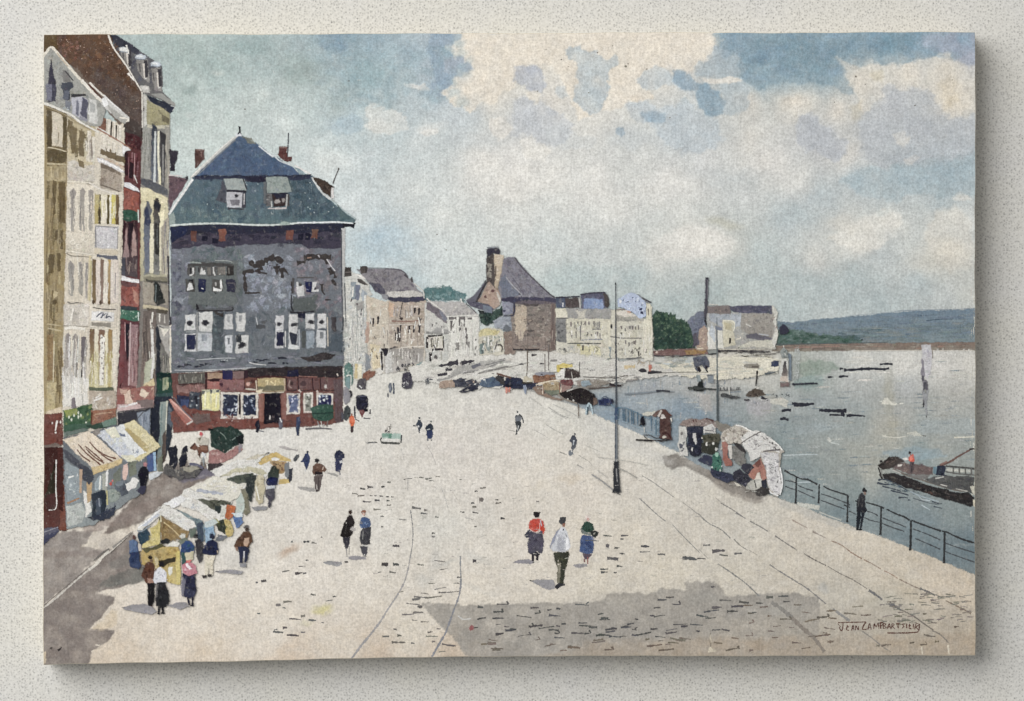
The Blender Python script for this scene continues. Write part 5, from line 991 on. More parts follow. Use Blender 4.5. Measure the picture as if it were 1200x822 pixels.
# ---- beige house with big slate roof
part('house','beige house with broad grey hipped roof','houses across the square')
P((206,192,172),'429,347 440,350 452,354 456,352 499,352 499,376 498,432 449,438 432,438 430,400',.4, c2=(204,196,182)); P((190,172,156),'455,354 499,352 498,408 456,408',.4, c2=(186,172,156))
dabs([(218,206,188),(224,214,198),(196,180,158),(210,196,176)],'431,350 452,356 450,430 432,430',80,(1,3),(1.5,4),(70,110), a=(.45,.85)); dabs([(204,190,174),(178,160,144),(214,204,190),(166,150,138)],'456,356 498,354 497,406 457,406',100,(1,2.6),(1.5,4),(70,110), a=(.45,.85))
streaks([(222,212,196),(160,146,136),(206,196,184)],'450,384 498,382 497,408 450,408',30,(6,18),(.8,1.6)); P((206,170,140),'456,354 462,356 461,372 456,372',.6); P((190,156,138),'429,378 433,378 432,402 428,402',.5)
P((160,154,148),'449,408 497,408 496,424 480,428 466,436 450,437',.5, c2=(196,190,184)); streaks([(206,202,194),(140,134,130),(218,214,206)],'452,408 497,408 494,424 454,428',24,(6,14),(1,2.2)); P((218,214,206),'440,410 448,408 450,436 442,440',.5); P((146,150,156),'428,414 434,418 434,430 429,438',.7); P((222,206,170),'434,404 446,404 446,432 436,434',.6); dabs([(228,214,184),(206,188,154)],'435,406 445,406 445,430 436,430',16,(1,2.4),(1.5,3.4))
P((206,204,200),'450,416 458,412 460,436 452,438',.6); P((140,80,58),'425,438 432,434 441,436 438,440 432,446 426,446',.5); dabs([(160,96,70),(120,64,50)],'427,438 438,436 432,445',8,(1,2),(.8,1.6))
L((50,46,50),'447,412 448,434',2.6,2); P((48,46,54),'446,409 455,408.4 455.6,412 453,417 449.6,416 449,412',.4); L((90,84,84),'457,409.4 463,407 466,407',1.6,1); B((84,80,84),462.6,407,1.6,1)
L((150,112,98),'459,376.6 475,377 492,376',1.8,1.4); L((222,214,202),'470,407.4 497,406',1.4); L((206,198,188),'456,381 498,380',1)
for x, y0, y1, w_ in ((434.4,373,380,1.8),(437.4,373,383,2),(443,371,380,2),(486,361,367.5,2.8),(491,361,369,2.4),(466.4,384,400,2.6),(469.4,381,388,1.8),(468.6,389,401,2.2),(479.4,382,390,2),(485,382,390,2.2),(491.4,380.4,390,2.6),(463.6,390,399,1.4)):
    sub('window',None,'dark windows of the beige house'); L((52,48,54),[(x, y0),(x + .2,(y0 + y1) / 2),(x - .4, y1)], w_, w_ * .7)
use(TOP)
L((96,86,80),'471.6,355 469.6,366 468.4,372',1.2,1); B((70,60,58),470.4,373.6,2,1.6); streaks([(206,200,196),(150,144,144)],'458,358 484,356 484,374 459,374',12,(4,12),(.8,1.6))
dabs([(64,62,72),(84,84,92),(50,50,60)],'460,432 470,428 482,425 487,424 487,434 474,435 464,435',20,(1,2.8),(1,2.6)); P((140,164,164),'487,427 495,425 499,430 499,434 488,434',.5)
sub('roof','grey hipped slate roof with a pale lower edge'); P((142,138,144),'418,316 430,314 452,314.6 470,317 477,323 485,332 490,340 497,346 499,350 470,352 456,352 448,344 436,334 428,326',.4, c2=(160,156,158)); dabs([(128,124,132),(152,148,152),(140,134,138),(116,112,122)],'432,316 468,318 486,336 494,346 458,346 436,328',80,(2,5),(1,2.4), a=(.35,.8)); P((92,90,104),'432,331 444,333 450,338 451,344 447,346 440,342',.6); dabs([(76,76,92),(106,104,116)],'434,332 448,336 448,344 438,338',10,(1.5,3),(1,2)); P((206,202,196),'454,342 470,341 490,342 496,346 497,349 456,349 453,346',.5); dabs([(220,216,210),(184,180,178)],'456,343 492,343 494,347 457,347',14,(2,4),(.6,1.2)); P((70,70,88),'454,348.6 480,349 497.6,347.6 498,352 492,354 470,354.6 455,352',.4); L((150,160,164),'432,314.2 452,314.4',1.2); L((108,104,112),'452,315 470,317 478,325',1.2,1.6); L((84,80,86),'474,322 478,326',2,1.4); P((88,82,84),'480.6,327 482.6,324.6 484,331 481.6,331',.3); L((214,214,208),'485,332 492,338 496,342 497,350',1.4); P((150,150,156),'446,344 455,346 454,352 448,350',.5)
sub('chimney','dark chimney'); P((92,84,80),'422,313 430.4,312.4 430,320 423,321',.4); L((62,56,56),'429,313 429,320',1.8); L((70,62,62),'422,313 430,312.6',1)
# ---- small white house with lean-to
part('house','low white house with a grey lean-to roof','houses across the square')
P((204,204,198),'498,356 512,362 530,372 556,368 562,372 562,420 530,424 500,426 497,400',.5); dabs([(216,216,208),(190,192,188),(224,222,214)],'500,372 560,374 560,420 500,420',110,(1,3),(1.5,4),(60,120), a=(.4,.85))
P((222,220,212),'525,372 560,370 562,380 561,420 526,420',.5, c2=(216,214,206)); streaks([(232,230,224),(196,194,186),(206,204,196)],'526,376 561,376 560,420 526,420',36,(6,18),(.8,1.8))
sub('roof','pale grey roofs'); P((190,186,184),'500,353 516,354 530,354 541,353.6 552,362 562,369 558,371 540,371 524,371 522,378 512,372 504,364',.5); dabs([(204,200,196),(174,170,170),(188,184,180)],'508,356 540,356 558,369 526,369',40,(2,5),(1,2), a=(.4,.85)); P((126,118,126),'499.6,355 503,354.6 514,362 523,371 524,379 519,377 510,369 500,362',.4); dabs([(110,104,112),(142,134,140)],'501,356 514,363 522,374 508,366',14,(1.5,3),(1,1.8)); P((130,132,144),'514,363 518,366 524,374 522,377 516,370',.4)
L((222,218,210),'500,350 506,355 520,365',1.8,1.2); L((224,222,216),'540,350 541,355',1.6); L((96,92,96),'546,356 552,361 558,367',1.2,.8); L((224,222,214),'524,371.4 540,370.4 561,369.4',1.4); L((150,148,146),'499,389 512,391 526,391',1.8,1.2); P((206,204,198),'500,364 512,372 522,380 526,390 499,389',.6); B((140,138,136),511.6,379,1.2,1); P((168,166,164),'512,384 524,386 527,390 500,391 506,388',.6)
for q, w_ in (('526,373.4 535,373',3),('538,373 545,373',3.4),('548,373.6 553,373.4',2.4)): L((120,114,114), q, w_)
for q in ('529,376 528.6,388','532.6,379 530.4,384','538.6,374 538.4,382','544,374 544,383','546,384 546,396','547,392 547,402'): 
    sub('window',None,'thin dark strokes for windows on the white house'); L((110,104,104), q, 2,1.2, j=.3)
L((140,134,130),'540,378 541.6,380 540,382.6',1); B((190,186,180),541,385,2,3)
for x, y in ((536,406),(549,404)): sub('window',None,'thin dark strokes for windows on the white house'); P((146,142,138),[(x - 2.4, y - 3),(x + 2.4, y - 4),(x + 2, y + 4),(x - 1, y + 4)],.6)
B((214,212,206),527,408,1.8,4); L((168,164,160),'524,405 525,412',1)
sub('shed','dark framed shed'); P((212,206,194),'500,394 519,393.6 520,412 505,410 500,409',.4); L((52,48,50),'500.4,395 500.6,408',2.4); L((70,66,66),'501,394.2 512,393.6 518.6,392.6',2); streaks([(150,146,130),(176,170,150),(96,92,84)],'503,396 519,395 519,409 503,409',12,(6,12),(.7,1.3)); L((72,66,66),'519.4,394 520,408',1.2); L((54,50,54),'505,410.4 512,409.6 519.4,409.6',2.6); L((40,36,42),'504.6,413 504.4,423.6',3.2,2.6); P((96,90,90),'509,417 511.6,416 513.4,418.6 511.6,422.4 509,421.6',.4); L((176,172,160),'517,413 517.4,424',1.2)
# ---- yellow-edged wall and little green bush
part('bush','dark green bush below the old tower')
P((58,80,74),'562,368 568,364 576,366 582,362 588,358 590,364 588,370 582,374 578,380 570,382 563,380',.8); dabs([(44,62,58),(70,96,84),(36,50,50),(84,108,96)],'563,368 588,360 588,370 574,380 564,380',50,(1.2,3.2),(1,2.6), a=(.5,.9)); P((40,46,48),'560,364 567,364.6 567,369 562,368',.5)
part('house','low yellowish house below the old tower','houses across the square')
P((206,200,182),'561,388 570,384 584,385 590,388 591,416 562,420',.5); P((210,196,136),'562,387 574,385 586,388 584,392 562,394',.5); dabs([(222,210,150),(196,180,118)],'563,388 584,387 584,391 563,392',14,(1.5,3.4),(.7,1.4)); dabs([(140,156,150),(120,134,130),(206,204,190),(184,182,166)],'562,396 588,394 588,414 562,416',50,(.8,2),(1.5,4),(70,110)); P((118,140,138),'562,404 567,402 568,414 562,416',.7); P((150,160,156),'570,398 573,396 573,412 570,412',.6); L((60,56,58),'582,404.4 587,404.6 588.6,408 588,412',1.8,1.6); P((226,222,210),'580,405 586,406 586,412 580,412',.5); P((150,130,118),'590,388 600,388 606,394 602,416 591,416',.6); dabs([(134,116,106),(166,148,136)],'591,390 602,392 601,414 592,414',20,(1,2.6),(1.5,3.4),(70,110))
P((160,166,176),'578,376 584,372 592,370 600,371 606,376 608,386 602,388 590,386 580,384',.7); dabs([(178,184,192),(144,150,162)],'580,376 602,373 604,384 584,384',18,(1.5,3.4),(1,2.4)); B((116,122,130),594,385,4.4,4); P((110,112,118),'600,382 610,386 610,394 602,392',.6)
# ---- old tower house with steep roof
tower = part('house','old tower like house with a steep grey roof and tall chimney gable','houses across the square')
P((140,131,125),'596,352 620,351 651,351 652,384 651,411 600,411 600,384',.4, c2=(150,132,122)); dabs([(164,152,142),(128,118,112),(152,142,134),(116,108,104),(178,168,156)],'602,354 650,354 650,410 602,410',190,(1.4,4),(.8,2.2),(-20,20), a=(.4,.85)); P((196,178,156),'603,358 616,357 618,380 612,400 603,392',1, a=.8); dabs([(206,190,170),(186,166,146)],'603,358 616,358 614,392 603,388',24,(1,3),(1,2.4)); dabs([(110,98,96),(96,86,86),(190,172,154)],'614,372 640,370 640,390 614,392',22,(.8,1.8),(1,2)); P((126,108,102),'645,354 651,354 651,410 646,410',.6); L((104,92,90),'648,356 648,400',1); P((112,104,112),'600,352 651,351 651,356 620,357 604,356',.5); P((92,84,86),'612,356 632,356 630,358.6 614,358',.4); B((92,84,84),622,388,4,1.6); streaks([(176,160,148),(130,116,110)],'602,388 650,384 650,410 602,410',20,(5,14),(.6,1.2))
P((150,152,168),'588,353 598,352 602,356 600,368 590,370',.5); dabs([(170,172,184),(120,122,140)],'589,354 600,354 599,368 591,368',12,(1,2.6),(1,2.4)); L((70,70,88),'602,351 603,362 601.6,370',2.4,1.4); B((84,86,104),591,364.6,2,1.4); L((70,70,86),'590,370.6 602,370',1.2)
sub('roof','steep grey slate roof'); P((138,136,148),'590,304 596,301.6 603,301.6 608,307 618,320 630,332 642,343 650,349 651,353 622,351.6 600,350 587,351 584,338 586,322',.4, c2=(146,144,152)); dabs([(126,124,138),(150,148,158),(138,132,140),(118,116,128)],'592,304 603,303 640,344 646,349 590,349 586,334',110,(2,5),(1,2.6),(40,80), a=(.35,.8)); P((122,128,144),'586,326 592,322 600,336 612,348 588,349',.8, a=.7); L((170,170,176),'593,325 600,334 612,346',1.6,1); L((112,110,122),'601,326 608,336 614,345',1); L((92,88,96),'603,301.6 612,314 626,328 642,343 650,349',1.2,1.6); P((74,72,92),'586,350 600,348.6 622,348.6 640,349 651,350.4 652,355 640,353 620,352 600,354 587,353',.4); dabs([(170,168,178)],'606,346 645,347 645,350 606,349',10,(1.5,3),(.5,.9))
sub('chimney_gable','tall stone chimney rising from the gable'); P((176,150,134),'572,331 577,326 584,338 587,350 586,358 580,362 566,356 560,354 566,342',.5); dabs([(192,160,146),(160,130,120),(206,178,160)],'570,336 580,332 585,350 565,354',26,(1,2.6),(1,2)); B((104,70,70),577.4,341,1.9,1.9); B((104,72,70),568.8,348,1.6,1.5); P((90,82,80),'571,296 577,296 580,302 581,330 580,338 574,330 570,332 570,318',.4); P((206,188,162),'579,298 590,299 590,304 587,320 584,334 583,342 580,336 580,316',.4, c2=(186,166,140)); dabs([(222,206,182),(190,170,146)],'580,302 588,302 584,330 581,330',14,(1,2.2),(1.4,3)); P((160,152,140),'572,308 576,310 576,326 572,324',.5); dabs([(60,54,56),(130,124,116)],'571,300 579,300 579,334 571,330',22,(.8,1.8),(1,2.6)); L((110,96,86),'581,312 581,324',1.2); P((64,62,74),'570,292 578,290.6 585,291.4 587,295 585,298.6 578,297 574,300 571,302',.4); L((150,154,160),'570.6,290.6 584,289.8',1.6); P((206,200,190),'582,342 585,346 587,352 586,358 584,352',.4)
sub('roof_slope','dark left slope'); P((108,108,120),'546,353 556,345 566,333 570,328 569,334 562,346 558,354 552,356',.5); L((64,60,66),'570,331 566,338 560,350 558,355',1.6,2); P((100,98,114),'546,353.4 556,354 572,357 578,362 574,366 560,362 552,359',.5); dabs([(84,84,98),(124,122,134)],'549,354 574,358 572,364 556,360',14,(1.5,3),(.8,1.6)); P((126,134,148),'566,358 576,360 576,368 568,366',.6)
# ---- cream row, two houses
part('house','long cream house with a blue attic','houses across the square')
P((212,206,184),'651,361 664,362 700,368 716,374 716,420 700,424 664,422 652,412',.4, c2=(210,206,192)); dabs([(224,218,196),(200,194,172),(216,210,186),(206,200,186)],'664,376 714,376 714,418 664,418',120,(1,3),(1.5,4),(70,110), a=(.4,.85))
P((140,140,140),'652,373 663,373 664,394 664,402 656,402 652,398',.5); dabs([(110,112,114),(160,160,158),(84,84,88)],'653,374 663,374 663,400 654,400',20,(.8,2),(1.5,3.4)); P((222,216,196),'651,364 658,362 665,371 664,373 652,372',.5); L((120,118,116),'652,373.6 666,373',1.6)
P((168,166,164),'664,362 700,361 714,362 722,366 722,374 690,374 666,373',.5); dabs([(184,182,178),(150,150,150),(176,172,164)],'666,363 718,363 718,372 668,372',34,(2,5),(.8,2)); P((206,200,186),'674,364 688,364 686,373 676,373',.7, a=.7)
P((88,96,116),'651,349 664,348 664,361 652,361',.4); P((92,82,82),'662,350 678,349 679,361 663,361',.4); dabs([(76,68,70),(108,98,96)],'664,351 677,351 677,360 664,360',12,(1,2.6),(.8,1.6)); L((62,60,74),'651,349 664,348.4 679,347.6',1.6); L((210,210,214),'659.6,355 659.6,360',1.8,1.4); L((196,192,188),'679,349 680,361',1.8)
P((104,104,124),'680,345 690,343 708,343 712,346 712,361 682,362',.4); dabs([(84,84,104),(124,124,142)],'682,345 708,345 708,350 682,350',14,(1.5,3.4),(.7,1.4)); P((142,160,196),'684,350 706,350 707,362 684,362',.5); dabs([(116,138,186),(168,182,210),(132,150,192)],'685,351 705,351 705,361 685,361',26,(1,3.4),(.7,1.6)); P((84,76,74),'707,343 712,346 714,358 712,361 708,358',.4); L((72,70,84),'680,345.6 694,343.8 709,343',1.6)
L((220,214,192),'714,376 715,420',4,4)
for x, y, h_ in ((669,380,6),(673.5,381,8),(677,379,5),(681,379,5),(686,379,5),(690,379,5),(696,380,8),(702,380,8),(670,394,5),(675,392,9),(680,388,16),(687.6,393,3),(693,393,3),(698,394,5),(703,394,8),(700,391,5)):
    sub('window',None,'small dark windows of the cream row'); L(tint((132,128,126),8),[(x, y - h_ * .4),(x + .3, y + h_ * .5)],1.7,1.1, j=.3)
use(TOP); P((156,154,152),'695,378 704,378 704,386 695,386',.6, a=.5); L((110,112,118),'694,386 704,386',1)
L((150,152,160),'681,399 692,398 706,398',1.2); L((168,160,110),'676,405 680,404.6',3,2); P((214,206,164),'676,408 684,405 704,406 704,416 680,416',.7, a=.8); L((92,90,84),'683,405 683,411',2); dabs([(84,84,82),(110,108,104)],'693,408 703,407 703,413 694,414',9,(.7,1.6),(1,1.8)); L((96,100,96),'665,402.6 684,402.6 704,403',1.2); dabs([(170,178,176),(200,198,190)],'664,404 676,404 676,418 664,418',14,(1,2.6),(1,3)); dabs([(80,82,90),(60,62,70)],'654,409 663,408 664,413 655,413',14,(1,2.4),(.8,1.6)); P((140,152,158),'712,408 722,408 724,420 714,420',.8, a=.8); dabs([(168,176,174),(150,158,150)],'682,416 720,416 720,424 684,424',20,(2,4.5),(.7,1.5))
part('house','cream corner house with a pale blue lacy gable','houses across the square')
P((212,208,190),'716,364 726,362 740,374 757,374 758,352 764,360 765,420 716,420',.4, c2=(212,208,192)); dabs([(222,216,196),(202,196,176),(192,186,174)],'718,378 764,378 764,418 718,418',90,(1,3),(1.5,4),(70,110), a=(.4,.85)); P((224,218,196),'754,376 764,372 765,422 755,424',.5, c2=(216,212,198)); streaks([(234,228,208),(206,200,180)],'755,376 764,374 764,420 755,420',10,(8,20),(.8,1.6))
P((176,172,162),'722,369 740,370 753,372 754,376 738,377 722,376',.5); dabs([(160,156,150),(196,190,176),(140,138,136)],'723,369 752,372 752,376 723,376',18,(2,4),(.7,1.3)); P((220,212,200),'722,364 734,364 746,370 740,372 724,370',.6); L((150,130,124),'723,363.4 732,362.6',1.4); P((206,160,136),'735,362 739,363 739,367 735,367',.5, a=.8)
sub('gable','pale blue gable with white tracery'); P((186,198,222),'724,352 730,347 740,343 748,346 754,351 757,358 757,370 750,374 740,366 732,362 724,360',.5); dabs([(216,224,238),(166,180,212),(228,234,242),(196,206,226)],'726,352 740,345 755,354 755,370 742,364 726,360',60,(.8,2.2),(.7,1.6)); dabs([(84,90,116),(104,110,136)],'728,350 746,348 756,360 755,370 748,366 742,356 728,356',26,(.6,1.3),(.6,1.4)); B((232,236,240),727,353.6,1.8,2.2); P((150,154,160),'747,344 752,347 760,352 763,355 759,355 752,351',.4); L((72,70,76),'752,349 758,352.6 763,354.6',1.6); R((60,66,92),749,361,752.4,364,.4); R((56,60,84),750,365.4,753.6,368.6,.4); P((216,210,186),'757,356 762,357 763,376 758,376',.5); L((120,110,96),'759.4,362 760,370',1.4,.8)
for x, y, h_ in ((716.6,382.6,6),(728,384,4),(732.6,386.6,4),(728,391,3),(738,384,4),(741,384,5),(744.6,384,5),(748,384,6),(733,401,5),(737,403,4),(744,402,5),(729,410,3)):
    sub('window',None,'small dark windows of the corner house'); L(tint((124,120,118),10),[(x, y - h_ * .4),(x + .3, y + h_ * .5)],1.8,1.2, j=.3)
use(TOP); L((140,136,130),'715,394.6 730,396.4 752,396.6',1.4); dabs([(60,54,56),(84,78,76)],'735,409 752,408 751,416 748,418 744,415 738,413',18,(.9,2),(.9,2)); L((60,54,56),'748,412 748.6,418',2,1); L((120,120,120),'734,420.4 744,420 752,418.6',1.4); dabs([(176,184,182),(192,196,190)],'722,414 736,414 736,424 722,424',12,(1.4,3),(.8,1.6)); L((52,52,58),'716.4,380.6 716.4,385',2)
for q in ('432,360 452,358 452,430 433,432','458,358 497,356 497,432 458,434','408,340 428,350 428,436 408,438','500,372 524,380 522,420 500,424','528,374 560,372 560,418 528,420','564,394 588,392 588,416 564,416','666,376 712,376 712,416 668,418','718,378 762,376 762,418 720,418'):
    part('gouache_touches',None,'touches of gouache on the house fronts'); streaks([(232,230,224),(224,220,212)], q, 12,(3,10),(.8,1.9),90,(.6,.95),5,16); streaks([(78,74,78),(104,98,98)], q, 8,(2,5),(.8,1.5),90,(.6,.95),6,20)
# ---- far quay wall right of the corner house
part('quay_wall','reddish quay wall under the trees')
P((130,98,94),'765,411 790,410 806,409 828,408 830,414 820,416 790,417 766,417',.4); dabs([(150,114,108),(112,84,82),(140,106,98)],'766,411 806,410 806,416 767,416',30,(1.5,4),(.7,1.5),(-8,8)); P((156,112,58),'802,411 812,409 826,408.6 829,412 824,415 804,416',.5); dabs([(176,124,60),(130,88,46)],'804,411 826,409.6 826,414 806,415',14,(1.4,3),(.7,1.3)); B((214,190,176),769.6,413,1.4,1.4); L((80,70,76),'766,417 790,418 812,416.4',1.4); P((150,156,152),'829,411 838,409.6 842,412 838,415.6 830,415',.5); L((56,60,62),'830,415.4 840,414.6',1.4)
# ---- factory with tall chimney stack
part('factory','grey riverside factory with a long blue roof and tall chimney')
P((176,176,172),'828,368 836,366 870,366 906,366 908,376 909,409 829,410',.4); dabs([(190,188,180),(164,162,160),(200,196,186)],'840,380 906,372 906,408 840,408',80,(1.4,3.6),(1,2.6), a=(.4,.85)); P((164,158,150),'868,368 906,367 907,390 902,398 880,394 868,386',.5); dabs([(152,146,140),(178,170,160),(140,136,134)],'870,369 905,368 905,390 872,386',40,(1.5,3.6),(1,2)); P((176,182,190),'830,368 868,367 868,382 850,388 832,376',.5); dabs([(196,200,204),(158,164,174)],'832,369 866,368 866,382 840,380',22,(2,4),(1,2)); P((112,110,120),'874,393 886,391 888,394 904,396 902,399 886,399 876,397',.6); L((186,188,192),'889,391.6 896,392.6 901,393.6',1.4); P((206,202,186),'876,400 908,398 908,408 864,408',.6, a=.8); L((206,204,196),'874,380 880,383',1.4)
P((224,222,214),'829,384 838,384 839,409 829,409',.4); P((196,202,208),'833,378 838,385 838,402 831,392',.5); P((220,218,208),'840,387 846,387 848,409 841,409',.4); L((150,152,154),'839.4,386 840.4,410',1.2); P((130,136,154),'838,382 846,384 847,387 839,387',.4)
P((206,200,176),'847,375 860,377 860,388 862,404 848,408 847,390',.4); L((230,226,204),'847.4,375.6 860,377.6 859.6,388',1.5,1.2); P((190,180,146),'849,377.6 857,379 858,388 850,386',.5); P((40,36,38),'854,396 856.6,396 856.6,402 854.6,403',.3); dabs([(224,218,200)],'862,392 872,388 870,396 862,400',8,(1.4,2.6),(.8,1.6))
sub('roof','long blue grey roof'); P((136,124,122),'828,359 856,358.6 856,368 842,368 829,367',.4); dabs([(150,136,130),(118,110,112)],'830,360 855,360 855,367 830,366',18,(1.5,3.4),(.8,1.6)); P((96,96,116),'854,358.6 880,358.6 906,358 905,367.6 882,367.6 860,366 856,363',.4); dabs([(82,84,106),(112,112,130),(100,98,112)],'858,359.6 904,359.6 904,366 860,365',30,(2,5),(.8,1.6),(-6,6)); L((206,202,192),'831,357 842,357.6',1.6,1)
sub('gable_wall','pale right gable edge'); P((212,210,200),'905,358 907.6,359.6 911,366 909,376 912,392 910,402 907,408 904.6,400 908,388 906,376 907,368 904.8,365',.4); dabs([(228,226,218),(170,150,140)],'906,364 911,370 911,394 907,404',9,(.7,1.5),(1.4,3)); P((60,60,76),'913,383 918,380 922,384 925,388 922,392 914,393',.5); L((206,204,196),'918,405 919,409',1.2)
sub('outbuilding','blue grey outbuilding'); P((120,126,142),'805,376 812,370 816,366 826,364 828,372 828,382 820,390 814,400 812,392',.5); dabs([(104,110,128),(136,142,156)],'807,376 826,367 826,380 816,388',20,(1.4,3),(1,2)); P((176,150,134),'820,386 826,382 829,388 829,410 816,410 817,396',.5); dabs([(196,172,156),(150,124,118),(216,190,160)],'820,388 828,386 828,408 819,408',18,(.8,2),(1,2.4)); P((96,92,104),'813,392 818,390 818,404 812,408',.6); L((60,56,62),'826,376 827.6,381',2.4,1.6); L((220,212,180),'817,409 824,408.4',1.2)
sub('chimney','tall dark factory chimney'); P((84,82,92),'826.6,325.6 829.8,325.6 829.4,350 828.6,364 826,378 824.8,366 826,350',.25); L((120,118,126),'829.4,328 828.8,350',.9); L((54,54,62),'826.8,326 829.6,326',1.2)
part('quay_edge','dark foot of the factory quay')
L((60,58,64),'840,411.4 852,411 866,411 880,412.6',3,2); L((86,82,84),'878,412 896,412.6 902,412',2.6,1.6); dabs([(48,46,52),(84,80,82),(150,140,130)],'842,410 900,411 900,415 842,414',20,(2,4),(.7,1.3),(-4,4)); L((196,190,176),'842,409.6 880,409.6 908,409',1.4); L((130,126,120),'880,416 904,415 914,412',1.4)
# ================================================================ far quay, moored boats
part('quay_ramp','pale far quay with ramps and streaks')
P((214,211,203),'478,432 500,424 540,418 600,414 660,414 720,422 766,424 790,428 838,432 838,438 780,441 740,446 700,452 660,452 620,456 560,454 520,450 480,446',1.2, a=.92)
dabs([(224,222,214),(206,202,194),(196,192,186),(228,226,218)],'490,428 640,418 760,426 820,434 700,446 560,450 500,444',170,(3,9),(.8,2),(-12,4), a=(.4,.85)); P((222,216,196),'770,428 800,424 840,418 900,416 914,424 914,436 880,442 840,446 800,440',1.4, a=.85); dabs([(230,222,202),(212,206,190),(222,214,194),(204,204,194)],'790,428 906,418 906,436 850,444',90,(3,9),(.8,2),(-5,3), a=(.4,.85)); dabs([(176,180,172),(160,170,166),(190,190,178),(200,206,206)],'768,418 826,417 822,430 770,430',40,(2,6),(.8,1.8),(-5,5), a=(.45,.85))
L((150,146,140),'560,438 590,432 620,425',1.4,.8); P((176,174,170),'535,430 560,424 590,420 600,424 560,434 534,440 526,442',.8, a=.7); streaks([(130,128,128),(160,156,152),(190,186,180)],'526,440 600,416 600,428 560,440',14,(10,30),(1,2),-16,(.5,.9)); L((110,108,110),'532,440 545,437 556,436',1.8,1); L((116,116,126),'553,431 560,428 563,427',4,3); P((206,202,194),'518,450 530,440 545,436 530,446',.7); L((164,162,160),'512,446 526,443 540,437 560,434',3,1.4, a=.8)
for q, w_, w2_ in (('514,429 522,428 530,426',2,5),('524,428 530,426 537,425',4,7),('522,434 530,433',4,2.6),('513,440 519,439 524,438',2.4,4),('541,426 546,424.6 552,424',4,3.4),('550,424 556,423',3,1.6)): L((66,64,72), q, w_, w2_, j=.25)
dabs([(84,82,88),(52,52,62)],'516,427 552,422 552,428 520,434',10,(1.4,2.6),(.8,1.6)); B((218,216,212),537.6,427.6,1,1)
dabs([(196,176,150),(176,160,140)],'740,424 764,424 760,434 736,432',10,(2,5),(.8,1.6)); P((210,176,110),'732,429 744,428 744,432 732,433',.6, a=.7); L((140,136,128),'764,437.6 800,436.4 830,436.6',1.2,.7); L((206,202,194),'760,440 800,438.6 834,439',1.4)
dabs([(168,160,150),(128,124,120),(150,148,144)],'700,442 760,438 740,447 700,450',30,(3,8),(.6,1.2),(-6,0)); L((112,106,102),'684,442 704,442.6 720,443 736,440',1.2,.8); L((96,82,76),'690,455.6 712,454 730,451',1.6,1); P((150,140,130),'672,446 700,444 716,448 700,455 680,456',.8, a=.7)
L((60,56,60),'601,409.6 606,410 613,409.8',1.8,1.4); L((58,54,58),'615,409.8 622,410 632,409.4',2,1.2); L((72,68,72),'623,416.6 629,416',2.2,1.4); L((150,146,142),'645,423 653,422.6',2.4,1.8)

def boat(label, f):
    part('boat',label,'boats moored along the quay'); f()
def b1():
    P((176,150,132),'516,448 522,446 532,446 533,454 526,455 515,455',.5); dabs([(190,166,146),(150,124,108)],'517,448 531,447 531,454 517,454',10,(1.4,3),(1,2)); P((74,76,88),'531,445 540,443 556,444 562,450 560,455 546,453 534,454',.5); dabs([(52,56,70),(96,98,108),(190,170,150),(110,112,120)],'532,446 558,446 558,453 534,453',22,(1.4,3),(.8,1.8)); P((44,46,62),'538,459 548,454 556,452 561,455 552,459 548,456 542,460',.4); L((60,60,74),'540,459.4 548,459 552,456',2.4,1.4); L((204,200,192),'545,446 554,443.6 556,446',1.2)
boat('low brown and slate moored boat',b1)
def b2():
    P((92,108,128),'564,446 572,443 588,442 590,452 576,454 562,452',.5); dabs([(112,128,146),(70,84,108),(156,168,180)],'566,446 588,443 588,452 566,452',16,(1.4,3.4),(.8,1.8)); P((50,54,74),'590,446 598,442 612,444 630,446 632,454 620,456 604,456 590,454',.5); dabs([(38,42,60),(66,72,96),(52,58,80)],'592,446 628,446 628,454 594,454',24,(2,4),(1,2)); P((66,64,66),'580,443 584,440 590,441 592,450 586,452',.5, a=.8); L((112,74,60),'582,438 590,440.4 599,443',2.4,1.8); L((206,200,190),'591,443.4 592,446',1.6); B((30,32,46),596,452,4,2.4)
boat('dark blue moored boat with a raised red brown gangplank',b2)
part('person','tiny figure with bright orange legs before the blue boat'); P((206,110,90),'592,453.4 595,454 594.6,461 592.4,461',.3); P((198,100,82),'596,453.4 599,454 598.6,460 596,460',.3)
part('person','tiny pale blue figure on the quay by the boats'); P((160,170,188),'613,451 616,451 618,456 616,463 614,462',.4); L((130,142,166),'615,452 616,462',1)
def b3():
    P((196,186,160),'611,443 618,441 625,444 624,448 614,449',.4); L((64,60,56),'612,449 624,449',1.8); L((110,96,84),'618,410 618,425 617.2,441',1.2,.9); B((222,216,204),612.4,443.4,1.4,2)
boat('small cream boat with a thin mast',b3)
def b4():
    P((142,90,62),'624,441 630,438 640,437 651,438 651,446 640,448 625,449',.5); dabs([(164,104,66),(120,72,52),(178,120,80),(104,70,60)],'626,440 650,439 650,446 627,447',26,(1.4,3),(1,2)); P((150,150,158),'626,438 634,436 648,436.6 650,439 640,439 628,440',.4); L((206,196,180),'623.6,442 625,449',1.2); L((150,140,134),'638.4,415 638.6,436',1.3,1); L((130,120,116),'642.6,404 642.8,434',1.4,1)
boat('boat with an orange brown deckhouse',b4)
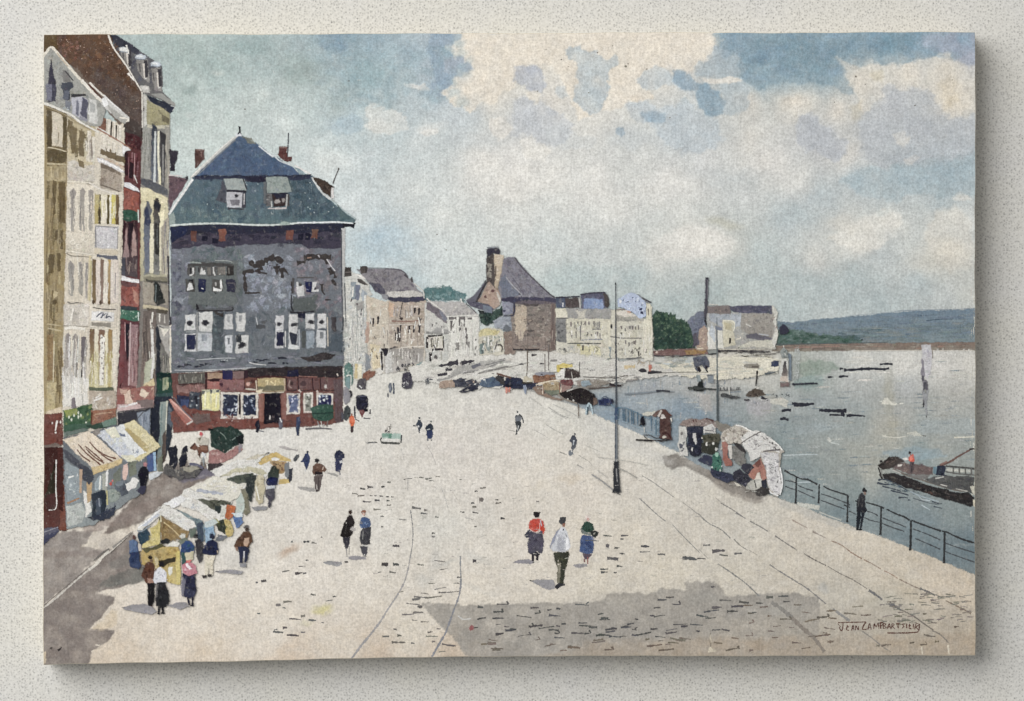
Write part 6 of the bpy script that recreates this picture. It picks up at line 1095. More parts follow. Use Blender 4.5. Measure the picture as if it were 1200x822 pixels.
def b5():
    P((170,146,108),'636,448 648,446 656,448 657,462 644,461 637,458',.5); dabs([(186,164,124),(150,124,88)],'638,449 655,449 655,456 639,456',14,(1.4,3.4),(.8,1.6)); P((124,130,112),'637,457 656,458 656,464 644,463',.5); P((146,120,104),'624,454 636,452 638,462 650,466 660,468 656,470 640,466 628,460',.5); L((222,206,180),'628,451 636,449 646,446.6 656,446',1.4); L((220,206,184),'656,446 658,452 657,460',1.6); L((150,92,66),'655.4,448 656,461',1); L((206,190,170),'635.6,453 636,462',1.6); L((150,112,92),'637,454 637,461',1); dabs([(190,180,166),(120,92,80)],'628,452 636,451 636,458 630,458',8,(1,2.4),(.7,1.4))
boat('sand coloured moored boat',b5)
def b6():
    P((216,192,92),'653,428 660,426.6 671,427 672,430 662,432 655,438 653,436',.4); dabs([(226,204,110),(190,164,64)],'654,428 668,428 662,431 655,435',9,(1,2.4),(.8,1.4)); P((230,228,222),'653,438 658,432 661.6,431 661.6,444 652,444',.3); P((70,60,58),'662,432 672,433 679,436 680,442 670,444 662,443',.5); dabs([(96,84,80),(50,42,44),(116,100,94)],'663,433 678,436 678,442 663,442',14,(1,2.4),(.8,1.8)); L((190,184,176),'671,444 670,439 669.6,436',1.4,.8); P((120,60,62),'657,445 671,445 671,451 664,453 657,450',.5); dabs([(140,78,78),(98,46,50)],'658,446 670,446 670,451 658,451',9,(1.2,2.4),(.8,1.6)); P((158,124,116),'657,451 670,452 668,458 658,460',.5); L((216,214,208),'671,446 678,444.6 684,443',2.4,1.4); P((150,166,176),'680,447 690,446 692,452 682,454',.5, a=.8); L((120,116,110),'679,424 679,440',1)
boat('boat with a yellow awning and white sail cloth',b6)
def b7():
    P((44,38,40),'656,461 664,458 672,455 680,454 690,458 697,464 699,470 696,475 688,474 676,472 664,468 657,464',.45); dabs([(28,26,30),(62,54,52),(84,80,66)],'660,460 690,459 695,470 668,467',24,(1.4,3.6),(.8,2)); L((150,146,140),'664,458 674,455 682,454 690,457',2.2,1.6); L((206,202,196),'664,459 672,456',1); P((120,98,88),'695,466 699,466 699,474 695,476',.4); B((206,204,196),665.4,468,1.2,1.4); B((206,204,196),672,469.6,1,1.2); L((150,138,126),'654,462 662,468 676,473',1.6)
boat('black covered barge',b7)
def b8():
    P((46,54,92),'700,469 708,467 716,468 718,472 714,475 702,475',.4); dabs([(62,72,112),(34,40,70)],'701,469 716,469 715,474 702,474',10,(1.4,3),(.8,1.4)); L((84,96,120),'704,469 708,464.6 713,467 715,469',1.2); L((48,50,66),'717,468 718,472',2)
boat('small navy rowing boat',b8)
part('bollard_arch','pale blue arch at the head of the railing'); L((186,204,212),'687,486 688,478 690,473 693,477 694.6,486',2.2,2); L((80,100,110),'688.6,477 688,486',1.6,1)
part('boat','thin dark skiff with an orange figure on the far side','small boats on the river'); P((60,58,64),'748,435 752,432 757,433 758,436 752,437',.4); P((62,60,66),'759,436 764,434.6 770,435 776,436.6 770,438 760,438.4',.4); P((190,100,82),'759.6,427 763.4,426.6 764,431 762.6,436 760,435',.4)
part('boat','dark sliver of a boat by the tall post','small boats on the river'); L((56,48,52),'714,450.6 720,451.6 728,452.4',3.2,1.4, j=.2)
part('boat','long thin boat lying in the middle of the stream','small boats on the river'); L((134,142,150),'732,462 752,460.6 770,459',2.2,1.4); L((66,68,76),'769,458.6 776,458 785,459',2.8,2.4); L((140,146,152),'785,459 790,459.4',1.2,.8)
part('dredger','dark mooring platform with a black pyramid post')
P((96,100,114),'811,420 816,418 826,418 831,424 832,430 828,432 829,436 824,432 822,429 818,432 821,436 817,434 813,426',.6); dabs([(76,80,96),(116,118,128)],'813,420 830,421 829,430 815,428',18,(1.4,3.2),(1,2)); P((44,40,48),'816,429 820,430 822,435.6 819,436',.4); P((46,42,52),'826,428 830,429 829,434 827,433',.4); P((38,42,42),'820,443.6 823,445 824,455 828,456 822,458 813,458 812,454 817,452 818,448',.4); L((70,74,72),'806,455.4 812,455 830,456 838,456.6 842,456',3,1.6, j=.3); P((150,160,162),'815,440 821,440 822,446 817,448',.5, a=.8); P((140,148,156),'829,440 836,440 836,449 829,449',.5, a=.8); L((110,114,118),'828,440 838,439.6',1.2); B((84,90,86),808.6,455.6,2.4,1.4); P((70,76,74),'812,456 814,452 816,456',.3)
part('reed_stakes','row of dark stakes standing in the water'); 
for x in (844,848,852,856,864,866): L((90,92,94),[(x, 454),(x + rng.uniform(-1,1),457.6)],1.4,1)
L((96,98,100),'843,458 852,457.4 868,457',1,.6); P((76,78,80),'844,462 852,461.4 860,464 868,466 862,468 852,466 845,465',.5); dabs([(60,62,66),(110,112,112)],'845,462 866,465 862,468 848,466',10,(1,2),(.6,1.2)); L((210,208,200),'854,455 855,463',1)
part('boat','brown domed houseboat with a short dark mast','small boats on the river'); P((96,84,74),'874,464 878,459 886,456 894,457 897,463 890,465 880,465.6',.45); dabs([(74,62,56),(116,104,90),(60,52,48)],'876,463 882,459 894,459 895,463 882,465',16,(1,2.4),(.7,1.5)); L((42,38,40),'887.2,434.6 886.6,444 885.4,452',1.8,1.4); B((206,202,194),888.4,455,1.6,1.4); L((66,64,70),'872,469 878,468.6',2.4,1.6); L((52,52,60),'892,466 898,468 900,469',3,2); dabs([(206,206,208),(226,226,226),(160,164,172)],'878,467 900,468 898,473 880,473',20,(1,2.4),(.6,1.2))
part('boat','dark speckled skiff by the pier','small boats on the river'); dabs([(92,98,100),(66,72,76)],'906,462 926,461 926,466 906,466',16,(1,2.2),(.6,1.1)); P((206,204,192),'902,468 914,466 924,470 922,477 910,475 902,473',.6, a=.8)
part('pier_arch','white stone arch standing in the water'); P((206,206,200),'913,446 914,428 916,421 920,420 923,424 924,436 924,448 914,448',.4); P((66,66,72),'916,440 917,430 919,423 921,424 922.6,436 923,442 918,441',.4, c2=(150,136,128)); P((206,190,176),'915,441 923,441 924,447 914,447',.4); P((150,158,156),'914,410 918,407 923,411 924,420 920,418 916,420',.5); dabs([(206,206,200),(96,108,106)],'915,410 923,411 923,418 916,418',9,(.8,1.8),(.8,1.6)); P((120,132,144),'924,414 927,416 927.6,446 924.6,446',.4); P((132,110,108),'913.6,448 925,448.6 925,453 914,453',.5, a=.8); P((62,70,96),'903,424 908,422.6 914,423 914,429 908,430 903,430',.5, a=.9); L((196,196,188),'913,422 913.4,456',1); P((190,196,194),'930,410 936,406 938,420 934,446 928,446 928,420',.7, a=.5)
part('boat','grey covered boat near the far wall','small boats on the river'); P((150,144,132),'872,428 878,425.6 886,426 890,428 890,431 880,431.6 873,430.6',.5); L((110,102,94),'881,430 889,430',2,1.4); L((206,202,190),'876,426 886,426',1.4); L((96,104,110),'896,438.6 902,437.4 908,437',2.6,1.2); L((134,140,140),'900,436 912,436',1.2)
for lab, segs in (('thin dark row of barges far out',(('928,450.6 938,450.2 950,449.4 958,449.6',2.2,1.6),)),
                  ('dark green shaded float',(('984,432.6 988,432',3,2),)),
                  ('long dark raft far out on the bright water',(('989,434 1000,433.6 1012,432.6 1024,432.4 1036,433 1042,431.6',3.4,2.6),)),
                  ('small dark raft above the long one',(('1031,427.4 1038,426.6 1046,427',2.6,1.6),)),
                  ('twin tiny floats',(('970,442.4 977,442',2,1.2),('983,442 989,441 994,441.4',2.4,1.4))),
                  ('dark blue flat barge',(('928,473 936,473.4 944,474 954,473.4',3,2.4),('930,474.6 942,475.4 952,473',3.6,1.6))),
                  ('long black broken raft',(('960,481 970,481.4 980,481.6 992,481.4',3,4.4),('972,486.4 982,486.6 990,487',2,2.6),('986,483 989,487',3.4,2.6),('992,487.4 1002,487 1014,488',3.4,1.2))),
                  ('small grey float near the booths',(('916,482 922,480.6 927,481',2.2,3),)),
                  ('little dark punt with two bumps',(('914,491 918,491.4 924,492',3,2.6),('917,489.6 921,490.2',2,1.2)))):
    part('boat',lab,'small boats on the river')
    for q, a, b_ in segs: L((52,54,64), q, a, b_, j=.22)
part('stone_pillar','pale white stone pillar with its grey reflection')
P((206,204,208),'1080,404 1091,404 1092.4,412 1091,434 1088,446 1083,440 1081,420',.5); dabs([(222,222,224),(178,174,186),(196,192,200)],'1081,405 1091,405 1090,440 1083,438',22,(1,2.4),(1.4,3.4)); P((150,146,156),'1080,420 1083,426 1083.6,440 1080,446 1079.4,434',.5); sub('reflection_ripples'); P((130,126,134),'1081,444 1086,446 1088,460 1084,474 1081.6,478 1082,460',.6, a=.85); P((48,48,54),'1081,474 1082.6,467 1085,470 1086,474.4',.4); L((84,84,92),'1084,448 1083,456 1083.6,466',2.4,1); P((160,162,166),'1081,458 1087,458 1086,490 1084.6,484',.6, a=.8); L((150,140,128),'1092,405 1093,420',1)  # lower greys paint the pillar's reflection into the water
for x, y in ((1080,446),(1084,455)): B((96,94,104), x + 1.6, y - 2,1.6,4)
dabs([(228,226,220),(60,58,66),(150,146,142)],'500,440 600,424 700,428 700,450 560,454',40,(1.2,4),(.5,1.1),(-20,6),(.5,.9)); dabs([(222,220,208),(228,226,214)],'1030,468 1060,470 1056,476 1032,474',9,(2,5),(.7,1.4),(-3,3)); P((222,220,206),'1036,467 1040,466 1044,472 1052,474 1042,475.6 1032,474',.5); L((222,218,200),'1118,513 1130,512.6 1142,512',1.6,1.2); P((206,206,194),'1062,508 1072,504 1076,508 1084,510.6 1070,512',.6, a=.85); L((216,214,200),'1034,511 1050,513 1064,511',2,1, a=.8); B((206,208,200),972,516,2,3.6,-30); L((196,204,200),'974,519 984,521',1.6); L((190,200,202),'918,534 940,533 958,532.6',2,1.2); L((190,200,204),'930,566 950,565',1.4)
part('bare_edge','bare paper showing along the right edge'); streaks([(214,210,196),(222,218,204),(204,200,184)],'1137,330 1144,330 1144,640 1137,640',30,(4,16),(.5,1.2),90,(.5,.9),5,3)
# ---- the large barge
part('barge','long dark barge with a derrick, cut by the right edge')
P((58,54,56),'1029,548 1034,556 1044,554 1060,558 1080,566 1100,572 1120,577 1136,577 1141,583 1142,592 1138,594 1120,589 1100,583 1080,577 1062,572 1046,566 1036,561 1031,556',.4, c2=(46,44,46)); dabs([(74,68,66),(40,38,42),(92,86,82),(64,56,54)],'1034,557 1060,561 1100,575 1136,582 1136,590 1096,580 1050,566',60,(2,6),(.8,1.8),(8,24)); L((128,120,112),'1046,550 1060,556 1080,562.6 1100,569 1120,574.6 1136,576',2.4,1.8); P((52,46,46),'1030,556 1036,560 1038,563 1033,562',.3); dabs([(120,84,70)],'1060,568 1100,580 1096,582',6,(2,4),(.6,1))
P((120,102,100),'1045,548 1056,542 1070,544 1094,548 1094,556 1080,558 1058,554',.5); dabs([(136,112,108),(104,88,88),(146,126,120)],'1048,548 1060,543 1092,549 1092,556 1062,554',34,(2,5),(.8,2)); P((96,96,96),'1084,562 1104,557 1142,559 1142,578 1120,575 1100,569',.5); dabs([(112,112,110),(80,82,84),(96,98,100)],'1090,562 1140,560 1140,574 1116,572',40,(2,6),(.8,1.8),(-4,10)); P((132,130,128),'1060,556 1090,557 1086,563 1070,560',.6, a=.8)
P((72,64,62),'1029,545 1034,541 1040,536 1045,534.6 1054,537 1060,541 1054,544 1044,548 1034,551 1030,548',.45); dabs([(94,84,78),(54,48,48),(112,98,90)],'1033,545 1044,537 1056,541 1042,547',20,(1.4,3.4),(.8,1.8),(-50,0)); L((150,150,146),'1032,550 1034,558 1036,562',1.4,1); B((50,46,48),1032.4,541,1.6,1.8); L((46,42,44),'1030,546 1036,543 1043,535',1.4,1); P((226,222,216),'1057,538 1062,536.4 1066,538.6 1060,540',.3); P((222,216,208),'1052,545 1057.6,543.4 1056,546 1052,547',.3); L((186,184,180),'1046,551 1056,555',1.4); L((196,196,192),'1096,561 1106,559',2,1.4); L((206,202,194),'1102,568 1110,570',1.4); L((190,186,178),'1120,573 1134,576',1.2)
sub('derrick','reddish derrick arm on a blue black base'); L((118,86,78),'1101,546 1112,542 1124,534.6 1140,525.6',3,1.8); L((150,112,100),'1102,544.6 1110,541',1.6); L((60,50,50),'1136,527 1142,526',1.8); P((50,56,72),'1094,552 1100,546 1108,547 1107,556 1110,557 1098,558 1095,556',.4); P((120,146,158),'1093,548 1098,547 1097,556 1094,555',.4); dabs([(34,38,50),(80,90,104)],'1097,548 1106,548 1106,556 1098,556',7,(1,2.2),(1,2))
sub('rail','grey rail with pale gaps'); L((84,84,82),'1108,546.4 1120,547.4 1134,548.6 1142,549.6',2,2.2); P((200,200,190),'1110,549 1140,551 1140,555 1110,552',.4); 
for x in (1117,1124,1131,1138): L((110,110,106),[(x, 548),(x + .4,556)],1.8)
L((110,110,108),'1108,553 1124,555.6 1142,557',1.6); P((206,202,184),'1137,570 1142,569 1142,580 1139,577',.4); P((206,196,170),'1140,586 1143,586 1143,594 1141,594',.3)
sub('boatman','person in a red shirt and black cap standing on the barge'); B((44,40,44),1066,531,1.7,1.9); B((150,100,84),1067,532.6,1,1.2); P((206,78,62),'1064.4,536 1066.6,533.4 1069.4,531.4 1071.4,536 1071.6,541 1068,542.6 1065,540',.35); P((236,110,90),'1066,536 1069,535 1070,539 1067,541',.4); P((96,84,88),'1066,542 1071.4,541.4 1070.6,550 1068,556 1066.4,554',.35); L((60,52,56),'1069,543 1068,553',1.2,.8)
part('reflection_ripples','dark rippling reflection painted under the barge');  # dark strokes painted as the barge's broken reflection
for q, w_ in (('1029,563 1036,562 1046,565',2),('1028,566 1038,568 1050,567',2.2),('1034,570 1046,573 1056,576',1.8),('1044,575 1056,578 1065,580.6',1.8),('1036,565 1046,569',1.2),('1053,583.6 1060,583 1064,584',1.8),('1064,586 1067,586.4',1.6),('1092,588 1100,590',1.4),('1096,591 1104,590.6',1.4),('1094,593.6 1104,596',1.4),('1070,584 1090,590 1102,591',.8),('1048,566 1060,573 1074,580',1.2)): L((72,80,92), q, w_, w_ * .5, j=.25)
dabs([(120,138,148),(96,112,124)],'1034,562 1060,570 1090,582 1060,578',22,(2,5),(.7,1.4),(5,20)); L((196,206,212),'1076,580 1080,585 1090,587',1.4,.8); L((190,202,208),'1080,592 1090,598',1.6,.8); L((170,184,192),'1066,576 1080,582 1100,588',1.2)
# ================================================================ railing, lamp posts, booths
part('railing','dark iron railing at the edge of the near quay')
def rail_post(x, y0, y1, w_): sub('post',None,'posts of the near railing'); L((58,60,62),[(x, y0),(x - .3,(y0 + y1) / 2),(x - .8, y1)], w_, w_ * 1.1, j=.12); B((52,54,56), x - .8, y1 - .6, w_ * .75,1.2)
RL = TOP
for q, w_, w2_ in (('919,551.6 923,553.6 927,556.4',2.4,1.4),('926,556 930,557 934,559.6 940,561.6 946,562 951,564.4 958,568',1.6,2),('965,570 971,573.4 980,576.4 988,579 994,581',1.8,1.8),('1002,587 1006,588 1010,589',1.2,1.2),('1015,589 1022,591 1030,593.4 1036,596',1.6,2.2),('1039,597 1046,600.6 1054,604 1060,606 1066,610',1.6,2.2),('1068,610 1080,614.6 1092,619 1103,622.6',1.8,2),('1104,622.6 1110,624 1118,628 1130,633 1142,636.4',1.6,2.6)):
    L((62,64,66), q, w_, w2_, j=.15)
for q in ('920,563.6 928,564.4 934,567','935,569 942,572 953,575.6','962,579 972,582 990,589 996,592','1016,599.6 1022,601 1029,604.6','1034,607 1044,611 1062,618','1070,620 1086,626 1102,633','1106,636 1120,641 1142,648','920,570 926,572.4 934,574.6','935,575 946,580 955,584','962,586.6 974,591 990,597','995,599 1003,603','1013,606.6 1020,610 1031,612.4','1033,613 1042,617 1060,623','1072,631 1086,637 1102,644','1106,646 1122,652 1142,659'):
    L((84,88,92), q, 1.2,1.4, j=.2)
for x, y0, y1, w_ in ((933.2,560,590,1.9),(960,568,590,1.9),(993.6,581,612,2.2),(1032.6,594.6,627,2.2),(1067.6,610,645,2.4),(1107,623,660,2.4)): rail_post(x, y0, y1, w_)
use(RL); P((206,206,196),'934,588 944,591 960,593 960,598 946,596 934,592',.5, a=.9); L((196,198,190),'960,600 972,605 986,610',1.4); L((62,64,66),'989,592 996,595',2,1)
part('railing','distant blue grey railing with upright bars')
L((110,136,154),'716,474 722,478 732,478 742,482 756,489 768,492',1.4,1, a=.85)
for x, y0, y1 in ((724,477,490),(730,478,493),(732,478,494),(736,480,495),(740,482,497),(742,482,497),(747,483,499),(751,485,500),(763,488,505),(768,492,509),(772,494,511)): sub('bar',None,'bars of the distant railing'); L((84,112,134),[(x, y0),(x + .2, y1)],1.3,1.2, j=.2, a=.9)
use(TOP); L((150,172,186),'716,489 740,498 770,512',1, a=.7)
part('lamp_post','tall slender lamp post in the middle of the quay','posts on the quay')
L((74,78,86),'721.2,331 721.4,350 721.6,400 722,440 722,478',.9,1.9, j=.05, straight=True); L((84,92,104),'722,474 722,500 722,545',2.4,3.4, j=.06, straight=True); L((128,134,140),'722.6,492 722.8,544',1.4,1.6); L((70,88,116),'722,478 722,492',3.6); P((54,56,62),'719.4,541 724.8,541 724.6,560 726,575 718.6,575.6 719,560',.35); L((150,150,150),'722,549 723.4,565',1.4,1); P((50,52,58),'718,574 726,573 727.6,576.6 718,577.6',.35); B((180,180,176),722.6,540,1.4,1); L((60,62,68),'724,546 726,575',1.6); L((84,84,84),'720,576 727,580',1.6,.6); B((60,62,66),721.2,333,.9,1.4)
part('lamp_post','thin grey post beyond the striped booth','posts on the quay'); L((120,128,130),'840.2,398 840.4,440 840.6,494',1.3,2.6, j=.06, straight=True); L((84,92,96),'840.6,440 841,494',1.3,1.8); L((110,118,122),'840,372 840.2,400',.7,1)
part('pole','short thin pole behind the boats','posts on the quay'); L((120,104,92),'677.6,474 677.8,490',1.4,.8)
part('guard_booth','narrow brown kiosk with a gabled roof beside the railing'); P((92,62,58),'773,486 776,480 780,479.6 785,485 786,500 787.4,516 773,514',.35); dabs([(82,54,50),(108,74,66),(70,46,46)],'774,488 785,488 786,514 774,512',20,(1.2,2.6),(1.4,3)); L((66,34,34),'776,508 782,508 786,514',1.6); P((118,88,80),'763,486.6 770,482 774,479.6 777.6,479.6 772,485 768,489',.4); P((206,196,188),'770,488 774,480 776,481 772.6,489',.3); P((206,198,192),'775,486 778,486 780.6,490 774,490.6',.3); L((96,52,46),'777,480 782,484.6 787,487.6',1.8); P((206,204,190),'752,484.6 760,482.6 768,482 764,487 754,487.6',.5); L((212,206,196),'786,490 787,494',1.8); P((52,46,46),'754,510 760,509 768,513 776,514 786,516 776,518 758,516',.4); L((50,46,46),'745,515.6 754,516 764,517',2,2.4); B((206,200,184),778.4,512.4,2.4,2); P((150,168,180),'764,490 773,490 773,512 766,510',.5, a=.55); L((90,120,140),'768.6,492 769,510',1.2)
part('person','small black clad figure standing at the distant railing','people by the water'); P((30,30,38),'752,488 754.4,490.6 756,497 754,499.6 751,498 749,499.6 750,493',.35); B((30,30,36),753.4,489.4,1.3,1.6); L((200,196,186),'754.8,501 755,507',1)
part('market_booth','booth with a flat brown roof and dark open counter','booths on the quay')
P((150,132,126),'796,499 800,494 808,491 820,490.4 828,490 836,493 843,497 843,503 820,499 804,501',.45); dabs([(130,108,104),(166,150,144),(112,88,88),(186,172,166)],'799,497 810,492 834,493 841,498 818,498',26,(1.4,3.4),(.8,1.6),(-12,12)); P((140,134,124),'838,494 848,496 856,500 858,503 846,507 842,505',.5); L((96,62,60),'812,492 813,495',1.4); L((98,66,62),'815,491.4 816,495',1.2); L((92,60,58),'827,490.6 836,493.4',2); P((206,204,198),'795,501 804,500 806,506 804,516 806,534 796,535 795,520',.4); P((96,98,108),'796,519 803,517 802,526 799,530 796,524',.5); B((130,124,122),799,508,1.6,2.4); dabs([(180,178,174),(222,220,214)],'796,503 804,503 804,532 797,532',12,(1,2.2),(1.4,3)); P((52,56,74),'803.6,501 823,500 823,510 806,510',.4); P((46,48,62),'806,510 814,508 823,508 824,530 818,535 808,533 805,522',.4); dabs([(36,38,52),(66,70,90)],'806,512 822,510 822,532 808,531',18,(1.4,3.4),(1,2.6)); P((206,204,200),'812,508 815,507.6 817,518 815.6,521 813,518',.35); B((216,214,208),811,526.6,1.2,2.2); B((210,206,198),823,513.4,1.2,1.4); P((92,90,76),'823,509 843,508 843,520 835,526 824,522',.5); dabs([(72,72,56),(110,108,90),(60,60,50)],'824,511 842,510 842,520 826,522',22,(1.2,3),(1,2)); P((60,62,54),'822,520 842,519 840,532 826,532 822,530',.5); B((222,220,214),827.8,520.6,1.3,2.6); B((220,218,212),835.6,520,1.6,1.6); P((206,204,200),'824,499.6 834,497 838,501 838,508 825,508',.4); dabs([(160,160,164),(228,226,220)],'825,501 837,500 837,507 826,507',10,(1,2.2),(.7,1.4)); L((70,72,80),'805,500.6 820,499.6',1.2); L((128,126,128),'826,504.4 836,505',1)
part('person','huddled figure in a green shawl beside the booths','people by the water'); P((58,62,84),'817,539 826,533 838,536 846,544 842,548 830,546',.5, c2=(70,72,92)); P((52,118,98),'836,532 841,530 844,536 846,548 845,556 836,556 834,544',.4); dabs([(70,140,116),(40,92,80),(36,70,72)],'836,534 844,536 845,554 836,554',16,(1,2.4),(1,2.4)); B((150,196,174),839.6,533,2.6,3,20); B((206,206,200),839.4,526.4,1.8,2.2); P((60,64,84),'832,548 846,554 858,556 862,562 852,566 838,560 832,554',.5); dabs([(84,86,108),(48,52,70)],'834,550 856,557 856,563 840,560',16,(1.4,3.2),(1,1.8)); B((206,208,206),834.4,547.6,.9,1.2); B((200,204,200),844,551.6,.9,1.6); B((204,206,204),845.8,546.6,.8,1.4)
part('market_booth','white canvas booth with an orange brown interior','booths on the quay')
P((190,182,170),'844,512 847,506 856,501 865,497.6 872,500 882,505.6 892,508 904,516 914,524 919,530 916,532 913,546 916,566 915,578 910,582 902,577 898,562 895,546 890,535 880,541 876,530 870,521 858,519 848,522 845,528',.4)
dabs([(206,198,186),(176,166,154),(216,210,200),(160,150,140)],'847,508 866,499 878,504 866,520 848,520',44,(1.4,3.6),(1,2.4), a=(.5,.9)); P((222,220,216),'868,514 876,507 886,505 896,508 906,516 914,525 914,530 904,528 892,529 890,536 880,541 877,530 870,522',.5); dabs([(236,234,230),(196,192,190),(226,224,222),(150,146,148)],'870,514 890,507 912,526 892,528 882,538 876,526',60,(1.4,3.6),(.8,1.8),(-40,20)); dabs([(90,84,84),(120,114,112),(70,64,66)],'892,510 906,516 914,526 910,528 898,518',16,(1,3),(.6,1.2),(20,50)); dabs([(96,88,84),(110,100,96)],'852,503 868,500 880,507 870,512',16,(.7,1.8),(.5,1)); L((238,236,232),'862,498.6 870,500 880,505.6 892,508.4',1.8,1.4); L((236,234,230),'900,513 910,520 917,528',2,1.4); L((130,124,122),'868,520 880,512 892,506',1.2); L((110,104,106),'894,529.6 904,528 914,527',1.6)
P((214,212,212),'891,531 904,530 913,532 912,546 916,566 915,578 909,580 902,574 898,558 896,544',.5); dabs([(238,236,236),(176,174,178),(150,148,154),(226,224,226)],'893,532 911,532 914,574 908,578 900,566',70,(1,2.4),(1.4,3.6),(60,120)); dabs([(100,96,102),(84,80,86)],'902,542 912,544 913,570 906,572',12,(.7,1.6),(1.2,3)); L((240,240,240),'914,548 916.6,566 914,580',1.8,1.4); L((236,236,236),'898,572 904,578 912,581',1.6)
P((164,84,68),'846,519 850,518 853,522 853,536 858,542 858,546 850,547 847,538',.4); P((206,200,192),'853,522 858,522 859,536 855,538',.4); P((136,134,130),'858,522 864,522 872,530 874,542 872,547 862,543 859,536',.5); dabs([(116,114,110),(156,152,146)],'860,524 870,530 872,544 861,540',14,(1.2,2.6),(1.4,3)); P((66,62,64),'858,519 864,520 872,526 874,532 868,528 862,523',.4); P((172,96,76),'876,554 882,546 888,540 891,537 895,546 898,558 896,564 893,562 890,552 884,563 880,560',.4); P((120,62,52),'884,544 890,538 892,544 888,548',.4); P((216,206,192),'887,554 889.6,553 892,562 884,563',.4); P((60,60,72),'870,544 880,544 884,548 876,556 868,550',.5); P((58,58,70),'858,554 866,550 874,556 880,562 876,572 866,566 858,560',.5); dabs([(74,74,90),(44,44,56),(130,130,140)],'860,554 872,556 878,564 872,570 862,562',18,(1.2,2.6),(1,2)); P((190,188,178),'876,566 884,562 892,562 894,570 884,575 874,573',.5); P((206,204,194),'884,564 892,563 893,570 886,572',.5); L((60,58,62),'884,563 886,572',1); P((54,56,68),'892,564 898,562 899,572 894,572',.4); P((70,66,66),'884,575 893,570 900,572 902,578 895,582 886,580',.5); P((206,200,186),'861,565 866,566 870,571 864,570',.5)
part('person','man in black with a flat cap leaning at the near railing','people by the water'); P((44,44,48),'1010.4,573 1012,571 1015.6,574 1016,576.6 1013,578 1010.6,577',.3); B((150,120,106),1013.4,578.4,1.8,1.9); P((66,66,70),'1009.4,578 1012,579 1014,582 1014.6,590 1014,594 1016,599 1014,600.6 1011,601 1004,600.6 1003.4,595 1004.6,588 1006.6,581',.4, c2=(34,36,44)); P((34,38,46),'1004,599 1009,600 1007.4,612 1006.4,621 1003.6,621 1003.8,610',.3); P((36,40,50),'1009,600 1014,600 1012,610 1010.4,618 1009.4,621 1006.8,621 1009,610',.3); L((90,90,92),'1007,583 1005.6,594',1.2,.8); L((30,32,38),'1003.4,621 1010.4,621',1.6)
# ================================================================ market stalls, carts, people, paving marks
part('covered_wagon','dark green covered wagon by the red shop front')
P((40,62,56),'246,503 252,501 262,501 270,500 278,503 285,510 285,516 282,521 272,524 264,532 258,530 248,524 247,512',.45); dabs([(56,80,72),(28,44,42),(78,98,92),(36,52,50)],'249,504 270,502 284,512 280,520 262,528 250,524',44,(1.5,4),(1,2.4)); L((128,146,136),'258,507 263,511 265,515',1.2,.8); L((110,128,122),'272,516 278,512 284,511',1.4); P((26,32,34),'276,512 285,510 285,520 279,521',.5); L((22,28,30),'244,503 250,504',2,1.4)
P((166,112,108),'246,528 256,526 264,532 272,526 280,522 284,526 274,536 262,543 250,545 244,542',.5); dabs([(186,136,130),(140,90,88),(206,166,158)],'247,530 280,524 272,536 252,543',30,(1,3),(.7,1.8)); P((150,140,148),'280,520 285,522 283,530 279,531',.5); P((70,60,64),'244,544 258,542 262,546 250,553 244,552',.5)
part('horse','brown horse harnessed to the green wagon'); P((116,66,48),'223,526 228,519 230,521 232,524 238,521 244,523 244,529 240,532 235,531 234,538 235,545 233,544 231,534 228,528 224,527',.35); P((140,84,58),'233,521.6 243,523.6 243,528 236,528',.3); L((84,50,42),'223,526 228,520',2.4,1.6); L((90,56,46),'234,532 234.6,546',1.6,1.2); P((206,208,212),'236,530 241,532 242,537 237,534',.35); L((150,156,160),'238,536 239,546',2.4,1.6); L((226,224,218),'242.6,544 243.4,550',1.8,1.2)
part('person','wagon driver in a bright red cap','people in the market'); B((196,56,62),235.6,509,2.2,2.6); B((206,150,140),235.6,511.6,1.2,1); P((196,190,176),'230,514 240,512 245,514 244,522 230,520',.5); P((124,118,96),'232,514 236,513 234,517',.3)
part('person','dark figure standing before the red shop wall','people in the market'); P((34,34,48),'300,494 303,492 304.6,498 304,503 302.6,507 300,506 300,501 298.6,499',.3); L((120,124,134),'304,505 309,506',1.2)
part('people','knot of people in dark clothes at the corner of the shops','people in the market')
for q in ('197,526 200,524 203,524 203,536 204,545 199,547 198,537','202,524 206,522 208,528 208,538 206,548 203,550 202,540','212,530 216,524 219,522 220,528 220,540 216,546 210,548 210,540','198,548 206,546 205,556 200,557'):
    sub('person','dark standing figure','people at the shop corner'); P((38,40,52), q, .5); dabs([(60,62,76),(26,28,38)], q, 6,(1,2),(1,2.2))
use(TOP); P((98,96,96),'194,544 206,550 222,546 232,548 238,552 226,560 206,562 194,556',.9, a=.8); dabs([(64,62,70),(128,124,116),(84,82,84),(160,156,146)],'194,546 236,550 228,560 198,560',40,(1.4,3.6),(.8,1.8)); P((164,158,140),'214,548 226,546 234,549 226,553 214,552',.6); P((220,212,202),'219,530 230,528 236,540 234,546 222,546 220,538',.6, a=.85); L((106,106,126),'222,544 232,545 238,549',4,2)
part('person','person in black with a pink face before the shop awnings','people in the market'); P((26,26,38),'164,549 167,546 171,546 174,551 174,560 172,566 170,572 165,571 164,563 161.6,556',.35); B((186,104,110),170.4,544.6,2.2,2.6); P((62,62,82),'160,576 165,570 172,569 170,577 166,581',.5)
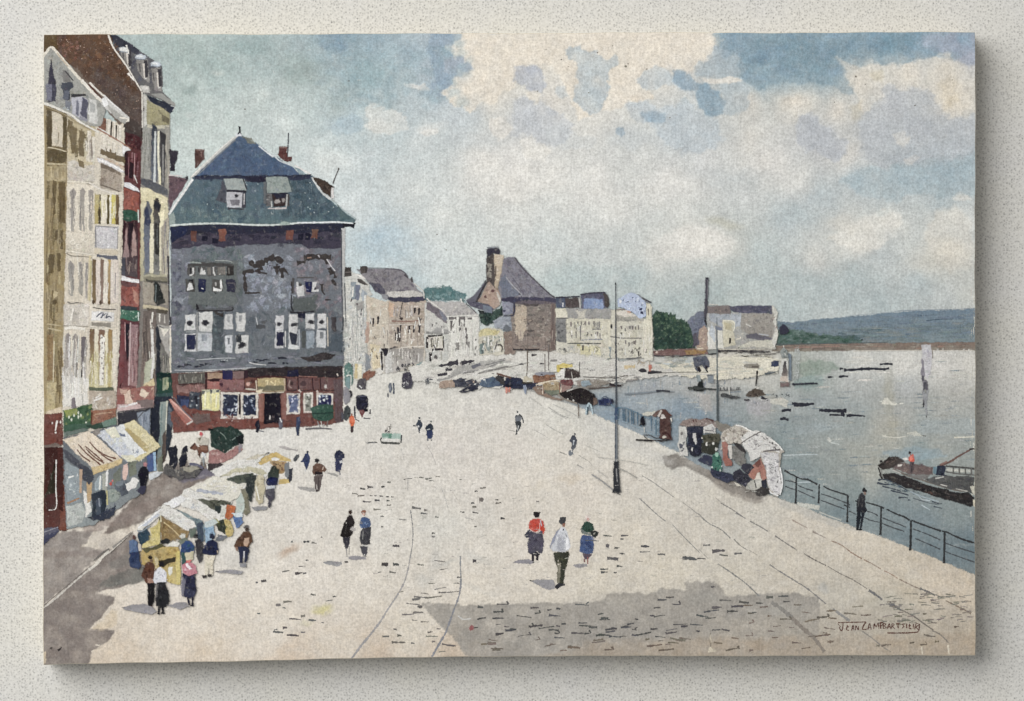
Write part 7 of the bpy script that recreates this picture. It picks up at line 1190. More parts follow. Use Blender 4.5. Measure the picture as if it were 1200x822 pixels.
# ---- stalls, back to front
WHT = [(232,230,226),(224,221,214),(238,237,234),(212,208,200)]
part('market_stall','stall with a gold yellow awning at the end of the row','market stalls')
P((206,170,86),'302,541 308,536 318,531 324,530 332,535 342,539 342,541 334,541 327,540 322,537 316,541 312,543 306,545',.45); dabs([(220,188,108),(186,148,66),(204,164,76)],'304,541 320,532 336,539 320,538 308,544',24,(1.2,3),(.8,1.6)); P((170,130,74),'316,541 322,538 328,541 336,542 334,552 328,558 322,550',.5); dabs([(124,76,48),(150,100,60),(96,84,66)],'318,542 334,543 330,556 322,550',14,(1,2.4),(1,2)); P((232,230,226),'318,538 322,535.6 328,538 326,540 320,540',.3); P((226,220,210),'326,556 336,555 338,562 326,562',.4); P((200,166,84),'327,562 338,561 340,566 326,567',.4); P((132,136,140),'333,543 338,541 340,552 337,564 334,558',.5); P((60,62,72),'338,550 343,549 342,562 340,566 338,562',.4)
part('market_stall','pale stall with an olive fringed awning','market stalls')
P((222,220,214),'246,552 268,543 290,536 310,530 316,530 306,538 300,546 316,544 320,552 312,560 300,556 280,560 262,566',.5); P((200,192,172),'288,538 300,533 314,531 304,537 292,540',.5); P((196,190,160),'256,560 268,553 278,549 290,547 306,549 313,556 308,558 296,554 280,553 268,558',.5); dabs([(212,206,180),(180,172,138),(224,220,206)],'258,558 280,549 306,551 300,555 270,557',20,(1.6,4),(.8,1.6)); dabs(WHT,'262,548 310,534 300,546 270,550',34,(2,5),(1,2),(-40,-10)); P((206,200,170),'270,552 278,548 280,550 272,555',.4)
part('market_stall','white stall with a deep shadowed opening','market stalls')
P((224,220,206),'238,566 250,558 262,560 280,560 300,558 306,562 300,572 286,578 270,588 240,582 222,572',.5); dabs(WHT + [(216,210,186)],'238,568 262,560 298,562 280,578 250,580',60,(2,5),(1,2.2),(-30,10)); P((180,184,196),'230,573 250,575 262,577 262,580 250,580 230,577',.5); dabs([(160,166,182),(196,200,210)],'232,574 260,577 260,579 234,577',9,(1.4,3),(.7,1.3)); P((84,92,82),'265,562 280,558 296,554 298,560 292,566 282,567 272,565',.5); dabs([(60,68,64),(112,116,96),(44,52,54)],'268,562 294,556 292,564 280,566',16,(1.4,3.4),(.8,1.6)); P((56,62,62),'288,560 300,557 301,570 296,580 294,588 290,586 288,574',.5); dabs([(40,46,50),(92,98,92)],'288,562 300,560 296,584 291,582',16,(1,2.4),(1.2,3)); P((134,130,108),'282,574 288,572 292,590 293,600 288,604 284,600 285,588',.5); dabs([(110,108,88),(158,152,128)],'284,576 290,576 292,600 286,600',10,(1,2),(1.2,2.6)); P((198,186,152),'301,556 308,556 311,570 308,590 303,592 300,586 298,570',.5); dabs([(214,204,176),(176,164,128)],'301,558 309,560 307,588 302,586',14,(1,2.2),(1.4,3)); L((232,228,216),'300,570 304,586',1.6); P((190,202,194),'276,586 284,578 288,592 284,602 278,600',.5)
part('market_stall','white canvas stall hung with red and blue cloths','market stalls')
P((224,222,216),'206,586 216,574 222,572 240,582 262,589 272,588 270,594 262,612 250,614 234,600 214,594',.5); dabs(WHT,'208,586 222,574 256,596 252,610 230,598',70,(2,5),(1,2.2),(-10,40)); dabs([(190,194,204),(176,182,196)],'220,592 234,592 234,596 220,596',8,(1.4,3),(.7,1.3)); P((94,96,82),'232,585 252,586 272,588 271,592 258,591 260,598 254,600 244,593',.5); dabs([(62,64,56),(120,122,104),(48,52,50)],'240,587 268,589 258,596 250,596',16,(1.4,3.4),(.8,1.8)); P((52,60,60),'252,592 260,594 260,600 256,602 252,598',.5); P((206,206,196),'260,592 266,592 264,604 258,606',.5); P((180,86,46),'265,592 270,591 276,594 274,604 268,610 263,606 265,599',.45); dabs([(206,104,54),(150,66,40)],'266,594 274,594 272,604 266,606',9,(1,2.4),(1,2)); P((196,168,84),'262,608 270,610 274,622 272,628 265,629 264,618',.5); dabs([(212,188,104),(170,140,60),(122,130,60)],'264,610 271,612 272,626 266,627',12,(1,2.4),(1,2.4)); P((56,64,54),'252,612 262,608 265,618 264,627 256,622',.5); dabs([(40,48,44),(84,90,58)],'253,612 263,610 264,624 257,622',10,(1.2,2.6),(1,2)); P((168,164,90),'247,610 254,608 258,612 252,616',.5); P((76,110,170),'273,605 278,606 284,606 284,610 286,612 280,618 277,619 275,612',.45); dabs([(96,130,190),(58,90,150)],'274,607 284,608 278,616',7,(1,2.4),(.8,1.6)); P((206,216,220),'272,602 283,600 285,606 276,606',.5); P((120,124,130),'256,625 264,628 268,628 260,634 252,634',.6, a=.85)
part('market_stall','white roofed stall with grey blue shaded back','market stalls')
P((128,146,152),'206,598 214,600 226,606 236,610 240,618 240,632 234,638 230,620 220,612',.5); dabs([(104,122,132),(150,166,168),(84,102,112)],'208,599 236,611 238,630 228,618',26,(1.4,3.4),(.8,2)); P((70,82,98),'230,614 238,612 239,634 234,638 231,626',.5); P((148,176,200),'239,612 250,614 252,626 246,640 240,636',.5); dabs([(170,196,216),(126,156,184)],'240,614 250,616 248,634 241,632',12,(1.2,3),(.8,2)); P((196,206,206),'240,612 252,608 256,612 248,618 240,618',.5)
part('market_stall','nearest stall with a white roof and yellow counter','market stalls')
P((50,72,88),'162,622 172,620 176,626 174,634 164,640 162,632',.5); P((206,186,96),'175,620 184,614 188,604 188,634 186,638 166,643 168,637 176,633 177,626',.45); dabs([(220,202,120),(188,166,76)],'178,620 187,608 187,634 172,640',20,(1.4,3),(1,2.4)); P((146,112,58),'188,604 200,612 214,618 222,622 218,634 206,632 196,636 190,632',.5); dabs([(168,132,70),(120,90,46),(188,152,86)],'190,608 218,622 214,632 194,634',34,(1.4,3.4),(1,2)); L((206,176,112),'192,612 202,620 210,628',1.2); P((44,46,48),'188,634 194,631 200,633 198,637 190,638',.4); P((226,224,214),'196,637 204,634 211,637 208,641 196,641',.4)
P((186,152,70),'165,644 178,642 190,638 196,641 210,641 211,660 210,684 200,684 190,676 176,664 166,662',.45); dabs([(204,172,86),(166,130,54),(190,160,80),(150,120,54)],'168,646 208,642 209,664 180,662',60,(1.4,3.6),(1,2.4)); P((96,92,60),'166,644 178,641 188,638 194,640 184,644 172,648',.5); P((58,52,38),'186,657 196,655 206,653 205,659 196,661 192,666 188,664',.45); dabs([(80,70,46)],'188,657 204,655 196,661',5,(1.4,3),(.8,1.4)); P((208,186,92),'206,648 211,646 212,684 204,684 206,668',.45); P((196,170,84),'196,664 205,660 207,684 198,684',.5); P((226,224,212),'198,664 202,664 202,672 199,675 197,672',.35); B((70,60,46),176,664,2,2.6)
P((222,220,214),'161,621 165,614 176,606 188,596 192,590 200,594 214,602 228,612 230,617 222,622 214,620 204,612 190,604 186,606 176,614 166,622',.45); dabs(WHT + [(206,208,216)],'163,620 190,594 226,614 220,620 192,603 174,613',80,(1.8,4.4),(1,2),(-30,40)); P((232,232,232),'192,590 204,584 212,580 218,584 210,592 204,596',.5); P((196,202,216),'166,616 184,602 188,602 172,616',.6, a=.8); L((150,160,170),'161,622 166,623 176,616',1.4); L((236,236,236),'162,619 178,606 190,596',2,1.6); L((214,206,170),'188,604 189,612',1.4)
P((106,120,108),'222,620 230,618 230,628 222,632',.5); B((206,206,196),214,629,3.4,3.4); P((126,134,120),'208,634 218,630 222,634 214,640',.5)
# ---- people round the stalls
def person(label, f, group='people in the market'):
    part('person',label, group); f()
def q1():
    P((86,112,154),'152,634 157,632 161,635 163,642 163,648 152,650 151.4,640',.35, c2=(80,104,146)); P((52,66,100),'152,648 163,646 165,662 163,667 152,665 151,658',.4); dabs([(40,52,86),(70,86,124)],'153,650 163,649 163,664 153,663',8,(1,2.4),(1.4,3)); B((92,56,52),157.4,629.6,2,2.6); P((206,196,184),'162,637 165,638 166,646 163,646',.35); L((66,84,124),'160,638 162,646',1.4)
person('woman in a blue blouse and dark blue skirt left of the nearest stall',q1)
def q2():
    P((92,48,32),'170,662 176,658.6 180,660 184,668 183.6,674 180,678 174,682 170,684 168,678 165.6,676 167,670',.4, c2=(100,54,38)); dabs([(112,62,42),(74,38,28)],'169,664 182,664 180,676 169,678',14,(1,2.6),(1,2.4)); B((40,34,34),176.4,653.6,3,2.6); B((120,84,66),177.4,657.4,2,2); P((214,196,150),'180,650 186,656 187,666 182,668',.5, a=.55); P((28,26,30),'173,684 182,682 181,700 179,712 173,711',.35); P((206,96,72),'173.4,711 178.6,710 178,715 175,717',.3); P((170,120,100),'172,677 180,678 181,683 174,684',.35, a=.8)
person('person in a brown jacket and black cap, back to us, beside the white bloused woman',q2)
def q3():
    B((36,34,38),189.4,661.6,3.2,3.4); P((220,220,226),'185,666 188,665 193,668 195.6,674 196,682 192,684 182,684 180,680 181,672',.35); dabs([(236,236,240),(190,192,204)],'183,669 194,670 194,681 183,681',12,(1,2.4),(1,2.4)); P((44,44,48),'184,683 194,682 197,692 199,704 197,709 190,712 183,711 182,700',.4); dabs([(62,62,66),(32,32,38)],'185,686 195,686 197,706 185,708',16,(1,2.4),(2,4)); L((30,28,34),'186.6,711 186,719',2.2,2.6); L((30,28,34),'190.6,711 191,719',2.2,2.6); B((28,26,32),191,718.6,2.6,1.4); B((28,26,32),186,719,1.8,1.2); P((120,116,118),'182,684 186,684 184,700 182,704',.4, a=.6)
person('woman in a white blouse and black bell skirt, back to us',q3)
def q4():
    P((206,84,78),'214,656 216,651 220,648.6 224,651 225,656 222,660 217,660',.35); L((150,46,50),'214,654 219,649 224,651',1.6); P((196,96,114),'213,660 218,659 224,660 230,664 231,672 226,674 220,675 214,671',.4); dabs([(216,130,142),(160,64,88),(226,180,190)],'214,661 229,665 226,672 216,670',14,(.8,2),(.8,2)); P((236,226,230),'217,661 220,660 225,667 222,668 218,664',.3); P((46,48,72),'214,672 222,675 229,673 230,690 228,700 222,702 216,700 213,690',.4); dabs([(62,64,94),(34,34,54),(80,82,108)],'215,674 228,676 228,698 216,698',18,(1,2.2),(2,4)); P((128,126,140),'211,690 215,676 218,680 216,700 212,698',.5, a=.75); L((40,38,54),'220,700 222,709',2,2.2); L((40,38,54),'226,700 225.6,709',2,2.4); B((30,30,44),225,709.6,2.2,1.3)
person('woman in a red headscarf and pink bodice with a navy skirt',q4)
def q5():
    B((38,44,66),248.4,628.4,3,3.4); P((36,42,72),'240,640 244,634 249,632 254,636 255.6,644 254,650 248,651 240,650 236,648',.4); dabs([(50,58,96),(26,30,52)],'241,638 253,638 253,648 240,648',14,(1,2.6),(1,2.2)); P((222,212,190),'239,651 252,651 250,662 249,674 246,674 245,664 243,674 240,674 240,662',.4); dabs([(232,224,206),(200,188,162)],'241,652 250,652 248,670 241,670',9,(.8,1.8),(1.4,3)); P((66,60,60),'236.6,675 242,674 242,677 238,678',.3); P((66,60,60),'243,673.6 248,673 248,676 244,676.6',.3); P((196,170,140),'254,645 256,646 255,650',.3)
person('man in a navy jacket and cream trousers seen from behind',q5)
def q6():
    P((44,70,124),'212,640 217,634 224,634 228,640 228,648 212,650',.4); dabs([(58,88,146),(34,52,96),(60,96,110)],'213,638 227,638 227,648 213,648',14,(1,2.6),(1,2.2)); P((206,196,160),'216,648 227,646 226,656 216,656',.4); P((60,92,92),'212,648 217,648 218,658 213,662',.5)
person('person in bright blue with a pale apron at the counter of the nearest stall',q6)
def q7():
    B((36,38,44),229.6,628.4,2.6,2.8); P((52,50,58),'228,634 234,632 238,638 238,650 236,660 232,657 230,648',.45, c2=(80,78,80)); L((80,80,84),'233,650 234,660',2.6,1.6)
person('dark grey figure beside the blue clad customer',q7)
def q8():
    B((104,100,98),288.6,617.6,3.2,2.4); B((72,56,50),289.4,620.4,2.2,2.4); P((96,62,42),'281,628 286,623 292,623 296,630 297,635 293,637 292,641 280,642 277,645 274.6,640 277,634',.4); dabs([(116,78,54),(76,46,32)],'280,628 294,628 292,638 279,640',14,(1,2.4),(1,2.2)); P((190,150,120),'286,631 292,629.6 293,636 289,641 286,640',.4); P((150,110,90),'275,641 279,641 278,646 276,645',.3); P((46,50,74),'279,641 293,641 291,652 288.6,660 286.6,660 286.4,648 284,660 281,660 280,650',.35); L((206,206,210),'286.2,646 286,654',1.4); P((150,150,156),'281,660 288.4,660 288,665 281,664',.45)
person('man in a brown jacket and grey cap walking right of the stalls',q8)
def q9():
    P((44,52,44),'318,548 322,546 327,550 326,562 314,562 315,554',.45, c2=(70,80,72)); P((30,36,74),'312,561 318,559 326,560 325,568 318,571 312,568',.4); dabs([(46,54,104)],'313,562 324,561 322,567 314,568',5,(1,2),(.8,1.6)); P((196,200,206),'312,569 322,569 322,574 312,574',.5); P((90,88,98),'311,574 321,572 322,582 318,590 316,596 314,594 315,586 311,582',.4, c2=(70,68,78)); dabs([(66,66,78),(112,110,118)],'312,575 320,575 318,588 313,584',8,(.8,1.8),(1.2,2.6))
person('figure in black and deep blue beside the olive awning stall',q9)
def q10():
    B((30,30,36),371.4,540.2,2.9,2.7); P((112,78,62),'367,546 370,543 375,543 380,546 383.4,550 381,553 378,553 378,556 368,557 366,555 366,549',.35); dabs([(132,94,74),(88,58,48)],'368,546 379,546 377,554 368,554',12,(.9,2),(.9,2)); P((42,34,38),'369,553 378,553 378,556 369,557',.35); L((206,180,160),'379,547 378,551',1.2); P((106,94,92),'368,557 378,556 377,564 374.6,574 370,575 368,565',.35, c2=(96,84,82)); L((76,66,66),'373.6,560 373,573',1); L((206,198,190),'371,568 371.6,574',1); B((60,50,52),371.6,575.4,2.6,1.2)
person('man in a brown jacket and black cap with arms on hips',q10)
def q11():
    P((50,54,78),'391.6,533 394,529 398,527.4 402,529 404.6,533 404,537 396,538 392,537',.4); dabs([(70,76,104),(34,36,58)],'393,530 403,531 402,536 393,536',10,(1,2.4),(.8,1.6)); P((58,62,92),'393,538 402,537 402,542 400,551 396,554 392.4,552 393,544',.4); dabs([(42,46,74),(78,84,116)],'394,540 401,540 399,550 394,550',8,(.8,1.8),(1.2,2.6)); P((206,206,208),'398,540 401,539 401,542 398,543',.35); L((110,112,128),'398,552 398.6,557',1.6,1)
person('figure under a dark blue umbrella',q11)
def q12():
    B((36,42,66),360.4,530.2,1.7,1.6); P((52,62,98),'354,539 358,532 361,531 363.4,536 363,541 360.6,547 359,551 357,546 356,542 352,542',.35); dabs([(68,80,120),(38,46,78)],'356,535 362,534 360,543 357,543',7,(.8,1.8),(1,2)); L((206,206,206),'357.4,549 358,553',1.6,.8)
person('figure in a blue cape at the end of the stalls',q12)
def q13():
    P((84,88,92),'344,540 347,533 350,532.6 351,536 348,540 346,542',.4); dabs([(60,64,70),(120,124,124)],'345,536 350,534 348,540',5,(.8,1.6),(.8,1.6))
person('small grey crouching figure at the end of the stalls',q13)
def q14():
    P((60,72,104),'347,489 351,488 352,495 350.6,503 350,511 347.6,511 347,502',.35, c2=(52,60,84)); dabs([(84,98,134)],'347,491 351,491 350,499 348,499',4,(.8,1.6),(1,2))
person('figure in blue walking past the red shop wall',q14)
def q15():
    P((110,110,124),'326,496 329,490 331,492 331.4,502 329,504 326.6,502',.35); L((222,222,222),'328,490 330,495',1.4)
person('pale grey figure by the black doorway',q15)
def q16():
    P((212,92,54),'409.6,489 412,486.4 415,488 416.4,494 414.4,500 411.4,500 409,494',.35); B((150,80,60),412,486,1.2,1.2); dabs([(226,120,76),(180,66,40)],'410,489 415,489 414,498 411,498',6,(.7,1.4),(.9,2)); P((70,56,60),'410.6,500 414.4,500 414,507 411,507.6',.3); L((226,206,186),'408.6,490 409,498',1)
person('figure in bright orange beside the black carriage',q16)
part('carriage','black hooded carriage seen from behind near the slate house','carriages in the square'); P((38,38,54),'417,466 419,463.4 425,463 430,464 431.6,468 431,478 428,482 421,482 417,478',.35); dabs([(54,56,80),(26,26,38)],'419,466 430,466 429,479 419,479',10,(1,2.6),(.8,1.6)); L((90,92,110),'419,464.6 429,464.4',1.2); P((120,56,58),'421,481 428,481 426,485 424.4,489.6 422.4,486',.35); P((24,24,32),'426,480 431,479 431,482.6 427,482.6',.3); L((60,60,70),'415.6,476 416,490',1.6); L((80,78,84),'434,480 433.6,485.6',2); L((110,108,112),'426,490.4 434,490.6',1.4); L((120,116,118),'416,491 421,494',1.4)
part('carriage','small grey brown carriage behind the black one','carriages in the square'); P((92,88,94),'418.6,448 422,443.6 428,443.6 429.6,448 428,456 422,457 418,454',.4); dabs([(70,66,76),(120,114,114)],'420,445 428,445 427,455 420,455',9,(1,2.2),(1,2)); L((206,206,206),'421,452 424,455',1.2)
part('carriage','round dark carriage with white highlights down the street','carriages in the square'); P((76,74,86),'470,444 472,438 476,436.4 480,437 483,441 483.4,450 482,455 476,456 471,453',.45); dabs([(54,52,64),(98,96,108)],'471,440 482,440 482,453 472,453',12,(1,2.2),(1,2)); dabs([(214,212,212),(190,188,192)],'473,442 479,442 479,453 473,453',12,(.7,1.7),(.7,1.4))
part('cart','grey cart and horse beside the red shop corner','carriages in the square'); P((150,148,154),'403,454 408,455 411,462 410,470 405,474 402,468',.5); L((60,58,64),'410,458 412,462 411,466',2.4,1.4); P((74,78,80),'403,478 408,475.6 410.6,478 410,488 406,493 402,490',.5); dabs([(56,58,62),(100,108,104)],'403,479 409,478 409,489 404,489',9,(.9,2),(.9,2)); P((88,88,98),'400,484 403,484 403,492 400,494',.4, a=.8)
part('green_stall','dark green stall on trestles before the red shop wall'); P((52,90,76),'363,478 370,476 375,474.6 390,475 391,489 385,493 372,493 366,490 365,482',.45); dabs([(68,110,92),(40,74,62),(84,124,106)],'367,477 389,477 388,490 368,490',26,(1.4,3.6),(.8,1.6)); L((34,62,56),'366,485 390,484',1.2); L((150,150,150),'372,494 375,501',1.2); L((200,196,190),'376,494 378,500 380,497',1.2); L((130,120,116),'384,493 383,500',1.6); L((110,108,112),'358,503 374,502 389,503',2.2,1.2)
part('handcart','small green handcart with a dark load and driver'); P((170,198,186),'448,507 458,508 470,508 470.6,515 460,516 447,514',.4); P((92,146,124),'455,507.6 459,507.6 458.6,515 455.6,515',.35); P((120,160,144),'448,508 455,508 455,512 448,512',.4); dabs([(64,54,54),(90,84,84),(44,44,48)],'452,500 460,500 461,507 452,507',14,(1,2.2),(.8,1.8)); L((130,126,120),'458,497 458,502',1); P((222,220,214),'447,514 468,515 468,518 448,518',.35); L((84,88,90),'470.6,510 470,519',1.8); L((70,74,72),'447,513 446.6,518 460,519 469,519.6',1.4); L((96,98,94),'431,519 440,518.6 442,519',2,1.2); L((84,86,84),'447,519.4 456,520 468,520.6',2,1)
def q17():
    B((70,76,86),491.6,490.4,1.1,1.5); P((64,72,86),'487,498 490,492 493,492 495.4,497 495,500 493,503 491.6,508 490.4,504 489,500',.35); L((70,74,84),'484,499 488,499.4',1.6,1.2); B((216,216,216),490.6,500,1,1.3)
person('small figure in slate grey in the middle of the square',q17,'people crossing the square')
def q18():
    B((110,120,118),505.2,494,1.1,1.3); P((50,58,70),'498,502 501,498 504,496 507,499 508,503 505,505 500,505',.35); P((54,64,98),'500,504 507,504 508,509 506,514 501,515 500,510',.35); L((120,124,130),'501,514 501.4,517',1.6); B((110,112,118),505.8,516,1,.9); L((190,194,190),'500,504 504,503',1)
person('small figure in a dark jacket and blue skirt in the middle of the square',q18,'people crossing the square')
def q19():
    P((110,118,130),'455,454 457,449 459,449 459.4,456 458.6,461 456,460',.4); L((84,92,106),'461,449 461.6,455 461.4,462',1.8); L((110,112,118),'454.6,461 455,466',2.2,1.4); L((160,162,170),'457,452 457,458',1)
person('pair of pale grey walkers far up the square',q19,'people crossing the square')
def q20():
    L((96,100,108),'499,445 499.4,451',1.4,.8); P((90,94,102),'500,444 502,443 503.6,448 501.4,451 500.4,448',.35); L((110,112,116),'503,445 507,445',1.8,1.2)
person('tiny grey figures near the moored boats',q20,'people crossing the square')
def q21():
    B((96,100,102),606.4,483,1,1.6); P((124,128,136),'603,489 605,486.6 609,487 611,490 609,496 604,495',.35); L((82,84,88),'608,486 611,488 613,493 613,496',1.8,1.4); B((80,82,88),605,487.6,1,1); P((66,70,74),'603.4,494 609,494 610.6,496 609,502 607,506 606.4,509 604,509.6 605.4,503',.35); L((206,208,206),'607.6,499 606.4,505',1,.8); L((170,166,158),'595,504 604,506',1,.7)
person('man in a light jacket and dark trousers walking up the square',q21,'people crossing the square')
def q22():
    B((72,74,82),673.6,509,1.1,1.6); P((70,74,86),'668,515 671,511 674,511 676,516 675.6,524 672,527 669,526 670.4,520 667.6,517',.35, c2=(100,104,112)); P((190,196,202),'671,516 673.4,516 673,522 671.4,522',.35); P((120,126,134),'667,529 671,527 672,532 669,534.6 666.4,533',.4); L((210,210,206),'669,527 670,530',1.2); L((160,156,148),'656,530 664,533',1.6,.8)
person('lone figure in grey leaning forward on the quay',q22,'people crossing the square')
def q23():
    B((60,42,36),410.4,600.6,2.4,2.8); P((40,34,36),'409.4,604 412.4,604 415,613 414,620 412,627 409,631 406,631 402,630 398.6,628 400,621 403,613 406,608',.4); dabs([(30,26,30),(58,50,52)],'403,612 413,612 411,626 402,626',12,(1,2.4),(1.4,3)); P((190,184,180),'410,621 413,617 417,619 416.6,623 413,624',.4, a=.8); P((48,46,56),'402,630 411,629 409.6,638 407,643 404.6,642 402.6,636',.4, c2=(70,68,76)); L((150,148,148),'406,643 406.6,653',1.2,.8); L((160,156,152),'409.6,640 409,650',1,.7); B((60,58,62),406,658.8,2.4,1.2); B((190,186,178),405.6,613,.7,1.3)
person('figure all in black holding a pale bundle',q23,'people crossing the square')
def q24():
    P((150,76,46),'423,600 425,597.4 428,598 428,603 426.6,605 424,603',.35); B((214,170,150),426,602.6,1.3,1.6); P((66,90,136),'422,612 424,607 428,606 433,609 434.6,614 434,618 430,620 422.6,619 421.6,615',.4); dabs([(86,112,158),(46,66,108),(120,142,176)],'423,609 433,611 432,618 423,618',14,(.9,2.2),(.9,2)); P((66,66,72),'424,619 434,618 434.6,630 434,638 428,639 422,638 421,633',.4); dabs([(84,84,90),(48,48,54),(104,104,108)],'424,621 433,621 433,637 423,637',16,(.9,2),(2,4)); L((150,148,146),'425.6,622 425,632',1); P((84,84,92),'422,641 427,639 431,641 431,648 429.4,653 426.6,653 423.4,648',.4); L((200,198,192),'424,639.6 432,640',1.4); P((206,204,198),'426.4,650 428,649 428,653',.2)
person('woman in a blue blouse and grey skirt beside the figure in black',q24,'people crossing the square')
def q25():
    P((40,36,40),'625,601 627,599 630,600 633.6,599.6 632.6,602 631.4,606 627,607 625.4,604',.35); P((196,58,46),'621,611 626,608 631,608 636,611 638.4,621 637,626 634,626 633,621 628,623.4 622,622 620,620 619.6,615',.4); dabs([(212,76,60),(166,40,36),(206,66,50)],'621,612 634,611 636,622 622,621',16,(1,2.4),(1,2.2)); L((226,170,160),'620,620 627,624 632,620.6 632.4,613',.9); L((190,196,206),'633,610 635,617',1); P((62,64,80),'615,628 618,622 621,621 621,630 617,631',.4); P((96,92,108),'621,622 628,624.6 635,622 637,632 636,648 633,649 629,646 624,651 618,648 619,636',.4, c2=(86,84,98)); dabs([(112,108,124),(74,72,88),(96,92,110)],'621,625 635,625 635,646 620,646',26,(1,2.4),(2,4)); P((44,42,54),'622,650 628,646 632,650 630,652 624,652',.4); L((46,42,50),'624.4,650 624.6,659',2.4,2.8); L((46,42,50),'629.6,650 629.6,657',2.4,2.8); B((36,34,42),624,659,2,1.3)
person('woman in a red shawl and black hat walking away',q25,'people crossing the square')
def q26():
    P((70,72,76),'655,612 657,607 660,606.4 663.4,606.6 663,614 659,615.6 656,614',.35); P((150,90,70),'659,614 662.6,613 662,617.6 659,617.6',.3); P((206,208,214),'654,622 658,618 663,619 665,625 668,634 668.4,641 665,646 660,648 652,647 648,647 646,643 648,634 652,626',.4); dabs([(228,230,234),(184,186,196),(216,218,222)],'652,624 664,622 667,640 652,646',24,(1,2.6),(1.4,3.4)); P((236,236,240),'663,626 667,633 668,643 664,646 663,636',.4); P((150,154,172),'644,640 648,630 653,622 656,619 652,628 648,638 646,643',.4); P((176,178,188),'653,630 661,631 661,643 655,646 652,641',.6, a=.6); L((60,64,70),'660.4,620 660,622',1.4)
    P((64,66,54),'648,648 654,647 660,648.4 666,646 667.4,650 664,660 662,672 660,686 655,687 655,674 656,664 653.6,656 654,664 652,663 650,656',.4); dabs([(84,86,66),(46,48,40),(100,98,80)],'650,650 665,649 661,668 658,684 655,684 656,664',22,(.9,2),(1.6,3.4)); P((132,128,110),'653,663 657,662 656,684 653,684',.45); L((166,158,138),'657,660 655,672',1.2); P((56,56,62),'650,687 655,684 661,684.6 662,686 656,688.6 653,690.4 650,689',.35)
person('man in a white shirt, grey cap and olive trousers walking away',q26,'people crossing the square')
def q27():
    B((222,206,198),688.6,607,2.7,3.6); B((206,150,140),689,609,1.6,2); P((46,78,66),'682,617 685,613 689,611 694,614 697,620 694,624 688,624 683,622 680,624',.4); dabs([(62,98,82),(34,58,50)],'683,616 694,616 693,622 684,621',14,(1,2.2),(.9,2)); P((120,130,126),'680,620 684,622 690,625 696,623 695,627 686,627 681,625',.4); P((50,56,54),'692,623 697,621.4 702,624 700,628 697,631 694,629',.4); P((170,168,156),'695,625 697.6,624.4 697,627 695,627.6',.25); P((66,86,134),'681,628 690,627 695,628 696,640 694.6,648 690,650 684,649 679.6,646 679,636',.4, c2=(72,92,136)); dabs([(84,106,156),(50,66,110),(96,114,158)],'682,630 694,630 694,646 681,646',22,(1,2.4),(1.6,3.6)); P((96,84,96),'683,649 693,649 692,652 689,656 685,656 684,653',.4); L((150,84,80),'688.8,653 688.6,661',1.4); L((130,84,84),'684.6,655 685,659',1.6)
person('woman in a green shawl and blue skirt with a basket on her arm',q27,'people crossing the square')
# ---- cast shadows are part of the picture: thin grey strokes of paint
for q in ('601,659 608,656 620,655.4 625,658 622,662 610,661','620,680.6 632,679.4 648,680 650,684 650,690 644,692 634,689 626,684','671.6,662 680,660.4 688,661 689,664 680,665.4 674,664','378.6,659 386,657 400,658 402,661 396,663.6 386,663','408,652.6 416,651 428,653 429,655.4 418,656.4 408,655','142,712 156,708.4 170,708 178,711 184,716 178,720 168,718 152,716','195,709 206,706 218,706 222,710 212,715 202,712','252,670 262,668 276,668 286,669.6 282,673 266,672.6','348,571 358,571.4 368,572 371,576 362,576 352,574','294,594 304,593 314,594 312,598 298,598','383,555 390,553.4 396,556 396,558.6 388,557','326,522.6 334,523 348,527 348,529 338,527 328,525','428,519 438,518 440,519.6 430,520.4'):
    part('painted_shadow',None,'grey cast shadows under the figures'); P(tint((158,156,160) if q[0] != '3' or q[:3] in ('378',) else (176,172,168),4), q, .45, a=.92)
# ---- tram rails
part('tram_rails','thin grey tram rails curving over the paving')
RC = (164,162,164)
def rail(q, w_, w2_, c=RC, a=.9): sub('rail',None,'tram rails'); L(tuple(v + 4 for v in c), q, w_ * .85, w2_ * .85, j=.22, a=a * .9)
rail('478,561 478,575',1.2,.8,(150,150,150)); rail('481,598 483,612 484,626 483,640 481,652',1.2,1.2,(128,130,134)); rail('481,652 478,668 474,682 466,697 456,712 446,728 434,744 424,756 412,772',1.6,3.4); rail('539.6,652 539.4,664 540,676 540,690',1.8,2,(140,144,150)); rail('540,684 538,698 533,712 528,726 522,742 514,756 506,770',2.4,3,(138,140,148)); rail('500,522 506,532 511,545',1,.8,(190,186,182)); rail('517,572 521,582 525,596',1.4,1,(190,188,184),.8); rail('530,576 536,586 540,594',1.8,1,(206,198,186),.8); rail('470,526 474,540',1,.7,(200,196,190)); rail('447,542 448,568',1,.8,(204,200,192),.8)
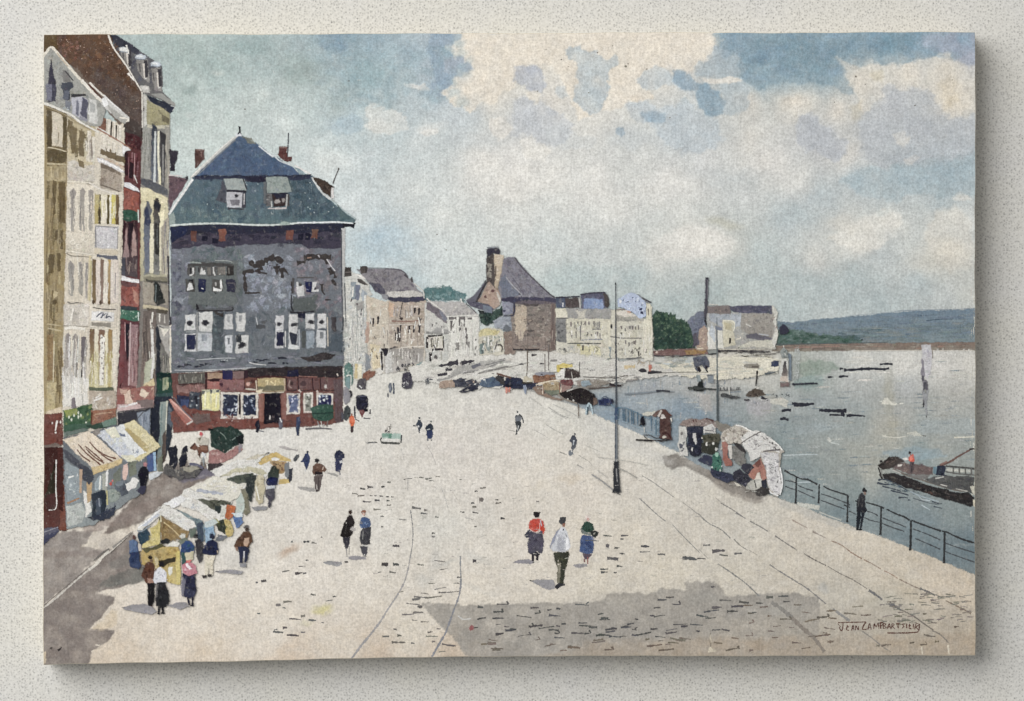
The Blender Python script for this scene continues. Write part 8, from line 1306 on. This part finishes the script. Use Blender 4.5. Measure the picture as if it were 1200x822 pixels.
for q, w_, w2_, c in (('725,549 736,554 746,560',1.6,1.4,(160,158,152)),('752,557.6 765,565 776,573 790,583',1.2,1.4,(158,156,152)),('749,584 760,594 772,605 780,611',1.6,1.2,(140,140,140)),('788,615 800,628 812,640 820,648',1.4,1.2,(150,150,146)),('819,644 830,655',1,.8,(170,166,156)),('841,661 852,668 862,675 874,684 890,699',1.6,2,(138,138,136)),('818,602 830,613 845,621 856,631',1.4,1.6,(140,140,138)),('800,589 812,598 822,606',1,1.2,(164,160,154)),('860,632 868,640 876,645',1.8,1,(140,138,132)),('878,645 888,651',1,.8,(176,170,160)),('902,662 914,670 930,680 946,690 968,708',1.6,2,(136,134,134)),('976,714 986,721 996,728',3.6,3,(150,148,146)),('1010,740 1022,748 1034,758 1044,764',2,1,(150,144,136)),
                    ('845,590 856,596 868,604',1.8,1.4,(146,142,138)),('862,601 874,608',2.4,1.6,(138,136,136)),('879,611 890,617 900,623',1.8,1.6,(138,136,134)),('908,628 920,636 934,645',2,1.6,(132,128,126)),('942,649 954,656 968,663',2.2,1.4,(120,112,108)),('970,664 984,672 1000,680 1016,690',1.2,1.6,(140,132,124)),('1018,692 1026,697 1034,703',3.6,2.4,(120,120,122)),('1042,707 1050,712 1056,715',4.4,3,(112,112,116)),('1056,715 1070,722 1084,732 1094,739',1.6,1.8,(124,116,108)),('1092,739 1102,744 1112,754',3,1.4,(140,132,122)),
                    ('928,609 938,615 946,619',1.6,1.8,(170,152,140)),('952,623 960,627 968,631',2,1.6,(160,146,136)),('974,634 986,639 998,648 1010,655',1.4,1.8,(156,124,104)),('1012,656 1022,661 1032,667',1.6,1.4,(156,128,110)),('1036,669 1044,673 1052,678',1.4,1.2,(168,134,112)),('1054,679 1070,687 1078,690',1.4,2,(150,130,116)),('1078,690 1088,694 1096,698',3.2,2,(118,116,116)),('1096,697 1106,702',2.4,1.4,(130,128,124)),('1108,704 1122,711 1138,719',1.4,2.4,(140,122,104)),
                    ('693,556 704,563 718,574',1.6,1.8,(150,150,152)),('700,551 712,560',1,1,(190,186,178)),('676,545 684,549',2,1.6,(176,172,166)),('677,533 690,541 694,546',.9,1,(180,176,168)),('642,477 656,486 666,490',1.4,1.2,(176,174,168)),('646,482 664,491',1,.8,(180,178,172)),('640,498 650,504 660,509',1,1.2,(182,180,174)),('626,504 642,513',1,.8,(190,186,180)),('648,474 662,480 680,490',1,.8,(190,190,186)),('735,576 742,580',1,.7,(190,184,174)),('620,465 634,475',1,.7,(190,188,182)),('686,522 704,530',1,.9,(190,188,180)),('700,536 726,539 760,545',1,.8,(184,182,176)),('904,706 916,714 928,724',5,6,(148,144,138)),('928,724 940,736 954,748 966,764',5,5,(146,136,126)),('810,588 818,594',.8,.7,(196,190,180)),('838,583 846,590',1,.8,(180,174,166))):
    rail(q, w_, w2_, c)
# ---- kerb
part('kerb','pale kerb line of the left pavement'); L((206,200,190),'50,713 60,706 76,692 92,678 104,668',1.8,1.8, j=.3); L((224,218,206),'104,668 112,662 120,653 128,646',3.6,3, j=.25); L((206,198,186),'128,648 140,637 150,628 155,622',1.8,1.2); L((150,144,138),'132,642 142,634 154,624',2.4,1.4); L((120,112,106),'50,711 70,694 90,677 102,667',.9,.8); L((120,116,112),'110,657 120,648 128,643',1.2)
# ---- cobbles
part('cobbles','dark dashes of paint for cobbles and horse tracks')
CB = [(92,92,92),(112,110,108),(84,82,84),(128,124,118)]
def dash(x, y, l, w_=2, c=None, ang=None, a=.95):
    ang = math.radians(rng.uniform(-12,10) if ang is None else ang); c = c or tint(rng.choice(CB),8)
    dx, dy = math.cos(ang) * l / 2, math.sin(ang) * l / 2; k = rng.uniform(-.5,.5)
    L(c, [(x - dx, y - dy),(x, y + k),(x + dx, y + dy)], w_, w_ * rng.uniform(.35,.9), j=.25, a=a)
for x, y, l, w_ in ((416,579,7,2.4),(425,573,6,2.6),(434,571,7,3),(456,565,4,2.2),(423,581,8,2),(430,588,10,2),(442,586.6,6,2.8),(435,581,3,1.6),(440,581,3,1.4),(447,582,4,2),(454,582.6,4,1.6),(460,582.6,3,1.6),(449,571,4,2.6),(455,587,4,2),(456,592,5,2),(442,597,9,2),(448,605.6,4,2),(488,595.6,11,2.6),(499,598,4,2.4),(497,602,8,2.2),(472,609,9,1.4),(512,606,4,1.6),(508,625,4,2),(508,629,4,2),(448,617.6,3,1.6),(566,572,7,2),(558,576,4,1.8),(564,586,5,4.4),(556,594,5,2.8),(554,590,4,2),(557,601,7,1.6),(582,586,4,2.2),(584,589.6,7,2.2),(589,608,5,2.4),(542,600,5,1.4),(630,588,3,1.4),(464,640,8,2.4),(478,561.6,10,1),(494,560,6,1.2),(502,561,8,1.6),(506,564,6,1.2),(513,559,5,1.2),(540,562,3,1.2),(451,661.6,8,4),(464,662,7,3.6),(460,671,8,2.4),(445,671,4,1.4),(493,662,8,1.8),(556,657.6,4,4),(557,617,3,1.4)):
    dash(x, y, l, w_, a=.9)
for x, y, l, w_ in ((359,635,7,2.4),(368,636.6,6,2.2),(342,635,2.4,2),(377,629.6,2,1.6),(335,669.6,9,1.6),(350,672,9,3),(357,672,4,1.8),(354,664,8,1.4),(309,681,6,3.4),(301,683,3,2),(367,697,6,2.2),(337,705.6,10,3.6),(326,709,6,2.6),(333,712.6,4,2),(392,699.6,4,2),(386,704,8,1.2),(346,726,14,2),(366,727,9,2),(355,722,5,3),(334,736,5,4),(326,741,12,2),(343,745,14,2.4),(323,738,4,2),(355,741,5,2),(378,730,3,1.6),(360,657,4,1.6),(303,719,4,1.6)):
    dash(x, y, l, w_, tint((110,110,110),10) if w_ < 2.2 else None)
for x, y, l, w_ in ((488,702,10,2.6),(478,720,14,2.2),(490,718,12,2.6),(492,711,6,3),(498,729,10,1.8),(486,727,6,1.6),(463,738,4,1.8),(452,746,8,2.4),(468,745,5,3),(467,753,16,2.8),(484,754,4,2.4),(506,746,14,2),(504,741,6,1.8),(514,737,5,1.8),(508,752,4,2.4),(526,756,16,2.2),(518,764,8,1.8),(494,700,18,1.8),(508,700,20,1.8),(526,694,24,2),(516,690,14,1.6),(498,696,10,1.2),(506,684,8,1.2),(536,684,6,2),(538,677,5,1.8),(516,658,14,1.2),(520,667,10,1.2),(470,694,6,1.4),(484,708,16,1.2)):
    dash(x, y, l, w_, tint((120,116,112),10))
for k in range(210):                                           # setts in the lower right shade
    x = rng.uniform(530,1130); y = rng.uniform(708,764)
    if x < 548 + (y - 708) * .5 or (x > 976 and x < 1084 and 724 < y < 748): continue
    if x > 830 and rng.random() < .35: continue
    l = rng.choice((5,7,9,12,16)) * rng.uniform(.8,1.2)
    c = tint((92,92,94),10) if y < 748 and x < 860 else tint((124,112,98),12)
    dash(x, y, l, rng.uniform(1.2,2.6), c)
    if rng.random() < .16: dash(x + l * .4, y - 2,4,2, c, rng.choice((55,65,-40)))
for x, y, l, w_ in ((776,703,11,2.8),(785,700,9,2),(850,704,14,2.6),(836,688,6,2.2),(840,712,12,2.4),(864,711,14,2.6),(872,706,12,2.8),(890,707,8,2.4),(902,700,8,3),(918,699,12,2),(922,705,8,2),(884,718,6,1.4),(712,628,10,1.8),(732,628,9,2.2),(729,632,4,1.8),(712,640,4,4),(723,642,6,2.2),(718,655,13,4),(726,664,7,2.6),(708,667,10,1.8),(708,671,8,2.6),(721,671,4,2),(729,649,6,1.8),(756,640.6,10,3.4),(756,647,12,1.8),(775,650,9,2.4),(808,655,17,3.6),(842,646,15,3.4),(828,639,8,1.8),(865,649,9,2.6),(848,651,10,1.6),(822,655,10,1.2),(694,634,16,1.2),(750,658,6,1)):
    dash(x, y, l, w_, tint((98,98,98),8), rng.uniform(-4,8))
for k in range(90):
    x = rng.uniform(1030,1138); y = rng.uniform(694,732)
    if y < 694 + (1080 - x) * .1: continue
    dash(x, y, rng.uniform(4,12), rng.uniform(.9,1.8), tint((140,134,124),14))
for k in range(130): dash(rng.uniform(400,900), rng.uniform(560,690), rng.uniform(3,8), rng.uniform(.7,1.3), tint((186,182,174),8), None, .7)
B((150,70,72),552.6,735.6,3,3.4); L((80,74,72),'555,736 560,735.6',1.4); L((206,204,200),'537,722 543,726 552,725',2,1.6)
P((206,194,170),'831,744 833,742 835,758 840,764 830,766 832,756',.6, a=.7); L((222,210,186),'1080,758 1081,767',2,1.4); L((222,210,186),'1111,756 1112,767',2.4,1.4); P((200,180,150),'50,765 54,764 54,778 50,778',.4); L((216,204,186),'112,756 117,756.6',1.6); L((216,204,186),'107,764 110,762',1.6)
P((54,50,50),'67,762 70,760 72,758 71,762 69,763.6',.3); B((90,84,80),60,760,1.6,1.4)
# ---- signature
part('signature','brown painted signature in capitals')
SG = (104,62,52)
def sg(q, w_=1.5): L(SG, q, w_, w_ * .8, j=.2, a=1, d=1.2)
for q in ('982,730 992,729.6 1004,729.4 1015,729',):
    sg(q, 1.2)
for q in ('988,730.6 987.6,736 986.6,739.4 984.6,738 983.4,735','993,733 992,738.4 995,738.6','993,735 995,734.6','998,739 999.6,733 1001,739','998.6,737 1000.6,736.6','1002.6,739 1003,733.4 1005.6,738.4 1006,734',
          '1015,729.6 1012,733 1011,737.6 1017,737.4','1017,738 1019,731 1021,738','1017.6,735.6 1020.6,735','1024,737.6 1024.6,731 1026.6,735 1029,730.4 1030,736.8','1032,737 1032,729.6 1035,731 1032.4,733.6','1035,737 1035.4,730.6 1038,732 1036,733.8 1038.6,735.6 1035.4,737','1040,737 1042,731 1043.6,737','1040.6,735 1043,734.6','1045,737 1045.4,731 1048,732.4 1046,734 1048.6,737','1050,731 1055,730.6','1052.4,731 1052.4,736.6','1060,731.4 1057.4,732 1059.4,734 1057,736.6','1062.4,731 1062.6,736.6','1066,731 1065.4,736.6 1068,736.6','1066,733.6 1067.6,733.4','1070,737 1070.4,731.4','1072,738 1073.6,731 1077,732 1073.6,735 1076.6,738.6'):
    sg(q, 1.35)
sg('1040,742 1056,742 1068,741.6 1076,740 1077.6,731',1.5); sg('985,735 982,731',1)
# ================================================================ build the layers as meshes
def build(p, parent):
    if p.field is not None:
        me = field_mesh(p)
        if hasattr(p.field, 'D'): me.materials[0] = M_STROKE
        if p.v:
            n0 = len(me.vertices); fv = np.zeros(n0 * 3, np.float32); me.vertices.foreach_get('co', fv)
            fc = np.zeros(n0 * 4, np.float32); me.attributes['pigment'].data.foreach_get('color', fc)
            nl = len(me.loops); fl = np.zeros(nl, np.int32); me.loops.foreach_get('vertex_index', fl)
            v = np.concatenate([fv.reshape(-1, 3), np.array(p.v, np.float32)])
            faces = [tuple(q) for q in fl.reshape(-1, 4).tolist()] + [tuple(i + n0 for i in f) for f in p.f]
            cc = mute(p.c)
            cc = np.concatenate([fc.reshape(-1, 4), cc])
            m0 = me.materials[0]; nq = nl // 4
            bpy.data.meshes.remove(me)
            me = bpy.data.meshes.new(p.name); me.from_pydata(v.tolist(), [], faces)
            at = me.attributes.new('pigment', 'FLOAT_COLOR', 'POINT'); at.data.foreach_set('color', cc.astype(np.float32).ravel())
            me.materials.append(m0); me.materials.append(M_STROKE)
            mi = np.zeros(len(me.polygons), np.int32); mi[nq:] = 1
            me.polygons.foreach_set('material_index', mi); me.update()
    else:
        me = make_mesh(p.name, p.v, p.f, p.c, M_STROKE)
    o = bpy.data.objects.new(p.name, me); col.objects.link(o); o.parent = parent
    if p.label: o['label'] = p.label
    if p.group: o['group'] = p.group
    if p.name in ('cobbles', 'reflection_ripples'): o['kind'] = 'stuff'
    return o
_objs = {}
for p in PARTS:
    if not p.v and p.field is None:
        o = bpy.data.objects.new(p.name, None); o.empty_display_size = .01; col.objects.link(o); o.parent = painting
        if p.label: o['label'] = p.label
        _objs[id(p)] = o; continue
    _objs[id(p)] = build(p, _objs[id(p.parent)] if p.parent else painting)

print('coats', LV.max(), np.percentile(LV, (50, 90, 99)))
# ---------------------------------------------------------------- the board itself
ring = []
for x in np.linspace(52, 1142, 110): ring.append((x, -1e4))
for y in np.linspace(38, 768, 74): ring.append((1e4, y))
for x in np.linspace(1142, 51, 110): ring.append((x, 1e4))
for y in np.linspace(779, 41, 74): ring.append((-1e4, y))
ring = [clampxy(*p) for p in ring]
pts = [ring[0]]
for p in ring[1:]:
    if math.hypot(p[0] - pts[-1][0], p[1] - pts[-1][1]) > 0.5: pts.append(p)
if math.hypot(pts[0][0] - pts[-1][0], pts[0][1] - pts[-1][1]) < 0.5: pts.pop()
n = len(pts); v = []; f = []
e = 0.7
def ins(p, d):
    return (p[0] + (d if p[0] < 300 and p[0] < 60 else (-d if p[0] > 1135 else 0)), p[1] + (d if p[1] < 50 else (-d if p[1] > 760 else 0)))
for (z, grow) in ((0.0002, 0.3), (T - 1.2 * S, 0.6), (T - 0.4 * S, 0.5), (T, 0.0)):
    for p in pts:
        q = ins(p, -grow); v.append(((q[0] - CX) * S, (CY - q[1]) * S, z))
for k in range(3):
    for i in range(n):
        j = (i + 1) % n; f.append((k * n + j, k * n + i, (k + 1) * n + i, (k + 1) * n + j))
f.append(tuple(range(n))); f.append(tuple(3 * n + i for i in range(n - 1, -1, -1)))
m, nt, N, Lk = new_mat('raw_paper')
tc = N.new('ShaderNodeTexCoord').outputs['Object']
nz = noise_node(N, Lk, tc, 1 / (S * 5), 4, 0.6)
cr = N.new('ShaderNodeValToRGB'); cr.color_ramp.elements[0].position = .3; cr.color_ramp.elements[1].position = .7
cr.color_ramp.elements[0].color = (*lin((196,186,164)), 1); cr.color_ramp.elements[1].color = (*lin((222,214,196)), 1)
Lk.new(nz.outputs[0], cr.inputs[0])
bs = N.new('ShaderNodeBsdfPrincipled'); bs.inputs['Roughness'].default_value = .9; bs.inputs['Specular IOR Level'].default_value = .1
Lk.new(cr.outputs[0], bs.inputs['Base Color']); out = N.new('ShaderNodeOutputMaterial'); Lk.new(bs.outputs[0], out.inputs[0])
me = bpy.data.meshes.new('canvas_board'); me.from_pydata(v, [], f); me.materials.append(m); me.update()
bo = bpy.data.objects.new('canvas_board', me); col.objects.link(bo); bo.parent = painting

# ---------------------------------------------------------------- speckled surface underneath
m, nt, N, Lk = new_mat('speckled_plaster')
tc = N.new('ShaderNodeTexCoord').outputs['Object']
px = 1 / S
def speck(size, r0, r1, keep, seed):
    mp = N.new('ShaderNodeMapping'); mp.inputs['Location'].default_value = (seed, seed * 1.7, 0)
    Lk.new(tc, mp.inputs[0])
    wn = N.new('ShaderNodeTexNoise'); wn.inputs['Scale'].default_value = px / 3.0; wn.inputs['Detail'].default_value = 2
    Lk.new(mp.outputs[0], wn.inputs[0])
    ad = N.new('ShaderNodeVectorMath'); ad.operation = 'MULTIPLY_ADD'
    Lk.new(wn.outputs['Color'], ad.inputs[0]); ad.inputs[1].default_value = (2.2 * S,) * 3; Lk.new(mp.outputs[0], ad.inputs[2])
    vo = N.new('ShaderNodeTexVoronoi'); vo.voronoi_dimensions = '2D'; vo.inputs['Scale'].default_value = px / size
    Lk.new(ad.outputs[0], vo.inputs['Vector'])
    d = remap(N, Lk, vo.outputs['Distance'], r0, r1, 1, 0)
    sx = N.new('ShaderNodeSeparateColor'); Lk.new(vo.outputs['Color'], sx.inputs[0])
    k = remap(N, Lk, sx.outputs[0], 1 - keep, 1.0, 0.0, 1.0)
    return math_node(N, Lk, 'MULTIPLY', d, k)
s1 = speck(3.1, 0.12, 0.46, 0.95, 0.3)
s2 = speck(4.4, 0.08, 0.28, 0.75, 2.1)
fine = noise_node(N, Lk, tc, px / 3.2, 3, 0.6)
big = noise_node(N, Lk, tc, px / 90, 3, 0.5)
dark = math_node(N, Lk, 'ADD', math_node(N, Lk, 'MULTIPLY', s1, 0.40), math_node(N, Lk, 'MULTIPLY', s2, 0.42), True)
base = N.new('ShaderNodeMix'); base.data_type = 'RGBA'
base.inputs[6].default_value = (*lin((226,224,217)), 1); base.inputs[7].default_value = (*lin((225,224,221)), 1)
Lk.new(remap(N, Lk, big.outputs[0], .3, .7, 0, 1), base.inputs[0])
sc1 = N.new('ShaderNodeVectorMath'); sc1.operation = 'SCALE'
Lk.new(base.outputs[2], sc1.inputs[0]); Lk.new(remap(N, Lk, fine.outputs[0], .25, .75, .86, 1.14), sc1.inputs['Scale'])
mx = N.new('ShaderNodeMix'); mx.data_type = 'RGBA'
Lk.new(dark, mx.inputs[0]); Lk.new(sc1.outputs[0], mx.inputs[6]); mx.inputs[7].default_value = (*lin((84,84,86)), 1)
bs = N.new('ShaderNodeBsdfPrincipled'); bs.inputs['Roughness'].default_value = .9; bs.inputs['Specular IOR Level'].default_value = .1
Lk.new(mx.outputs[2], bs.inputs['Base Color'])
bp = N.new('ShaderNodeBump'); bp.inputs['Strength'].default_value = .15; bp.inputs['Distance'].default_value = S * .6; bp.invert = True
Lk.new(dark, bp.inputs['Height']); Lk.new(bp.outputs[0], bs.inputs['Normal'])
out = N.new('ShaderNodeOutputMaterial'); Lk.new(bs.outputs[0], out.inputs[0])
me = bpy.data.meshes.new('tabletop')
W, H, D = 0.70, 0.52, 0.03
vv = [(x, y, z) for z in (-D, 0) for x, y in ((-W, -H), (W, -H), (W, H), (-W, H))]
me.from_pydata(vv, [], [(3, 2, 1, 0), (4, 5, 6, 7), (0, 1, 5, 4), (1, 2, 6, 5), (2, 3, 7, 6), (3, 0, 4, 7)])
me.materials.append(m); me.update()
tb = bpy.data.objects.new('tabletop', me); col.objects.link(tb)
tb['kind'] = 'structure'; tb['label'] = 'pale grey finely speckled surface under the painting'

# ---------------------------------------------------------------- light and camera
KEY, AMB = 0.765, 0.27
w = bpy.data.worlds.new('World'); sc.world = w; w.use_nodes = True
bg = w.node_tree.nodes['Background']; bg.inputs[0].default_value = (0.985, 0.995, 1.0, 1); bg.inputs[1].default_value = AMB
d = Vector((-1.0, 0.74, 1.0)).normalized(); dist = 5.0
ld = bpy.data.lights.new('softbox', 'AREA'); ld.shape = 'DISK'; ld.size = 5.4
# irradiance at the sheet = P * cos(theta) / (pi * dist^2) for a facing disc seen from afar
ld.energy = KEY * math.pi * math.pi * dist * dist / d.z * 1.06
ld.color = (1.0, 0.985, 0.955)
lo = bpy.data.objects.new('softbox', ld); col.objects.link(lo); lo.location = d * dist
lo.rotation_euler = (-d).to_track_quat('-Z', 'Y').to_euler()
cd = bpy.data.cameras.new('camera'); cam = bpy.data.objects.new('camera', cd); col.objects.link(cam)
CD = 1.8
cam.location = ((600 - CX) * S, (CY - 411) * S, T + CD); cd.sensor_width = 36; cd.lens = 36 * CD / (1200 * S)
cd.clip_start = .05; cd.clip_end = 50
sc.camera = cam
sc.view_settings.view_transform = 'Standard'; sc.view_settings.look = 'None'; sc.view_settings.exposure = 0; sc.view_settings.gamma = 1
sc.cycles.transparent_max_bounces = 48; sc.cycles.max_bounces = 4; sc.cycles.diffuse_bounces = 2
